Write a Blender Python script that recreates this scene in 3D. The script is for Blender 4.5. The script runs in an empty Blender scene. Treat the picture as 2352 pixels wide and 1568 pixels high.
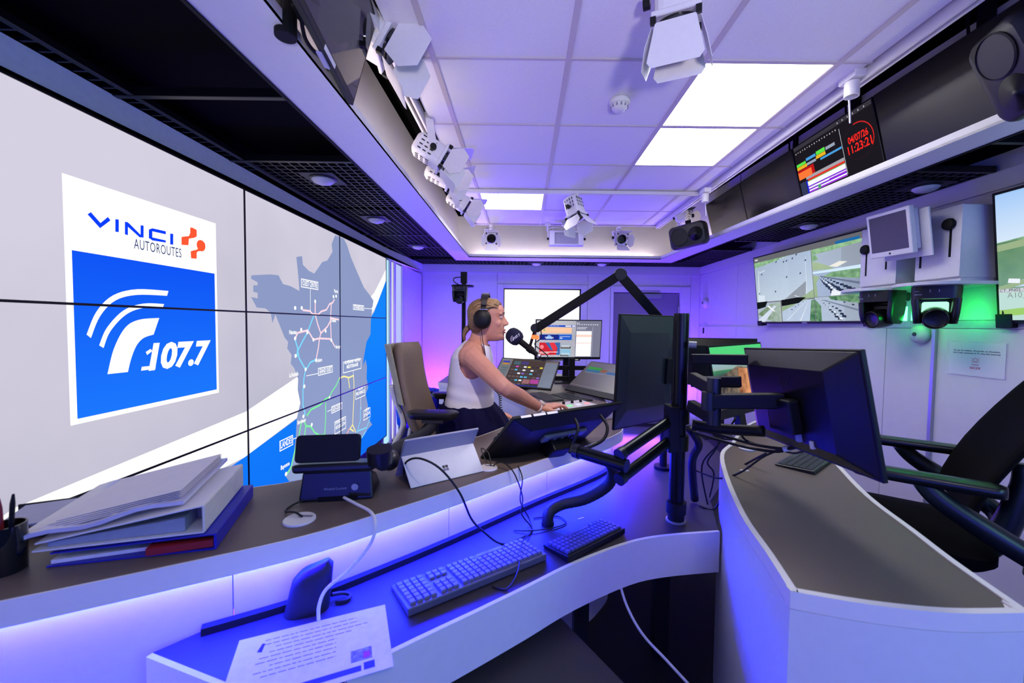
import bpy, bmesh, math, random
from mathutils import Vector, Matrix
random.seed(7)
PI = math.pi
S = bpy.context.scene
COL = S.collection
# ---------------------------------------------------------------- camera, world, exposure
def setup_camera():
    cd = bpy.data.cameras.new('camera'); co = bpy.data.objects.new('camera', cd); COL.objects.link(co)
    p, r = 0.0416, 0.012
    fw = Vector((0, math.cos(p), -math.sin(p))); up = Vector((0, math.sin(p), math.cos(p))); rt = Vector((1, 0, 0))
    xc = math.cos(r) * rt + math.sin(r) * up
    yc = -math.sin(r) * rt + math.cos(r) * up
    m = Matrix((xc, yc, -fw)).transposed().to_4x4(); m.translation = (0, 0, 1.45)
    co.matrix_world = m
    cd.sensor_width = 36; cd.sensor_fit = 'HORIZONTAL'
    cd.lens = 938 / 2352 * 36; cd.shift_x = -24 / 2352; cd.shift_y = 0
    cd.clip_start = 0.05
    cd.dof.use_dof = True; cd.dof.focus_distance = 2.4; cd.dof.aperture_fstop = 3.2
    S.camera = co
setup_camera()
W = bpy.data.worlds.new('world'); S.world = W; W.use_nodes = True
W.node_tree.nodes['Background'].inputs[0].default_value = (0.02, 0.02, 0.05, 1)
W.node_tree.nodes['Background'].inputs[1].default_value = 0.3
S.view_settings.view_transform = 'Standard'; S.view_settings.look = 'None'
S.view_settings.gamma = 1; S.view_settings.exposure = 0.0; S.view_settings.use_curve_mapping = False
S.cycles.max_bounces = 8; S.cycles.diffuse_bounces = 6; S.cycles.glossy_bounces = 3
S.cycles.sample_clamp_indirect = 6; S.cycles.caustics_reflective = False; S.cycles.caustics_refractive = False

LED_BLUE = (0.013, 0.002, 1.0)
LED_ICE = (0.03, 0.55, 1.0)
def area(name, loc, target, sx, sy, power, color):
    l = bpy.data.lights.new(name, 'AREA'); l.shape = 'RECTANGLE'; l.size = sx; l.size_y = sy
    l.energy = power; l.color = color
    o = bpy.data.objects.new(name, l); COL.objects.link(o); o.location = loc
    o.rotation_euler = (Vector(target) - Vector(loc)).to_track_quat('-Z', 'Y').to_euler()
    return o
def spot(name, loc, target, power, color, angle=60, blend=0.6, size=0.05):
    l = bpy.data.lights.new(name, 'SPOT'); l.energy = power; l.color = color
    l.spot_size = math.radians(angle); l.spot_blend = blend; l.shadow_soft_size = size
    o = bpy.data.objects.new(name, l); COL.objects.link(o); o.location = loc
    o.rotation_euler = (Vector(target) - Vector(loc)).to_track_quat('-Z', 'Y').to_euler()
    return o
# a stage lamp spot, added key and ceiling spots, and assumed blue wash lamps behind the furniture
area('wash_back_left', (-1.38, 5.55, 0.30), (-1.15, 5.93, 1.6), 0.6, 0.12, 55, (0.15, 0.02, 1.0))
area('wash_back_mid', (-0.75, 5.70, 0.25), (-0.75, 5.93, 1.9), 0.6, 0.08, 80, (0.06, 0.005, 1.0))
area('wash_under_far_desk', (0.78, 2.75, 0.80), (0.66, 1.3, 0.95), 0.35, 0.06, 4.5, (0.30, 0.08, 1.0))
area('wash_back_right', (2.2, 5.4, 0.35), (2.5, 5.93, 1.8), 0.6, 0.12, 50, (0.14, 0.03, 1.0))
spot('added_ceiling_spot', (0.4, -1.6, 0.9), (0.3, 1.5, 2.62), 230, (1.0, 0.96, 0.98), 42, 0.5, 0.15)  # added spot without a real lamp, lifts the dark ceiling
area('assumed_cyan_light', (2.35, -0.7, 1.75), (-0.6, 1.3, 1.2), 1.3, 0.7, 17, (0.32, 0.82, 1.0))  # added cyan area light, assumed source behind the viewer, no screen stands there
spot('added_key_spot', (0.15, 0.55, 2.5), (-0.25, 2.05, 1.10), 85, (1.0, 0.84, 0.76), 46)  # added key light on the woman, no fixture hangs here
spot('stage_lamp_face', (0.62, 1.62, 2.36), (-0.10, 2.2, 1.35), 7, (1.0, 0.50, 0.42), 26)
# ---------------------------------------------------------------- materials
def lin(c):
    if isinstance(c, str):
        c = c.lstrip('#'); c = [int(c[i:i + 2], 16) / 255 for i in (0, 2, 4)]
        return tuple((x / 12.92 if x <= 0.04045 else ((x + 0.055) / 1.055) ** 2.4) for x in c)
    return tuple(c)
MATS = {}
def mat(name, col, rough=0.5, metal=0.0, noise=0.06, scale=40, bump=0.0, spec=0.5, coat=0.0):
    if name in MATS: return MATS[name]
    m = bpy.data.materials.new(name); m.use_nodes = True; nt = m.node_tree; b = nt.nodes['Principled BSDF']
    c = lin(col)
    b.inputs['Roughness'].default_value = rough; b.inputs['Metallic'].default_value = metal
    b.inputs['Specular IOR Level'].default_value = spec
    if coat: b.inputs['Coat Weight'].default_value = coat; b.inputs['Coat Roughness'].default_value = 0.05
    tc = nt.nodes.new('ShaderNodeTexCoord'); nz = nt.nodes.new('ShaderNodeTexNoise')
    nz.inputs['Scale'].default_value = scale; nz.inputs['Detail'].default_value = 3
    nt.links.new(tc.outputs['Object'], nz.inputs['Vector'])
    rp = nt.nodes.new('ShaderNodeValToRGB')
    rp.color_ramp.elements[0].color = tuple(x * (1 - noise) for x in c) + (1,)
    rp.color_ramp.elements[1].color = tuple(min(1, x * (1 + noise)) for x in c) + (1,)
    rp.color_ramp.elements[0].position = 0.3; rp.color_ramp.elements[1].position = 0.7
    nt.links.new(nz.outputs['Fac'], rp.inputs['Fac']); nt.links.new(rp.outputs['Color'], b.inputs['Base Color'])
    if bump:
        bp = nt.nodes.new('ShaderNodeBump'); bp.inputs['Strength'].default_value = bump; bp.inputs['Distance'].default_value = 0.002
        nt.links.new(nz.outputs['Fac'], bp.inputs['Height']); nt.links.new(bp.outputs['Normal'], b.inputs['Normal'])
    MATS[name] = m; return m
def emit(col, strength=1.0, name=None):
    """lit pixels of a screen or a lamp"""
    c = lin(col); name = name or 'glow_%02x%02x%02x_%d' % (tuple(int(255 * min(1, x)) for x in c) + (int(strength * 100),))
    if name in MATS: return MATS[name]
    m = bpy.data.materials.new(name); m.use_nodes = True; nt = m.node_tree
    nt.nodes.remove(nt.nodes['Principled BSDF'])
    e = nt.nodes.new('ShaderNodeEmission'); e.inputs[0].default_value = c + (1,); e.inputs[1].default_value = strength
    nt.links.new(e.outputs[0], nt.nodes['Material Output'].inputs[0]); MATS[name] = m; return m
def glow_grad(name, c0, c1, axis, a0, a1, strength=1.0, noise=0.0, nscale=3):
    """screen picture that blends two colours along an object axis"""
    if name in MATS: return MATS[name]
    m = emit(c0, strength, name); nt = m.node_tree; e = [n for n in nt.nodes if n.type == 'EMISSION'][0]
    tc = nt.nodes.new('ShaderNodeTexCoord'); sx = nt.nodes.new('ShaderNodeSeparateXYZ')
    nt.links.new(tc.outputs['Object'], sx.inputs[0])
    mr = nt.nodes.new('ShaderNodeMapRange'); mr.inputs[1].default_value = a0; mr.inputs[2].default_value = a1
    nt.links.new(sx.outputs[axis], mr.inputs[0])
    rp = nt.nodes.new('ShaderNodeValToRGB'); rp.color_ramp.elements[0].color = lin(c0) + (1,); rp.color_ramp.elements[1].color = lin(c1) + (1,)
    src = mr.outputs[0]
    if noise:
        nz = nt.nodes.new('ShaderNodeTexNoise'); nz.inputs['Scale'].default_value = nscale; nz.inputs['Detail'].default_value = 5
        nt.links.new(tc.outputs['Object'], nz.inputs['Vector'])
        ma = nt.nodes.new('ShaderNodeMath'); ma.operation = 'MULTIPLY_ADD'; ma.inputs[1].default_value = noise; ma.inputs[2].default_value = -noise / 2
        nt.links.new(nz.outputs['Fac'], ma.inputs[0])
        ad = nt.nodes.new('ShaderNodeMath'); nt.links.new(mr.outputs[0], ad.inputs[0]); nt.links.new(ma.outputs[0], ad.inputs[1]); src = ad.outputs[0]
    nt.links.new(src, rp.inputs[0]); nt.links.new(rp.outputs[0], e.inputs[0]); return m

WHITE = mat('white_laminate', '#e6e4e6', 0.45, noise=0.015)
WALLM = mat('white_wall_panel', '#d8d5d8', 0.55, noise=0.02, scale=12)
TILEM = mat('ceiling_tile_board', '#e6e2e6', 0.8, noise=0.03, scale=160, bump=0.15)
TEEM = mat('ceiling_grid_tee', '#c4b8bb', 0.5, noise=0.02)
DESKM = mat('taupe_desk_laminate', '#685b55', 0.42, noise=0.05, scale=300)
EDGE = mat('white_edge_band', '#efe9e8', 0.4, noise=0.01)
BLACK = mat('black_plastic', '#09090b', 0.5, noise=0.1, spec=0.3)
MATTE = mat('matte_black', '#070708', 0.7, noise=0.1, spec=0.25)
DARK = mat('charcoal_plastic', '#1b1b1e', 0.45, noise=0.08)
VOID = mat('black_ceiling_void', '#020203', 0.9, noise=0.1, spec=0.08)
RAILM = mat('grey_aluminium', '#8d8f96', 0.42, 0.35, noise=0.04)
ALU = mat('satin_silver', '#a9acb4', 0.32, 0.6, noise=0.03)
POLEM = mat('black_anodised', '#101013', 0.3, 0.5, noise=0.06)
LAMPW = mat('white_lamp_enamel', '#dcd8da', 0.4, noise=0.02)
RUBBER = mat('black_rubber', '#08080a', 0.55, noise=0.1)
WCABLE = mat('white_cable', '#dddbe0', 0.45, noise=0.02)
PAPER = mat('white_paper', '#e4e0e6', 0.7, noise=0.02)
SCREENOFF = mat('dark_glass_screen', '#0b0b0f', 0.22, noise=0.02, spec=0.6)
GLASSDARK = mat('glossy_screen_glass', '#06060a', 0.06, noise=0.02, spec=0.6)

# ---------------------------------------------------------------- mesh builder
class MB:
    def __init__(s): s.v = []; s.f = []; s.m = []
    def add(s, vs, fs, M=None):
        o = len(s.v)
        for v in vs: s.v.append(tuple(M @ Vector(v)) if M is not None else tuple(v))
        for f in fs: s.f.append([i + o for i in f])
        return s
    def box(s, c, d, M=None):
        x, y, z = c; a, b, e = d[0] / 2, d[1] / 2, d[2] / 2
        vs = [(x + i * a, y + j * b, z + k * e) for i in (-1, 1) for j in (-1, 1) for k in (-1, 1)]
        return s.add(vs, [(0, 1, 3, 2), (4, 6, 7, 5), (0, 4, 5, 1), (2, 3, 7, 6), (0, 2, 6, 4), (1, 5, 7, 3)], M)
    def bx(s, x0, x1, y0, y1, z0, z1, M=None):
        return s.box(((x0 + x1) / 2, (y0 + y1) / 2, (z0 + z1) / 2), (x1 - x0, y1 - y0, z1 - z0), M)
    def prism(s, pts, z0, z1, M=None):
        """outline in the xy plane, raised from z0 to z1"""
        n = len(pts); vs = [(x, y, z0) for x, y in pts] + [(x, y, z1) for x, y in pts]
        fs = [list(range(n))[::-1], list(range(n, 2 * n))] + [(i, (i + 1) % n, (i + 1) % n + n, i + n) for i in range(n)]
        return s.add(vs, fs, M)
    def slab(s, a, b):
        """solid between two outlines of the same number of points"""
        n = len(a)
        return s.add(list(a) + list(b), [list(range(n))[::-1], list(range(n, 2 * n))] + [(i, (i + 1) % n, (i + 1) % n + n, i + n) for i in range(n)])
    def cyl(s, p0, p1, r0, r1=None, n=16, cap=True, M=None):
        r1 = r0 if r1 is None else r1
        p0, p1 = Vector(p0), Vector(p1); d = (p1 - p0).normalized()
        u = d.orthogonal().normalized(); w = d.cross(u)
        vs = []
        for p, r in ((p0, r0), (p1, r1)):
            for i in range(n):
                a = 2 * PI * i / n; vs.append(p + (u * math.cos(a) + w * math.sin(a)) * r)
        fs = [(i, (i + 1) % n, (i + 1) % n + n, i + n) for i in range(n)]
        if cap: fs += [list(range(n))[::-1], list(range(n, 2 * n))]
        return s.add(vs, fs, M)
    def tube(s, pts, r, n=8, sub=5, closed=False, M=None):
        P_ = [Vector(p) for p in pts]; rs = r if isinstance(r, (list, tuple)) else [r] * len(P_)
        if sub > 1 and len(P_) > 2:
            Q = []; R = []
            for i in range(len(P_) - 1):
                a = P_[max(i - 1, 0)]; b = P_[i]; c = P_[i + 1]; d = P_[min(i + 2, len(P_) - 1)]
                for k in range(sub):
                    t = k / sub
                    Q.append(0.5 * ((2 * b) + (c - a) * t + (2 * a - 5 * b + 4 * c - d) * t * t + (3 * b - a - 3 * c + d) * t ** 3))
                    R.append(rs[i] * (1 - t) + rs[i + 1] * t)
            Q.append(P_[-1]); R.append(rs[-1]); P_, rs = Q, R
        vs = []; u = None
        for i, p in enumerate(P_):
            d = (P_[min(i + 1, len(P_) - 1)] - P_[max(i - 1, 0)]).normalized()
            u = d.orthogonal().normalized() if u is None else (u - d * u.dot(d)).normalized()
            w = d.cross(u)
            for k in range(n):
                a = 2 * PI * k / n; vs.append(p + (u * math.cos(a) + w * math.sin(a)) * rs[i])
        fs = []
        for i in range(len(P_) - 1):
            for k in range(n): fs.append((i * n + k, i * n + (k + 1) % n, (i + 1) * n + (k + 1) % n, (i + 1) * n + k))
        fs += [list(range(n))[::-1], [(len(P_) - 1) * n + k for k in range(n)]]
        return s.add(vs, fs, M)
    def lathe(s, prof, n=24, M=None):
        """profile of (radius, height) round the z axis"""
        vs = []; fs = []
        for r, z in prof:
            for i in range(n): a = 2 * PI * i / n; vs.append((r * math.cos(a), r * math.sin(a), z))
        for j in range(len(prof) - 1):
            for i in range(n): fs.append((j * n + i, j * n + (i + 1) % n, (j + 1) * n + (i + 1) % n, (j + 1) * n + i))
        fs.append(list(range(n))[::-1]); fs.append([(len(prof) - 1) * n + i for i in range(n)])
        return s.add(vs, fs, M)
    def ball(s, c, r, n=14, m=9, M=None):
        rx, ry, rz = r if isinstance(r, (tuple, list)) else (r, r, r)
        vs = [(c[0], c[1], c[2] - rz)]; fs = []
        for j in range(1, m):
            t = -PI / 2 + PI * j / m
            for i in range(n): a = 2 * PI * i / n; vs.append((c[0] + rx * math.cos(t) * math.cos(a), c[1] + ry * math.cos(t) * math.sin(a), c[2] + rz * math.sin(t)))
        vs.append((c[0], c[1], c[2] + rz)); L = len(vs) - 1
        for i in range(n):
            fs.append((0, 1 + (i + 1) % n, 1 + i)); fs.append((L, L - n + i, L - n + (i + 1) % n))
            for j in range(m - 2): b = 1 + j * n; fs.append((b + i, b + (i + 1) % n, b + n + (i + 1) % n, b + n + i))
        return s.add(vs, fs, M)
    def poly(s, pts, M=None): return s.add(pts, [list(range(len(pts)))], M)
    def rings(s, R, cap=True, M=None):
        n = len(R[0]); vs = [p for q in R for p in q]; fs = []
        for j in range(len(R) - 1):
            for i in range(n): fs.append((j * n + i, j * n + (i + 1) % n, (j + 1) * n + (i + 1) % n, (j + 1) * n + i))
        if cap: fs += [list(range(n))[::-1], [(len(R) - 1) * n + i for i in range(n)]]
        return s.add(vs, fs, M)

TM = {}
def mkmesh(name, mb, m, smooth=False, fix=True):
    me = bpy.data.meshes.new(name); me.from_pydata([tuple(v) for v in mb.v], [], mb.f); me.update()
    if fix:
        b = bmesh.new(); b.from_mesh(me); bmesh.ops.recalc_face_normals(b, faces=b.faces); b.to_mesh(me); b.free()
    if m: me.materials.append(m)
    if smooth: me.polygons.foreach_set('use_smooth', [True] * len(me.polygons))
    return me
def obj(name, mb, m=None, parent=None, world=False, smooth=False, bevel=0, seg=2, label=None, kind=None, fix=True, M=None, angle=None):
    if world and parent is not None:
        inv = TM[parent.name].inverted(); mb.v = [tuple(inv @ Vector(v)) for v in mb.v]
    me = mkmesh(name, mb, m, smooth, fix)
    o = bpy.data.objects.new(name, me); COL.objects.link(o)
    if parent is not None: o.parent = parent
    if M is not None:
        if parent is not None: o.matrix_local = M
        else: o.matrix_world = M
    if bevel:
        b = o.modifiers.new('bevel', 'BEVEL'); b.width = bevel; b.segments = seg; b.limit_method = 'ANGLE'; b.angle_limit = math.radians(40)
    if smooth and angle:
        for e in me.edges: pass
        try: me.set_sharp_from_angle(angle=math.radians(angle))
        except Exception: pass
    TM[o.name] = (TM[parent.name] if parent is not None else Matrix.Identity(4)) @ (M if M is not None else Matrix.Identity(4))
    if label: o['label'] = label
    if kind: o['kind'] = kind
    return o
def tag(o, label, cat, group=None):
    o['label'] = label; o['category'] = cat
    if group: o['group'] = group
    return o
def struct(name, mb, m, parent=None, **k):
    o = obj(name, mb, m, parent, **k)
    if parent is None: o['kind'] = 'structure'
    return o
def thing(name, label, cat, M, group=None):
    if not isinstance(M, Matrix): M = Matrix.Translation(M)
    o = bpy.data.objects.new(name, None); COL.objects.link(o); o.empty_display_size = 0.05
    o.matrix_world = M; TM[o.name] = M.copy(); return tag(o, label, cat, group)
def sthing(name, loc=(0, 0, 0)):
    o = bpy.data.objects.new(name, None); COL.objects.link(o); o.location = loc; o['kind'] = 'structure'
    TM[o.name] = Matrix.Translation(loc); return o
def dup(root, M, label=None, group=None):
    r = root.copy(); COL.objects.link(r); r.matrix_world = M; TM[r.name] = M.copy()
    if label: r['label'] = label
    if group: r['group'] = group
    for ch in list(root.children):
        c = ch.copy(); COL.objects.link(c); c.parent = r
        for g in list(ch.children): d = g.copy(); COL.objects.link(d); d.parent = c
    return r
def frame(o, x, z):
    """matrix with origin o, local x along x, local z near z (local -y is the front)"""
    x = Vector(x).normalized(); z = Vector(z); z = (z - x * z.dot(x)).normalized(); y = z.cross(x)
    m = Matrix((x, y, z)).transposed().to_4x4(); m.translation = o; return m
def rotz(loc, a): return Matrix.Translation(loc) @ Matrix.Rotation(a, 4, 'Z')
def text_mb(txt, size, bold=0.0, shear=0.0, sx=1.0, align='CENTER', sp=1.0):
    """flat lettering in the xz plane (reads from -y), as a mesh builder"""
    cu = bpy.data.curves.new('lettering', 'FONT'); cu.body = txt; cu.size = size; cu.align_x = align; cu.align_y = 'CENTER'
    cu.offset = bold; cu.shear = shear; cu.resolution_u = 3; cu.space_character = sp
    o = bpy.data.objects.new('lettering', cu); COL.objects.link(o)
    dg = bpy.context.evaluated_depsgraph_get(); me = bpy.data.meshes.new_from_object(o.evaluated_get(dg))
    mb = MB(); mb.add([(v.co.x * sx, 0, v.co.y) for v in me.vertices], [list(p.vertices) for p in me.polygons])
    bpy.data.objects.remove(o); bpy.data.curves.remove(cu); bpy.data.meshes.remove(me); return mb
def moved(mb, M): mb.v = [tuple(M @ Vector(v)) for v in mb.v]; return mb
def rrect(w, h, r, n=4, cx=0, cy=0):
    P_ = []
    for sx, sy, a0 in ((1, 1, 0), (-1, 1, 90), (-1, -1, 180), (1, -1, 270)):
        for i in range(n + 1):
            a = math.radians(a0 + 90 * i / n); P_.append((cx + sx * (w / 2 - r) + r * math.cos(a), cy + sy * (h / 2 - r) + r * math.sin(a)))
    return P_
def spline(pts, sub=6):
    P_ = [Vector(p) for p in pts]; Q = []
    for i in range(len(P_) - 1):
        a = P_[max(i - 1, 0)]; b = P_[i]; c = P_[i + 1]; d = P_[min(i + 2, len(P_) - 1)]
        for k in range(sub):
            t = k / sub; Q.append(0.5 * ((2 * b) + (c - a) * t + (2 * a - 5 * b + 4 * c - d) * t * t + (3 * b - a - 3 * c + d) * t ** 3))
    Q.append(P_[-1]); return Q
# ================================================================ the room
FLOORM = mat('dark_grey_carpet', '#17161a', 0.9, noise=0.2, scale=400)
mb = MB(); mb.bx(-2.1, 3.0, -2.4, 6.3, -0.1, 0); struct('floor', mb, FLOORM)
mb = MB(); mb.bx(-2.1, -1.75, -2.4, 6.3, 0, 3.1); wl = struct('wall_left', mb, WALLM)
mb = MB(); mb.bx(-2.1, 3.0, -2.6, -2.2, 0, 3.1); struct('wall_front', mb, WALLM)
mb = MB(); mb.bx(2.57, 3.0, -2.4, 6.3, 0, 3.1); wr = struct('wall_right', mb, WALLM)
YB = 5.93
wb = sthing('wall_back')
mb = MB()
for x0, x1, z0, z1 in ((-2.1, -0.36, 0, 3.1), (-0.36, 0.93, 0, 0.86), (-0.36, 0.93, 2.03, 3.1), (0.93, 1.27, 0, 3.1), (1.27, 2.42, 2.02, 3.1), (2.42, 3.0, 0, 3.1)):
    mb.bx(x0, x1, YB + 0.012, YB + 0.3, z0, z1)
obj('masonry', mb, WALLM, wb)
for x0, x1, z0, z1 in ((-1.455, -0.374, 0.02, 2.19), (-0.368, 0.93, 2.035, 2.19), (-0.368, 0.93, 0.02, 0.855), (0.936, 1.265, 0.02, 2.19), (1.27, 2.42, 2.026, 2.19), (2.426, 2.56, 0.02, 2.19)):
    mb = MB(); mb.bx(x0, x1, YB, YB + 0.012, z0, z1); obj('wall_panel', mb, WALLM, wb, bevel=0.002, seg=1)
for s in range(7):
    y0, y1 = (5.93, 4.9, 2.875, 2.545, 1.4, 0.2, -1.0, -2.2)[s:s + 2]
    mb = MB(); mb.bx(2.56, 2.57, y1 + 0.002, y0 - 0.002, 0.02, 1.455); obj('wall_panel', mb, WALLM, wr, bevel=0.002, seg=1)
    mb = MB(); mb.bx(2.56, 2.57, y1 + 0.002, y0 - 0.002, 1.505, 2.19); obj('wall_panel', mb, WALLM, wr, bevel=0.002, seg=1)
mb = MB(); mb.bx(2.556, 2.57, -2.2, 3.05, 1.459, 1.501); struct('trim_1', mb, mat('wall_rail_grey', '#b4b6ba', 0.4, 0.1))
mb = MB(); mb.bx(2.54, 2.57, 2.515, 2.535, 0, 1.455); struct('trim_2', mb, ALU)
# window with a blown out pane
wn = sthing('window_1', (0.285, YB, 0.9))
mb = MB(); fx0, fx1, fz0, fz1 = -0.28, 0.845, 0.93, 1.975
for a in ((-0.368, fx0, 0.86, 2.03), (fx1, 0.93, 0.86, 2.03), (fx0, fx1, fz1, 2.03), (fx0, fx1, 0.86, fz0)): mb.bx(a[0], a[1], YB - 0.006, YB + 0.12, a[2], a[3])
obj('window_frame', mb, WALLM, wn, world=True, bevel=0.004, seg=1)
mb = MB()
for a in ((fx0, fx0 + 0.012, fz0, fz1), (fx1 - 0.022, fx1, fz0, fz1), (fx0, fx1, fz1 - 0.018, fz1), (fx0, fx1, fz0, fz0 + 0.015)): mb.bx(a[0], a[1], YB + 0.02, YB + 0.06, a[2], a[3])
obj('glazing_gasket', mb, DARK, wn, world=True)
mb = MB(); mb.bx(fx0, fx1, YB + 0.065, YB + 0.075, fz0, fz1); obj('pane', mb, emit('#fffffa', 1.35, 'daylit_window_blind'), wn, world=True)
# door
DOORM = mat('grey_door_laminate', '#77747f', 0.55, noise=0.03)
dn = sthing('door_1', (1.8, YB, 0))
mb = MB(); mb.bx(1.31, 2.27, YB + 0.035, YB + 0.075, 0.01, 1.925); obj('door_leaf', mb, DOORM, dn, world=True, bevel=0.003)
mb = MB()
for a in ((1.27, 1.31, 0, 2.02), (2.275, 2.42, 0, 2.02), (1.31, 2.275, 1.935, 2.02)): mb.bx(a[0], a[1], YB - 0.01, YB + 0.09, a[2], a[3])
obj('door_frame', mb, WALLM, dn, world=True, bevel=0.004)
mb = MB(); mb.bx(1.72, 2.0, YB - 0.02, YB + 0.033, 1.85, 1.915); mb.bx(1.55, 1.98, YB - 0.012, YB + 0.01, 1.945, 1.962); obj('door_closer', mb, RAILM, dn, world=True, bevel=0.004)
for z in (1.68, 1.0, 0.3):
    mb = MB(); mb.cyl((2.268, YB + 0.02, z - 0.06), (2.268, YB + 0.02, z + 0.06), 0.012, n=12); obj('hinge', mb, ALU, dn, world=True)
# frieze strip round the top of the walls
FR = mat('frieze_strip_grey', '#f2f4f4', 0.5, 0.0, noise=0.03)
mb = MB(); mb.prism([(-1.62, -2.2), (-1.572, -2.2), (-1.572, 4.69), (-1.455, YB - 0.006), (-1.56, YB - 0.006)], 2.195, 2.305); struct('trim_3', mb, FR)
mb = MB(); mb.bx(-1.5, 2.566, YB - 0.016, YB, 2.195, 2.302); struct('trim_4', mb, WALLM)
mb = MB(); mb.bx(2.545, 2.56, -2.2, YB - 0.02, 2.205, 2.302); struct('trim_5', mb, WALLM)
# lit recess with vertical slats beyond the video wall, and the panel before the corner
mb = MB()
mb.bx(-1.75, -1.612, 4.70, 5.5, 0, 2.3)
struct('trim_6', mb, WALLM)
for y0, y1 in ((4.862, 4.915), (5.01, 5.082), (5.352, 5.41)):
    mb = MB(); mb.bx(-1.612, -1.575, y0, y1, 0, 2.195); struct('trim_7', mb, WALLM)
mb = MB(); mb.slab([(-1.63, 5.41, 0), (-1.57, 5.41, 0), (-1.465, YB - 0.02, 0), (-1.53, YB - 0.02, 0)], [(-1.63, 5.41, 2.195), (-1.57, 5.41, 2.195), (-1.465, YB - 0.02, 2.15), (-1.53, YB - 0.02, 2.15)]); struct('trim_8', mb, WALLM)
for y0, y1, c_, lb in ((4.712, 4.858, (0.42, 0.72, 1.0), 'cyan glowing upright light bar beside the edge of the video wall'), (4.919, 5.006, (0.86, 0.88, 1.0), 'narrow white glowing upright light bar, second from the video wall'), (5.086, 5.348, (0.42, 0.46, 1.0), 'wide lavender recess panel, lit laminate made to glow, next to the purple panel')):
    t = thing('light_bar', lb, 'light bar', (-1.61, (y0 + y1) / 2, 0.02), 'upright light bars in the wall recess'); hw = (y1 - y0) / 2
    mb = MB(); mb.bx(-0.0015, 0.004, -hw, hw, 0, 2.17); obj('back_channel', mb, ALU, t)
    mb = MB(); mb.bx(0.0045, 0.016, -hw + 0.002, hw - 0.002, 0.005, 2.165); obj('diffuser', mb, emit(c_, 1.15), t)  # widest one is lit laminate, its light put in as emission
# ---------------------------------------------------------------- dark grille ceiling, ledge, cove, island
mb = MB(); mb.bx(-2.1, 3.0, -2.4, 6.3, 2.98, 3.1); ce = struct('ceiling', mb, VOID)
mb = MB()
mb.bx(-1.75, -0.905, -2.2, YB, 2.40, 2.43); mb.bx(-0.905, 2.57, 5.47, YB, 2.40, 2.43); mb.bx(2.12, 2.57, -2.2, 5.47, 2.40, 2.43)
mb.bx(-1.70, -1.58, -2.2, YB, 2.307, 2.43)
obj('void_liner', mb, VOID, ce)
BEAM = mat('black_ceiling_bar', '#121317', 0.35, 0.4, noise=0.05)
for y in (-0.6, 0.4, 1.60, 2.215, 4.0, 4.62, 5.2):
    mb = MB(); mb.bx(-1.57, -0.91, y - 0.012, y + 0.012, 2.30, 2.335); obj('ceiling_bar', mb, BEAM, ce, bevel=0.002)
mb = MB(); mb.bx(-1.512, -1.488, -2.2, YB, 2.302, 2.33); obj('ceiling_bar', mb, BEAM, ce, bevel=0.002)
for y in (0.6, 1.9, 2.25, 4.1, 4.6, 5.3):
    mb = MB(); mb.bx(2.1, 2.545, y - 0.012, y + 0.012, 2.30, 2.335); obj('ceiling_bar', mb, BEAM, ce, bevel=0.002)
GRM = mat('black_grille', '#17171c', 0.4, 0.3, noise=0.05)
def grille(x0, x1, y0, y1, step=0.05):
    mb = MB(); n = int((x1 - x0) / step); k = int((y1 - y0) / step)
    for i in range(n + 1): x = x0 + i * (x1 - x0) / n; mb.bx(x - 0.004, x + 0.004, y0, y1, 2.305, 2.33)
    for j in range(k + 1): y = y0 + j * (y1 - y0) / k; mb.bx(x0, x1, y - 0.004, y + 0.004, 2.306, 2.329)
    o = obj('grille_panel', mb, GRM, ce); o['kind'] = 'stuff'
for a in ((-1.48, -0.915, 2.235, 3.1), (-1.48, -0.915, 3.1, 3.98), (-1.48, -0.915, 4.02, 4.6), (-1.48, -0.915, 4.64, 5.18), (-1.45, -0.3, 5.5, 5.91), (-0.3, 0.9, 5.5, 5.91), (0.9, 2.1, 5.5, 5.91),
          (2.13, 2.54, 2.27, 3.2), (2.13, 2.54, 3.2, 4.08), (2.13, 2.54, 4.62, 5.28), (2.13, 2.54, 5.32, 5.9)): grille(*a)
# side strip of slats against the frieze near the camera
mb = MB()
for k in range(60):
    y = -0.6 + k * 0.05; mb.bx(-1.575, -1.515, y - 0.004, y + 0.004, 2.306, 2.328)
o = obj('slat_strip', mb, GRM, ce); o['kind'] = 'stuff'
# ledge ring under the cove
lg = sthing('trim_9')
def seg_box(a, b, c, d, z0, z1): 
    m = MB(); m.slab([(p[0], p[1], z0) for p in (a, b, c, d)], [(p[0], p[1], z1) for p in (a, b, c, d)]); return m
LO = [(-0.905, -2.2), (-0.905, 5.475), (1.975, 5.475), (2.105, 1.7), (2.10, -2.2)]
LI = [(-0.69, -2.2), (-0.69, 5.20), (1.735, 5.20), (1.935, 1.6), (1.93, -2.2)]
for i in range(4):
    obj('ledge', seg_box(LO[i], LO[i + 1], LI[i + 1], LI[i], 2.29, 2.302), WHITE, lg)
    a, b = Vector(LI[i]), Vector(LI[i + 1]); n = Vector((b - a).yx); n = Vector(((a - b).y, (b - a).x)).normalized()
    m = MB(); q = [a, b, b + n * 0.012, a + n * 0.012]; m.slab([(p[0], p[1], 2.2905) for p in q], [(p[0], p[1], 2.332) for p in q]); obj('ledge_lip', m, WHITE, lg)
    a, b = Vector(LO[i]), Vector(LO[i + 1]); q = [a, b, b - n * 0.012, a - n * 0.012]
    m = MB(); m.slab([(p[0], p[1], 2.285) for p in q], [(p[0], p[1], 2.34) for p in q]); obj('ledge_shadow_strip', m, MATTE, lg)  # black strip in place of the shadow line beside the ledge
cv = sthing('trim_10')
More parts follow.
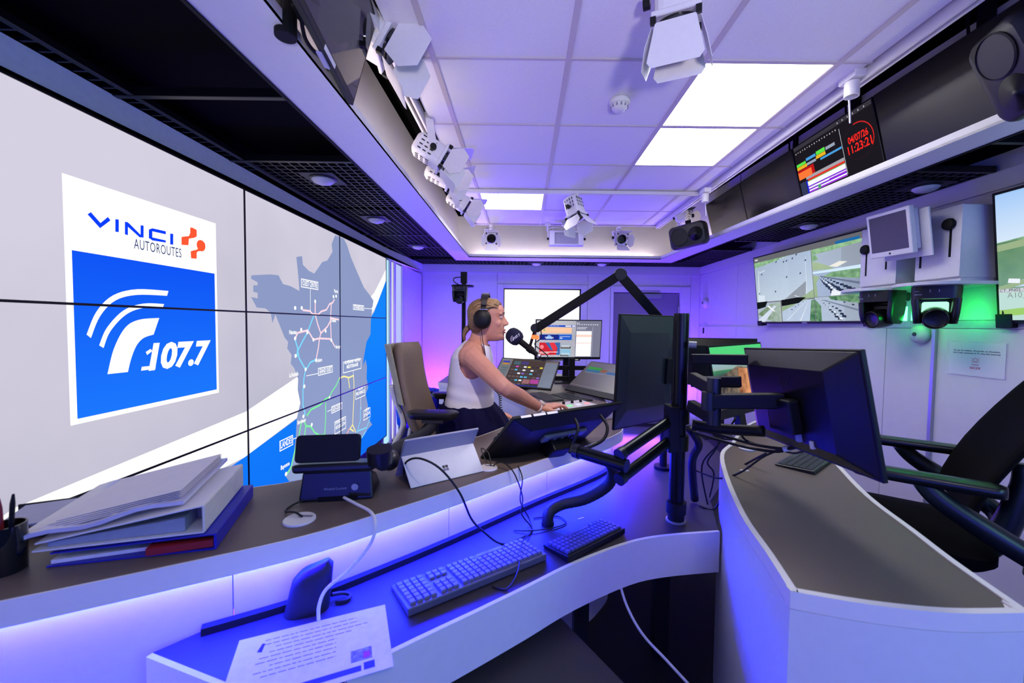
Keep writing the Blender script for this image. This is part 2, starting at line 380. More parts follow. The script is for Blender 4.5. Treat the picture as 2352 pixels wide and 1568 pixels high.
CVI = [(-0.86, -2.2), (-0.86, 5.43), (1.94, 5.43), (2.07, 1.7), (2.07, -2.2)]
CVO = [(-0.90, -2.2), (-0.90, 5.47), (1.975, 5.47), (2.11, 1.7), (2.11, -2.2)]
for i in range(4): obj('cove_wall', seg_box(CVO[i], CVO[i + 1], CVI[i + 1], CVI[i], 2.302, 2.86), WALLM, cv)
# cove light strips lying on the ledge
COVEM = emit((1.0, 0.86, 0.80), 26, 'cove_led_warm')
for i, (a, b, lb) in enumerate((((-0.77, 0.0), (-0.77, 5.2), 'warm white light strip hidden on the left cove ledge'), ((-0.66, 5.37), (1.72, 5.37), 'warm white light strip hidden on the far cove ledge'), ((1.88, 5.2), (2.02, 1.7), 'warm white light strip hidden on the right cove ledge'))):
    a, b = Vector(a), Vector(b); d = (b - a).normalized(); n = Vector((-d.y, d.x)) * 0.012
    t = thing('cove_light_strip', lb, 'light strip', (a.x, a.y, 2.302), 'warm strips in the ceiling cove')
    q = [a - n, b - n, b + n, a + n]
    m = MB(); m.slab([(p[0], p[1], 2.3025) for p in q], [(p[0], p[1], 2.308) for p in q]); obj('channel', m, ALU, t, world=True)
    m = MB(); m.slab([(p[0], p[1], 2.3085) for p in q], [(p[0], p[1], 2.312) for p in q]); obj('diffuser', m, COVEM, t, world=True)
# ceiling island of square tiles
ZI = 2.623
GX = [-0.56, -0.41, 0.19, 0.79, 1.39, 1.53]; GY = [-1.75, -1.153, -0.551, 0.051, 0.653, 1.255, 1.857, 2.458, 3.05, 3.65, 4.25, 4.83]
isl = sthing('trim_11', (0.5, 2, ZI))
LIGHTS = {(3, 6), (3, 7), (1, 9), (2, 1)}  # last panel is added behind the viewer to brighten the foreground
for i in range(5):
    for j in range(len(GY) - 1):
        x0, x1, y0, y1 = GX[i], GX[i + 1], GY[j], GY[j + 1]
        if (i, j) in LIGHTS:
            t = thing('ceiling_light', {(3, 6): 'nearest large square glowing ceiling panel, the bigger of the pair at right', (3, 7): 'square glowing ceiling panel just beyond the nearest one, second of the pair', (1, 9): 'small far glowing ceiling panel near the back left of the tiles'}.get((i, j), 'added square glowing ceiling panel behind the viewer'), 'ceiling light', ((x0 + x1) / 2, (y0 + y1) / 2, ZI), 'square ceiling light panels')
            m = MB(); w = (x1 - x0) / 2 - 0.002; h = (y1 - y0) / 2 - 0.002
            for a in ((-w, w, -h, -h + 0.014), (-w, w, h - 0.014, h), (-w, -w + 0.014, -h + 0.014, h - 0.014), (w - 0.014, w, -h + 0.014, h - 0.014)): m.bx(a[0], a[1], a[2], a[3], 0.0, 0.02)
            obj('frame', m, TEEM, t)
            m = MB(); m.bx(-w + 0.014, w - 0.014, -h + 0.014, h - 0.014, 0.004, 0.02); obj('diffuser', m, emit((1.0, 0.99, 0.95), 11.0, 'ceiling_panel_glow'), t)
            continue
        m = MB(); m.bx(x0 + 0.006, x1 - 0.006, y0 + 0.004, y1 - 0.004, ZI + 0.004, ZI + 0.02)
        obj('ceiling_tile', m, TILEM, isl, world=True)
for x in GX[1:-1]:
    m = MB(); m.bx(x - 0.012, x + 0.012, -1.75, 4.83, ZI - 0.002, ZI + 0.01); obj('grid_tee', m, TEEM, isl, world=True)
for y in GY[1:-1]:
    m = MB(); m.bx(-0.56, 1.53, y - 0.006, y + 0.006, ZI - 0.001, ZI + 0.01); obj('grid_tee', m, TEEM, isl, world=True)
m = MB()
for a in ((-0.575, 1.545, 4.83, 4.85), (-0.575, 1.545, -1.77, -1.75)): m.bx(a[0], a[1], a[2], a[3], ZI - 0.012, ZI + 0.05)
m.bx(-0.56, 1.53, -1.75, 4.83, ZI + 0.022, ZI + 0.03)
obj('edge_trim', m, TEEM, isl, world=True)
# lighting tracks along both sides and one across
def track(name_label, x0, x1, y0, y1, along):
    t = thing('lighting_track', name_label, 'track', ((x0 + x1) / 2, (y0 + y1) / 2, ZI), 'white lighting tracks')
    m = MB(); w = 0.012
    if along == 'y':
        m.bx(x0, x0 + w, y0, y1, ZI - 0.035, ZI + 0.03); m.bx(x1 - w, x1, y0, y1, ZI - 0.035, ZI + 0.03); b = (x0 + w, x1 - w, y0, y1)
    else:
        m.bx(x0, x1, y0, y0 + w, ZI - 0.03, ZI - 0.003); m.bx(x0, x1, y1 - w, y1, ZI - 0.03, ZI - 0.003); b = (x0, x1, y0 + w, y1 - w)
    obj('rail', m, LAMPW, t, world=True)
    m = MB(); m.bx(*b, ZI - 0.012, ZI - 0.004); obj('slot', m, MATTE, t, world=True)
track('white lighting track along the left edge of the ceiling', -0.615, -0.575, -1.7, 4.83, 'y')
track('white lighting track along the right edge of the ceiling', 1.545, 1.585, -1.7, 4.83, 'y')
track('thin white lighting track running across the far ceiling tiles', -0.55, 1.52, 3.60, 3.632, 'x')
# ================================================================ the video wall
VX = -1.566
vw = thing('video_wall', 'huge backlit wall screen of nine panels with motorway radio logo and road map', 'video wall', (VX - 0.03, 2.9, 0.14))
VY = [-0.088, 1.109, 2.31, 3.505, 4.69, ]; VY = [-0.06, 1.13, 2.315, 3.505, 4.69]; VZ = [0.145, 0.825, 1.503, 2.187]
PANELM = glow_grad('screen_pale_grey', '#a6a8be', '#d6d1e2', 'Z', -0.5, 1.7, 1.0, noise=1.3, nscale=0.8)
for i in range(4):
    for j in range(3):
        m = MB(); m.bx(VX - 0.06, VX - 0.002, VY[i] + 0.004, VY[i + 1] - 0.004, VZ[j] + 0.004, VZ[j + 1] - 0.004)
        p_ = obj('display_panel', m, BLACK, vw, world=True)
        m = MB(); m.bx(VX - 0.002, VX - 0.0015, VY[i] + 0.004, VY[i + 1] - 0.004, VZ[j] + 0.004, VZ[j + 1] - 0.004)
        obj('picture', m, PANELM, p_, world=True)
m = MB()
for y in VY: m.bx(VX - 0.06, VX + 0.0035, y - 0.0045, y + 0.0045, VZ[0], VZ[3])
for z in VZ: m.bx(VX - 0.06, VX + 0.003, VY[0], VY[-1], z - 0.0045, z + 0.0045)
obj('bezel', m, BLACK, vw, world=True)
m = MB(); m.bx(VX - 0.1, VX - 0.065, VY[0], VY[-1], 0.0, 2.18); obj('rack', m, DARK, vw, world=True)
def flat(name, polys, mt, lift):
    m = MB()
    for q in polys: m.poly([(VX - 0.0015 + lift * 0.00025, y, z) for y, z in q])
    return obj(name, m, mt, vw, world=True, fix=False)
def vclip(q, y1=4.685):
    return q
# white and blue sweep
SWW = emit('#fffffb', 1.15, 'screen_white'); SWB = glow_grad('screen_blue', '#0a62f5', '#1585ff', 'Z', -0.7, 1.2, 1.0)
flat('white_sweep', [[(1.2372, 0.8632), (1.4231, 0.8768), (2.3011, 0.9367), (2.8612, 1.0728), (3.4949, 1.3566), (4.3205, 1.7657), (4.685, 2.055), (4.685, 1.86), (4.319, 1.5917), (3.4903, 1.0466), (2.8556, 0.7867), (2.284, 0.6793), (1.6099, 0.6708), (1.13, 0.30), (0.9, 0.15), (0.2, 0.15), (0.2, 0.35)]], SWW, 1)
flat('blue_sea', [[(4.685, 1.93), (4.685, 0.15), (1.5, 0.15), (1.8135, 0.6148), (2.284, 0.6793), (2.8555, 0.7805), (3.4903, 1.0466), (4.3188, 1.5688)]], SWB, 2)
# map of the country
MAPM = glow_grad('screen_map_blue', '#97a8da', '#8d9bc6', 'Z', -0.8, 1.2, 1.0, noise=0.5, nscale=1.5)
flat('map_land', [[X_ for X_ in [(3.5918, 2.1778),(3.653, 2.137),(3.7345, 2.0431),(3.8202, 1.9688),(3.8897, 1.913),(4.0372, 1.795),(4.1972, 1.7295),(4.2946, 1.6819),(4.2691, 1.6125),(4.2189, 1.4759),(4.2055, 1.328),(4.099, 1.2562),(4.0298, 1.1082),(4.0068, 1.0241),(4.0744, 1.0828),(4.108, 1.005),(4.0953, 0.8919),(4.1408, 0.7878),(4.0708, 0.7327),(4.1273, 0.6115),(4.1377, 0.4749),(4.2457, 0.3808),(4.1249, 0.3659),(4.0215, 0.3269),(3.8917, 0.3201),(3.7127, 0.3713),(3.6114, 0.4198),(3.4979, 0.4249),(3.4471, 0.3718),(3.4619, 0.2537),(3.444, 0.1654),(2.9157, 0.3115),(2.7232, 0.3705),(2.6737, 0.428),(2.7408, 0.4689),(2.7851, 0.56),(2.8087, 0.6599),(2.8221, 0.7789),(2.8687, 0.877),(2.837, 0.975),(2.844, 1.0505),(2.7966, 1.132),(2.7551, 1.1661),(2.7667, 1.2243),(2.7163, 1.2717),(2.7273, 1.3148),(2.6879, 1.3451),(2.6596, 1.3886),(2.6228, 1.4451),(2.5916, 1.4945),(2.5588, 1.4393),(2.5425, 1.5041),(2.4915, 1.5291),(2.41, 1.531),(2.3612, 1.5891),(2.4191, 1.5852),(2.4199, 1.6186),(2.3809, 1.6206),(2.3818, 1.6584),(2.4209, 1.6622),(2.4213, 1.6801),(2.3636, 1.6941),(2.3679, 1.7146),(2.539, 1.7404),(2.6293, 1.7459),(2.6758, 1.695),(2.7658, 1.6892),(2.8728, 1.6658),(2.8634, 1.7497),(2.8388, 1.8964),(2.9116, 1.9144),(2.9219, 1.8547),(3.0042, 1.8224),(3.079, 1.8126),(3.1454, 1.8672),(3.2005, 1.9153),(3.2861, 1.942),(3.3772, 2.0271),(3.3629, 2.088),(3.4262, 2.1721),(3.5236, 2.1747)]]], MAPM, 3)
def line(pts, w):
    qs = []
    for a, b in zip(pts[:-1], pts[1:]):
        a, b = Vector(a), Vector(b); d = (b - a).normalized(); n = Vector((-d.y, d.x)) * w / 2; e = d * w * 0.3
        qs.append([tuple(a - e - n), tuple(b + e - n), tuple(b + e + n), tuple(a - e + n)])
    return qs
def disc(c, r, n=12): return [(c[0] + r * math.cos(2 * PI * i / n), c[1] + r * math.sin(2 * PI * i / n)) for i in range(n)]
def ring_box(c, w, h, t):
    (y, z) = c; a, b = w / 2, h / 2
    return [[(y - a, z - b), (y + a, z - b), (y + a, z - b + t), (y - a, z - b + t)], [(y - a, z + b - t), (y + a, z + b - t), (y + a, z + b), (y - a, z + b)], [(y - a, z - b), (y - a + t, z - b), (y - a + t, z + b), (y - a, z + b)], [(y + a - t, z - b), (y + a, z - b), (y + a, z + b), (y + a - t, z + b)]]
ROADS = [('#ffd9e4', [[(2.9157, 1.5334), (3.011, 1.5303), (3.0481, 1.5089), (3.1324, 1.5077), (3.1802, 1.5325), (3.2651, 1.5491), (3.3173, 1.5967), (3.3706, 1.6101), (3.4022, 1.637)],
                     [(3.0881, 1.6049), (3.0864, 1.5066), (3.1244, 1.4311), (3.1704, 1.3635), (3.1493, 1.3236), (3.1278, 1.2475), (3.0932, 1.1634)],
                     [(3.3475, 1.5982), (3.3302, 1.4665), (3.3428, 1.3063), (3.404, 1.2458)], [(3.3381, 1.4843), (3.4801, 1.4718)],
                     [(2.8114, 1.3352), (2.8449, 1.3735), (2.9361, 1.3842), (2.9779, 1.3899), (3.0573, 1.317), (3.1092, 1.3217), (3.1493, 1.3236), (3.3202, 1.3143), (3.3427, 1.2992)],
                     [(3.1704, 1.3635), (3.2774, 1.4136), (3.3378, 1.4666)]]),
         ('#7fd8ff', [[(3.0669, 1.4996), (3.0154, 1.4311), (2.9777, 1.3772), (2.9174, 1.3222), (2.8424, 1.249), (2.858, 1.196), (2.9082, 1.142), (2.9427, 1.1069), (2.9179, 1.0406), (2.9044, 0.9485), (2.9026, 0.8547), (2.9306, 0.7856), (2.9009, 0.767)],
                     [(2.8112, 1.3262), (2.8427, 1.2642), (2.8307, 1.2104)], [(2.9546, 1.1088), (3.0102, 1.1512), (3.0867, 1.164)],
                     [(3.9375, 0.6279), (3.9361, 0.5002), (3.8722, 0.4311)], [(3.8514, 0.4155), (4.0902, 0.3882), (4.1853, 0.4639)], [(3.8512, 0.3988), (3.9129, 0.3312), (3.9772, 0.3217), (4.0669, 0.3587)]]),
         ('#7ff0a0', [[(3.4892, 0.9717), (3.4228, 0.9177), (3.3436, 0.8755), (3.2976, 0.8404), (3.2388, 0.837), (3.1471, 0.8061), (3.0162, 0.7995), (2.9542, 0.7676)], [(3.2382, 0.8056), (3.2362, 0.6832), (3.2196, 0.5541), (3.1965, 0.4488)],
                     [(2.9178, 0.7315), (2.9408, 0.694), (3.0076, 0.674), (3.0638, 0.6132), (3.1429, 0.5681), (3.2054, 0.5579)], [(2.8773, 0.7349), (2.8473, 0.6493), (2.8072, 0.5838), (2.7405, 0.454), (2.6887, 0.4282)], [(2.9347, 0.6891), (2.9152, 0.5989), (2.8963, 0.5253)]]),
         ('#fff0a0', [[(3.4892, 0.9717), (3.5747, 0.9758), (3.6826, 0.9502), (3.7781, 0.958), (3.787, 0.8835), (3.7852, 0.7408), (3.7638, 0.6021), (3.7528, 0.5027), (3.821, 0.4152)], [(3.6641, 0.9487), (3.6907, 0.8577)], [(3.7528, 0.5027), (3.6951, 0.4808), (3.7715, 0.4366)]]),
         ('#ffb0a8', [[(3.6764, 0.4817), (3.6025, 0.4302), (3.5318, 0.4036), (3.4803, 0.3692)]])]
for c, ls in ROADS:
    q = []
    for l in ls: q += line(l, 0.014)
    flat('map_road', q, emit(c, 1.05), 5)
q = [disc(c, 0.014) for c in ((3.0881, 1.6049), (2.8114, 1.3352), (2.8901, 1.3942), (2.9716, 1.3741), (2.9427, 1.1069), (2.9227, 0.9865), (3.2478, 1.3792), (2.9069, 0.772), (3.4343, 1.668), (3.3869, 1.6612), (2.8156, 1.5448), (2.8988, 1.5482), (2.6838, 0.4359), (3.0932, 1.1601), (3.0573, 1.317), (4.2566, 1.5984), (3.3428, 1.3028), (2.8144, 1.2147), (3.305, 0.8355), (3.0203, 0.6839))]
for a, b in (((3.0202, 1.6906), (3.0172, 1.5305)), ((4.0461, 1.5902), (4.2443, 1.5934)), ((3.1311, 1.0559), (2.9536, 1.0581)), ((3.769, 1.0078), (3.7779, 0.9418)), ((3.3413, 0.7314), (3.2661, 0.7295)), ((2.7708, 0.6461), (2.8193, 0.6416)), ((3.9386, 0.7256), (3.9479, 0.6044))): q += line([a, b], 0.005)
flat('map_place_dot', q, SWW, 6)
LABELS = [((3.0147, 1.7252), 'OUEST CENTRE', 0.24, 0.062), ((3.9066, 1.593), 'STRASBOURG', 0.26, 0.05), ((3.2426, 1.0669), 'GRAND OUEST', 0.24, 0.06), ((3.7598, 1.0532), 'AUVERGNE - RHÔNE\\nMÉDITERRANÉE', 0.40, 0.10), ((3.9391, 0.7723), 'ALPES\\nPROVENCE', 0.24, 0.10), ((3.4361, 0.7264), 'SUD-OUEST', 0.20, 0.06), ((3.4999, 0.5615), 'LANGUEDOC\\nROUSSILLON', 0.22, 0.11), ((4.1032, 0.5274), "CÔTE\\nD'AZUR", 0.18, 0.10), ((2.6931, 0.6417), 'LANDES', 0.155, 0.07)]
def vtext(txt, c, size, mt, lift, bold=0.0, shear=0.0, sx=1.0, align='CENTER', width=None, sp=1.0):
    t = text_mb(txt, size, bold, shear, 1.0, align, sp)
    if width:
        xs = [v[0] for v in t.v]; k = width / (max(xs) - min(xs)); t.v = [(v[0] * k, v[1], v[2]) for v in t.v]
    t.v = [(VX - 0.0015 + lift * 0.00025, c[0] + v[0] * sx, c[1] + v[2]) for v in t.v]
    return obj('lettering', t, mt, vw, world=True, fix=False)
for c, txt, w, h in LABELS:
    flat('map_label_box', ring_box(c, w, h, 0.007), SWW, 6)
    two = '\\n' in txt
    vtext(txt.replace('\\n', '\n'), (c[0], c[1] + (0.018 if two else 0)), 0.042 if two else h * 0.85, SWW, 6, bold=0.001, width=w * 0.86)
for c, txt, w in (((3.4349, 1.7081), 'Paris', 0.07), ((2.7856, 1.3777), 'Nantes', 0.09), ((3.1396, 1.156), 'Poitiers', 0.09), ((3.4684, 1.2423), 'Bourges', 0.10), ((3.3838, 1.4635), 'Orléans', 0.09), ((2.8832, 0.7429), 'Bordeaux', 0.11), ((2.6751, 0.4949), 'Bayonne', 0.10), ((2.7903, 1.0877), 'La Rochelle', 0.11), ((3.6115, 0.4316), 'Montpellier', 0.12), ((3.79, 0.3327), 'Marseille', 0.10)):
    vtext(txt, c, 0.04, SWW, 6, bold=0.001, width=w)
# the sign: white card, blue field, letters and emblems
RED = emit('#ff5a36', 1.0, 'screen_orange_red'); INK = emit('#0b3fff', 1.0, 'screen_ink_blue'); NAVY = emit('#243a78', 1.0, 'screen_navy')
c0, c1, c2, c3 = (1.4108, 1.9446), (2.1054, 1.9437), (2.0922, 1.0789), (1.3988, 1.0805)
SY0, SY1, SZ0, SZ1 = (c0[0] + c3[0]) / 2, (c1[0] + c2[0]) / 2, (c2[1] + c3[1]) / 2, (c0[1] + c1[1]) / 2
flat('sign_card', [[(SY0, SZ0), (SY1, SZ0), (SY1, SZ1), (SY0, SZ1)]], SWW, 3)
b0, b1, b2, b3 = (1.4243, 1.6886), (2.0841, 1.6894), (2.0748, 1.0976), (1.4144, 1.0965)
BZ1 = (b0[1] + b1[1]) / 2
flat('sign_blue_field', [[(b0[0] + 0.003, b3[1] + 0.002), (b1[0], b3[1] + 0.002), (b1[0], BZ1), (b0[0] + 0.003, BZ1)]], glow_grad('screen_sign_blue', '#1d7dff', '#0b44f5', 'Z', 0.85, 1.75, 1.0), 4)
LT = []
LT.append([(1.4823, 1.8261), (1.4944, 1.8371), (1.5271, 1.8062), (1.5549, 1.8357), (1.5644, 1.8251), (1.5249, 1.7865)])
LT.append([(1.5829, 1.8347), (1.5964, 1.8365), (1.595, 1.7879), (1.5814, 1.7865)])
LT += [[(1.6206, 1.8342), (1.633, 1.8356), (1.6315, 1.7841), (1.6191, 1.7848)], [(1.6206, 1.8342), (1.6365, 1.833), (1.6966, 1.7893), (1.6812, 1.7861), (1.629, 1.8193)], [(1.6865, 1.8365), (1.7, 1.838), (1.6985, 1.7879), (1.6851, 1.7886)]]
LT += [[(1.7232, 1.8273), (1.7395, 1.8365), (1.8048, 1.8385), (1.8044, 1.8252), (1.7391, 1.8237)], [(1.7232, 1.8273), (1.7393, 1.8292), (1.7382, 1.789), (1.7222, 1.7911)], [(1.7222, 1.7929), (1.7384, 1.7981), (1.8037, 1.7987), (1.8034, 1.7892), (1.7381, 1.7853)]]
LT.append([(1.8267, 1.8339), (1.8426, 1.8355), (1.8412, 1.787), (1.8254, 1.7859)])
flat('sign_letters', LT, INK, 5)
cA, cB = (1.656, 1.753), (1.8847, 1.7559)
vtext('AUTOROUTES', ((cA[0] + cB[0]) / 2, (cA[1] + cB[1]) / 2), 0.058, NAVY, 5, width=cB[0] - cA[0], sp=1.1)
def rr4(c, w, h, r=0.012): return rrect(w, h, r, 3, c[0], c[1])
e0 = (1.9364, 1.854); e1 = (1.9109, 1.8285)
flat('sign_emblem', [
    [(1.9372, 1.8866), (1.9525, 1.8882), (1.9756, 1.8833), (1.9748, 1.8521), (1.959, 1.8426), (1.9283, 1.8321), (1.9249, 1.8012), (1.8858, 1.7956), (1.8868, 1.8314), (1.9038, 1.837), (1.9286, 1.8443), (1.9365, 1.8602)],
    [(1.9872, 1.8236), (1.9955, 1.8335), (2.0118, 1.8389), (2.0252, 1.8289), (2.0276, 1.8145), (2.0189, 1.7981), (2.005, 1.7892), (1.9808, 1.7828), (1.9727, 1.7752), (1.972, 1.7461), (1.9384, 1.7428), (1.9368, 1.775), (1.9522, 1.7819), (1.9758, 1.7902), (1.984, 1.8021)], disc((2.0003, 1.8136), 0.027, 20)], RED, 5)
def band(a, b):
    a, b = [tuple(v) for v in spline([(y, z, 0) for y, z in a], 5)], [tuple(v) for v in spline([(y, z, 0) for y, z in b], 5)]
    return [[a[i][:2], a[i + 1][:2], b[i + 1][:2], b[i][:2]] for i in range(len(a) - 1)]
ARC = band([(1.4663, 1.3952), (1.5033, 1.4791), (1.5659, 1.5425), (1.6638, 1.5741), (1.8108, 1.5791)], [(1.4807, 1.3822), (1.5152, 1.4618), (1.5736, 1.5231), (1.6631, 1.5512), (1.8035, 1.5575)])
ARC += band([(1.5088, 1.3539), (1.5393, 1.4197), (1.6069, 1.4875), (1.6908, 1.5174), (1.7872, 1.5204)], [(1.5242, 1.3433), (1.5519, 1.4064), (1.6152, 1.4707), (1.6902, 1.4994), (1.7802, 1.5031)])
ARC += band([(1.5357, 1.2438), (1.5632, 1.3394), (1.6102, 1.4191), (1.6697, 1.4507), (1.7619, 1.4593)], [(1.6157, 1.2427), (1.6317, 1.2969), (1.6554, 1.3464), (1.6867, 1.3754), (1.7329, 1.3887)])
flat('sign_waves', ARC, SWW, 5)
n0, n1 = (1.6747, 1.2934), (2.0221, 1.2865)
vtext('107.7', ((n0[0] + n1[0]) / 2, (1.372 + 1.205) / 2), 0.150, SWW, 5, bold=0.0065, shear=0.22, width=(n1[0] - n0[0]) * 0.99, sp=0.95)
flat('sign_numeral_serif', [[(1.6713, 1.2416), (1.737, 1.2416), (1.7395, 1.2563), (1.6756, 1.2573)], [(1.6948, 1.3171), (1.717, 1.3285), (1.7248, 1.3188), (1.7003, 1.304)]], SWW, 5)

# assumed, unseen blue light strip on the floor along the foot of the video wall
t = thing('led_strip', 'assumed blue light strip on the floor along the foot of the video wall', 'light strip', (-1.40, 2.5, 0.0))
m = MB(); m.bx(-0.02, 0.02, -2.4, 2.2, 0.0005, 0.02); obj('channel', m, ALU, t)
m = MB(); m.bx(-0.012, 0.012, -2.38, 2.18, 0.0205, 0.028); obj('diffuser', m, emit((0.05, 0.008, 1.0), 42.0, 'assumed_led_floor_blue'), t)
# ================================================================ desks
def curve2(pts, sub=4): return [(v.x, v.y) for v in spline([(x, y, 0) for x, y in pts], sub)]
def wallstrip(pts, z0, z1, t):
    """upright panel of thickness t to the left of a plan curve"""
    n = len(pts); L = []
    for i in range(n):
        a = Vector(pts[max(i - 1, 0)]); b = Vector(pts[min(i + 1, n - 1)]); d = (b - a).normalized()
        L.append((pts[i][0] - d.y * t, pts[i][1] + d.x * t))
    m = MB(); o = list(pts) + L[::-1]
    for i in range(n - 1):
        q = [pts[i], pts[i + 1], L[i + 1], L[i]]; m.slab([(x, y, z0) for x, y in q], [(x, y, z1) for x, y in q])
    return m
def offset(pts, t):
    n = len(pts); L = []
    for i in range(n):
        a = Vector(pts[max(i - 1, 0)]); b = Vector(pts[min(i + 1, n - 1)]); d = (b - a).normalized()
        L.append((pts[i][0] - d.y * t, pts[i][1] + d.x * t))
    return L
def top(pts, z0, z1): m = MB(); m.prism(pts, z0, z1); return m
# --- presenter's raised desk, wrapping round her from the near ledge to the far arm
LF = curve2([(-1.36, 0.56), (-0.979, 0.748), (-0.72, 0.887), (-0.537, 0.997), (-0.404, 1.11), (-0.2, 1.303), (0.088, 1.598), (0.30, 1.80), (0.44, 1.95), (0.53, 2.12), (0.57, 2.5), (0.60, 3.1), (0.62, 3.9), (0.45, 4.4), (-0.2, 4.5), (-0.76, 4.25)])
LBK = curve2([(-0.757, 3.68), (-0.55, 3.55), (-0.27, 3.37), (0.0, 2.85), (0.052, 2.50), (0.03, 2.38), (-0.013, 2.25), (-0.186, 1.93), (-0.45, 1.61), (-0.52, 1.555), (-0.749, 1.345), (-0.871, 1.276), (-1.36, 1.02)])
pd = thing('presenter_desk', 'taupe topped white studio desk curving round the woman, with backlit front', 'desk', (-0.3, 1.4, 0))
obj('desktop', top(LF + LBK, 0.905, 0.92), DESKM, pd, world=True, bevel=0.0015, seg=1)
obj('edge_band', wallstrip(LF, 0.866, 0.9185, -0.004), EDGE, pd, world=True)
obj('edge_band', wallstrip(LBK, 0.885, 0.9188, -0.005), EDGE, pd, world=True)
obj('underside', top(offset(LF, 0.003) + offset(LBK, 0.003), 0.866, 0.9045), WHITE, pd, world=True)
LP = offset(LF, 0.055)
n1 = next(i for i, q in enumerate(LP) if q[0] > -0.72); n2 = next(i for i, q in enumerate(LP) if q[0] > -0.25); n3 = next(i for i, q in enumerate(LP) if q[0] > 0.06)
for a, b in ((0, n1), (n1, n2), (n2, n3), (n3, len(LP) - 1)):
    q = LP[a:b + 1]; e = 0.0012
    q = [tuple(Vector(q[0]) + (Vector(q[1]) - Vector(q[0])).normalized() * e)] + q[1:-1] + [tuple(Vector(q[-1]) + (Vector(q[-2]) - Vector(q[-1])).normalized() * e)]
    obj('front_panel', wallstrip(q, 0.02, 0.866, 0.016), WHITE, pd, world=True)
FB = offset(LBK, 0.06)
obj('far_fascia', wallstrip(offset(LBK, 0.01)[:14], 0.72, 0.8845, 0.016), WHITE, pd, world=True)
obj('inner_panel', wallstrip(FB[:20], 0.03, 0.88, 0.01), DARK, pd, world=True)
# glowing strip under the overhang
LS = offset(LF, 0.040)[:44]
t = thing('led_strip', 'long blue and cyan glowing light strip under the edge of the near ledge', 'light strip', (-0.3, 1.2, 0.86))
obj('channel', wallstrip(offset(LF, 0.0385)[:44], 0.8632, 0.8655, 0.012), ALU, t, world=True)
obj('diffuser', wallstrip(LS, 0.860, 0.8628, 0.008), emit(LED_ICE, 27.0, 'led_ice_core'), t, world=True)
obj('blue_diffuser', wallstrip(offset(LF, 0.012)[:44], 0.8625, 0.8655, 0.022), emit(LED_BLUE, 400.0, 'led_blue'), t, world=True)
# --- guest's lower worktop
GF = curve2([(-0.36, 0.815), (-0.286, 0.887), (-0.104, 1.025), (0.0155, 1.117), (0.166, 1.236), (0.365, 1.358), (0.507, 1.407), (0.712, 1.441)])
GF = [(-0.805, 0.868), (-0.59, 0.797), (-0.44, 0.748)] + GF
PB = offset(LF, 0.052)
i0 = next(i for i, q in enumerate(PB) if q[0] > -0.79); i1 = next(i for i, q in enumerate(PB) if q[1] > 2.9)
GB = PB[i0:i1 + 1][::-1]
gd = thing('guest_worktop', 'dark lower worktop with deep white curved front in blue light', 'desk', (0.1, 1.25, 0))
GT = GF + [(0.80, 1.69), (0.93, 1.87), (1.12, 2.15), (1.25, 2.9), (0.66, 2.95)] + GB
obj('worktop', top(GT, 0.70, 0.72), mat('dark_worktop_laminate', '#2d2731', 0.48, noise=0.05, scale=300), gd, world=True)
obj('front_fascia', wallstrip(GF[3:], 0.572, 0.7195, -0.012), WHITE, gd, world=True)
obj('end_panel', wallstrip(GF[:3], 0.02, 0.7195, -0.012), WHITE, gd, world=True)
obj('cable_slot_strip', wallstrip([(x, y) for x, y in offset(LF, 0.030)[i0:i1 + 1]], 0.7205, 0.738, 0.02), RUBBER, gd, world=True)
for x, y in ((0.25, 1.62), (0.62, 1.75)):
    m = MB(); m.bx(x - 0.03, x + 0.03, y - 0.03, y + 0.03, 0, 0.70); obj('leg', m, DARK, gd, world=True)
# --- right counter
CL = curve2([(0.545, 0.80), (0.579, 0.939), (0.624, 1.139), (0.728, 1.445), (0.839, 1.698), (0.969, 1.862), (1.14, 2.1), (1.30, 2.275), (1.40, 2.33)])
CR = curve2([(1.58, 2.20), (1.40, 1.90), (1.235, 1.56), (1.107, 1.27), (1.0455, 1.062), (1.0, 0.912), (0.965, 0.757)])
CF = curve2([(0.955, 0.745), (0.81, 0.742), (0.672, 0.763), (0.545, 0.80)])
cd_ = thing('side_counter', 'narrow curved taupe counter with thick white rim and white sides on the right', 'counter', (0.8, 1.2, 0))
CO = CL + CR + CF[:-1]
cc = Vector((sum(p[0] for p in CO) / len(CO), sum(p[1] for p in CO) / len(CO)))
obj('countertop', top([(0.5635, 0.8105)] + offset(CL, -0.0145)[1:] + offset(CR, -0.0145)[:-1] + [(0.945, 0.7775)] + offset(CF, -0.0145)[1:-1], 0.895, 0.9185), DESKM, cd_, world=True)
obj('core', top([(0.5505, 0.8035)] + offset(CL, -0.004)[1:] + offset(CR, -0.004)[:-1] + [(0.959, 0.7515)] + offset(CF, -0.004)[1:-1], 0.886, 0.9178), EDGE, cd_, world=True)
loop = CO + [CO[0]]
_r = wallstrip(loop, 0.885, 0.921, -0.015); _r.prism([(0.5455, 0.8005), (0.556, 0.7985), (0.5645, 0.812), (0.547, 0.818)], 0.885, 0.9214); _r.prism([(0.9555, 0.7455), (0.9645, 0.7565), (0.944, 0.7785), (0.943, 0.7455)], 0.885, 0.9214)
obj('rim', _r, EDGE, cd_, world=True)
obj('side_panel', wallstrip(CL, 0.0, 0.884, -0.018), WHITE, cd_, world=True)
obj('end_panel', wallstrip(CF, 0.0, 0.884, -0.018), WHITE, cd_, world=True)
obj('side_panel', wallstrip(CR[4:], 0.60, 0.884, -0.018), WHITE, cd_, world=True)
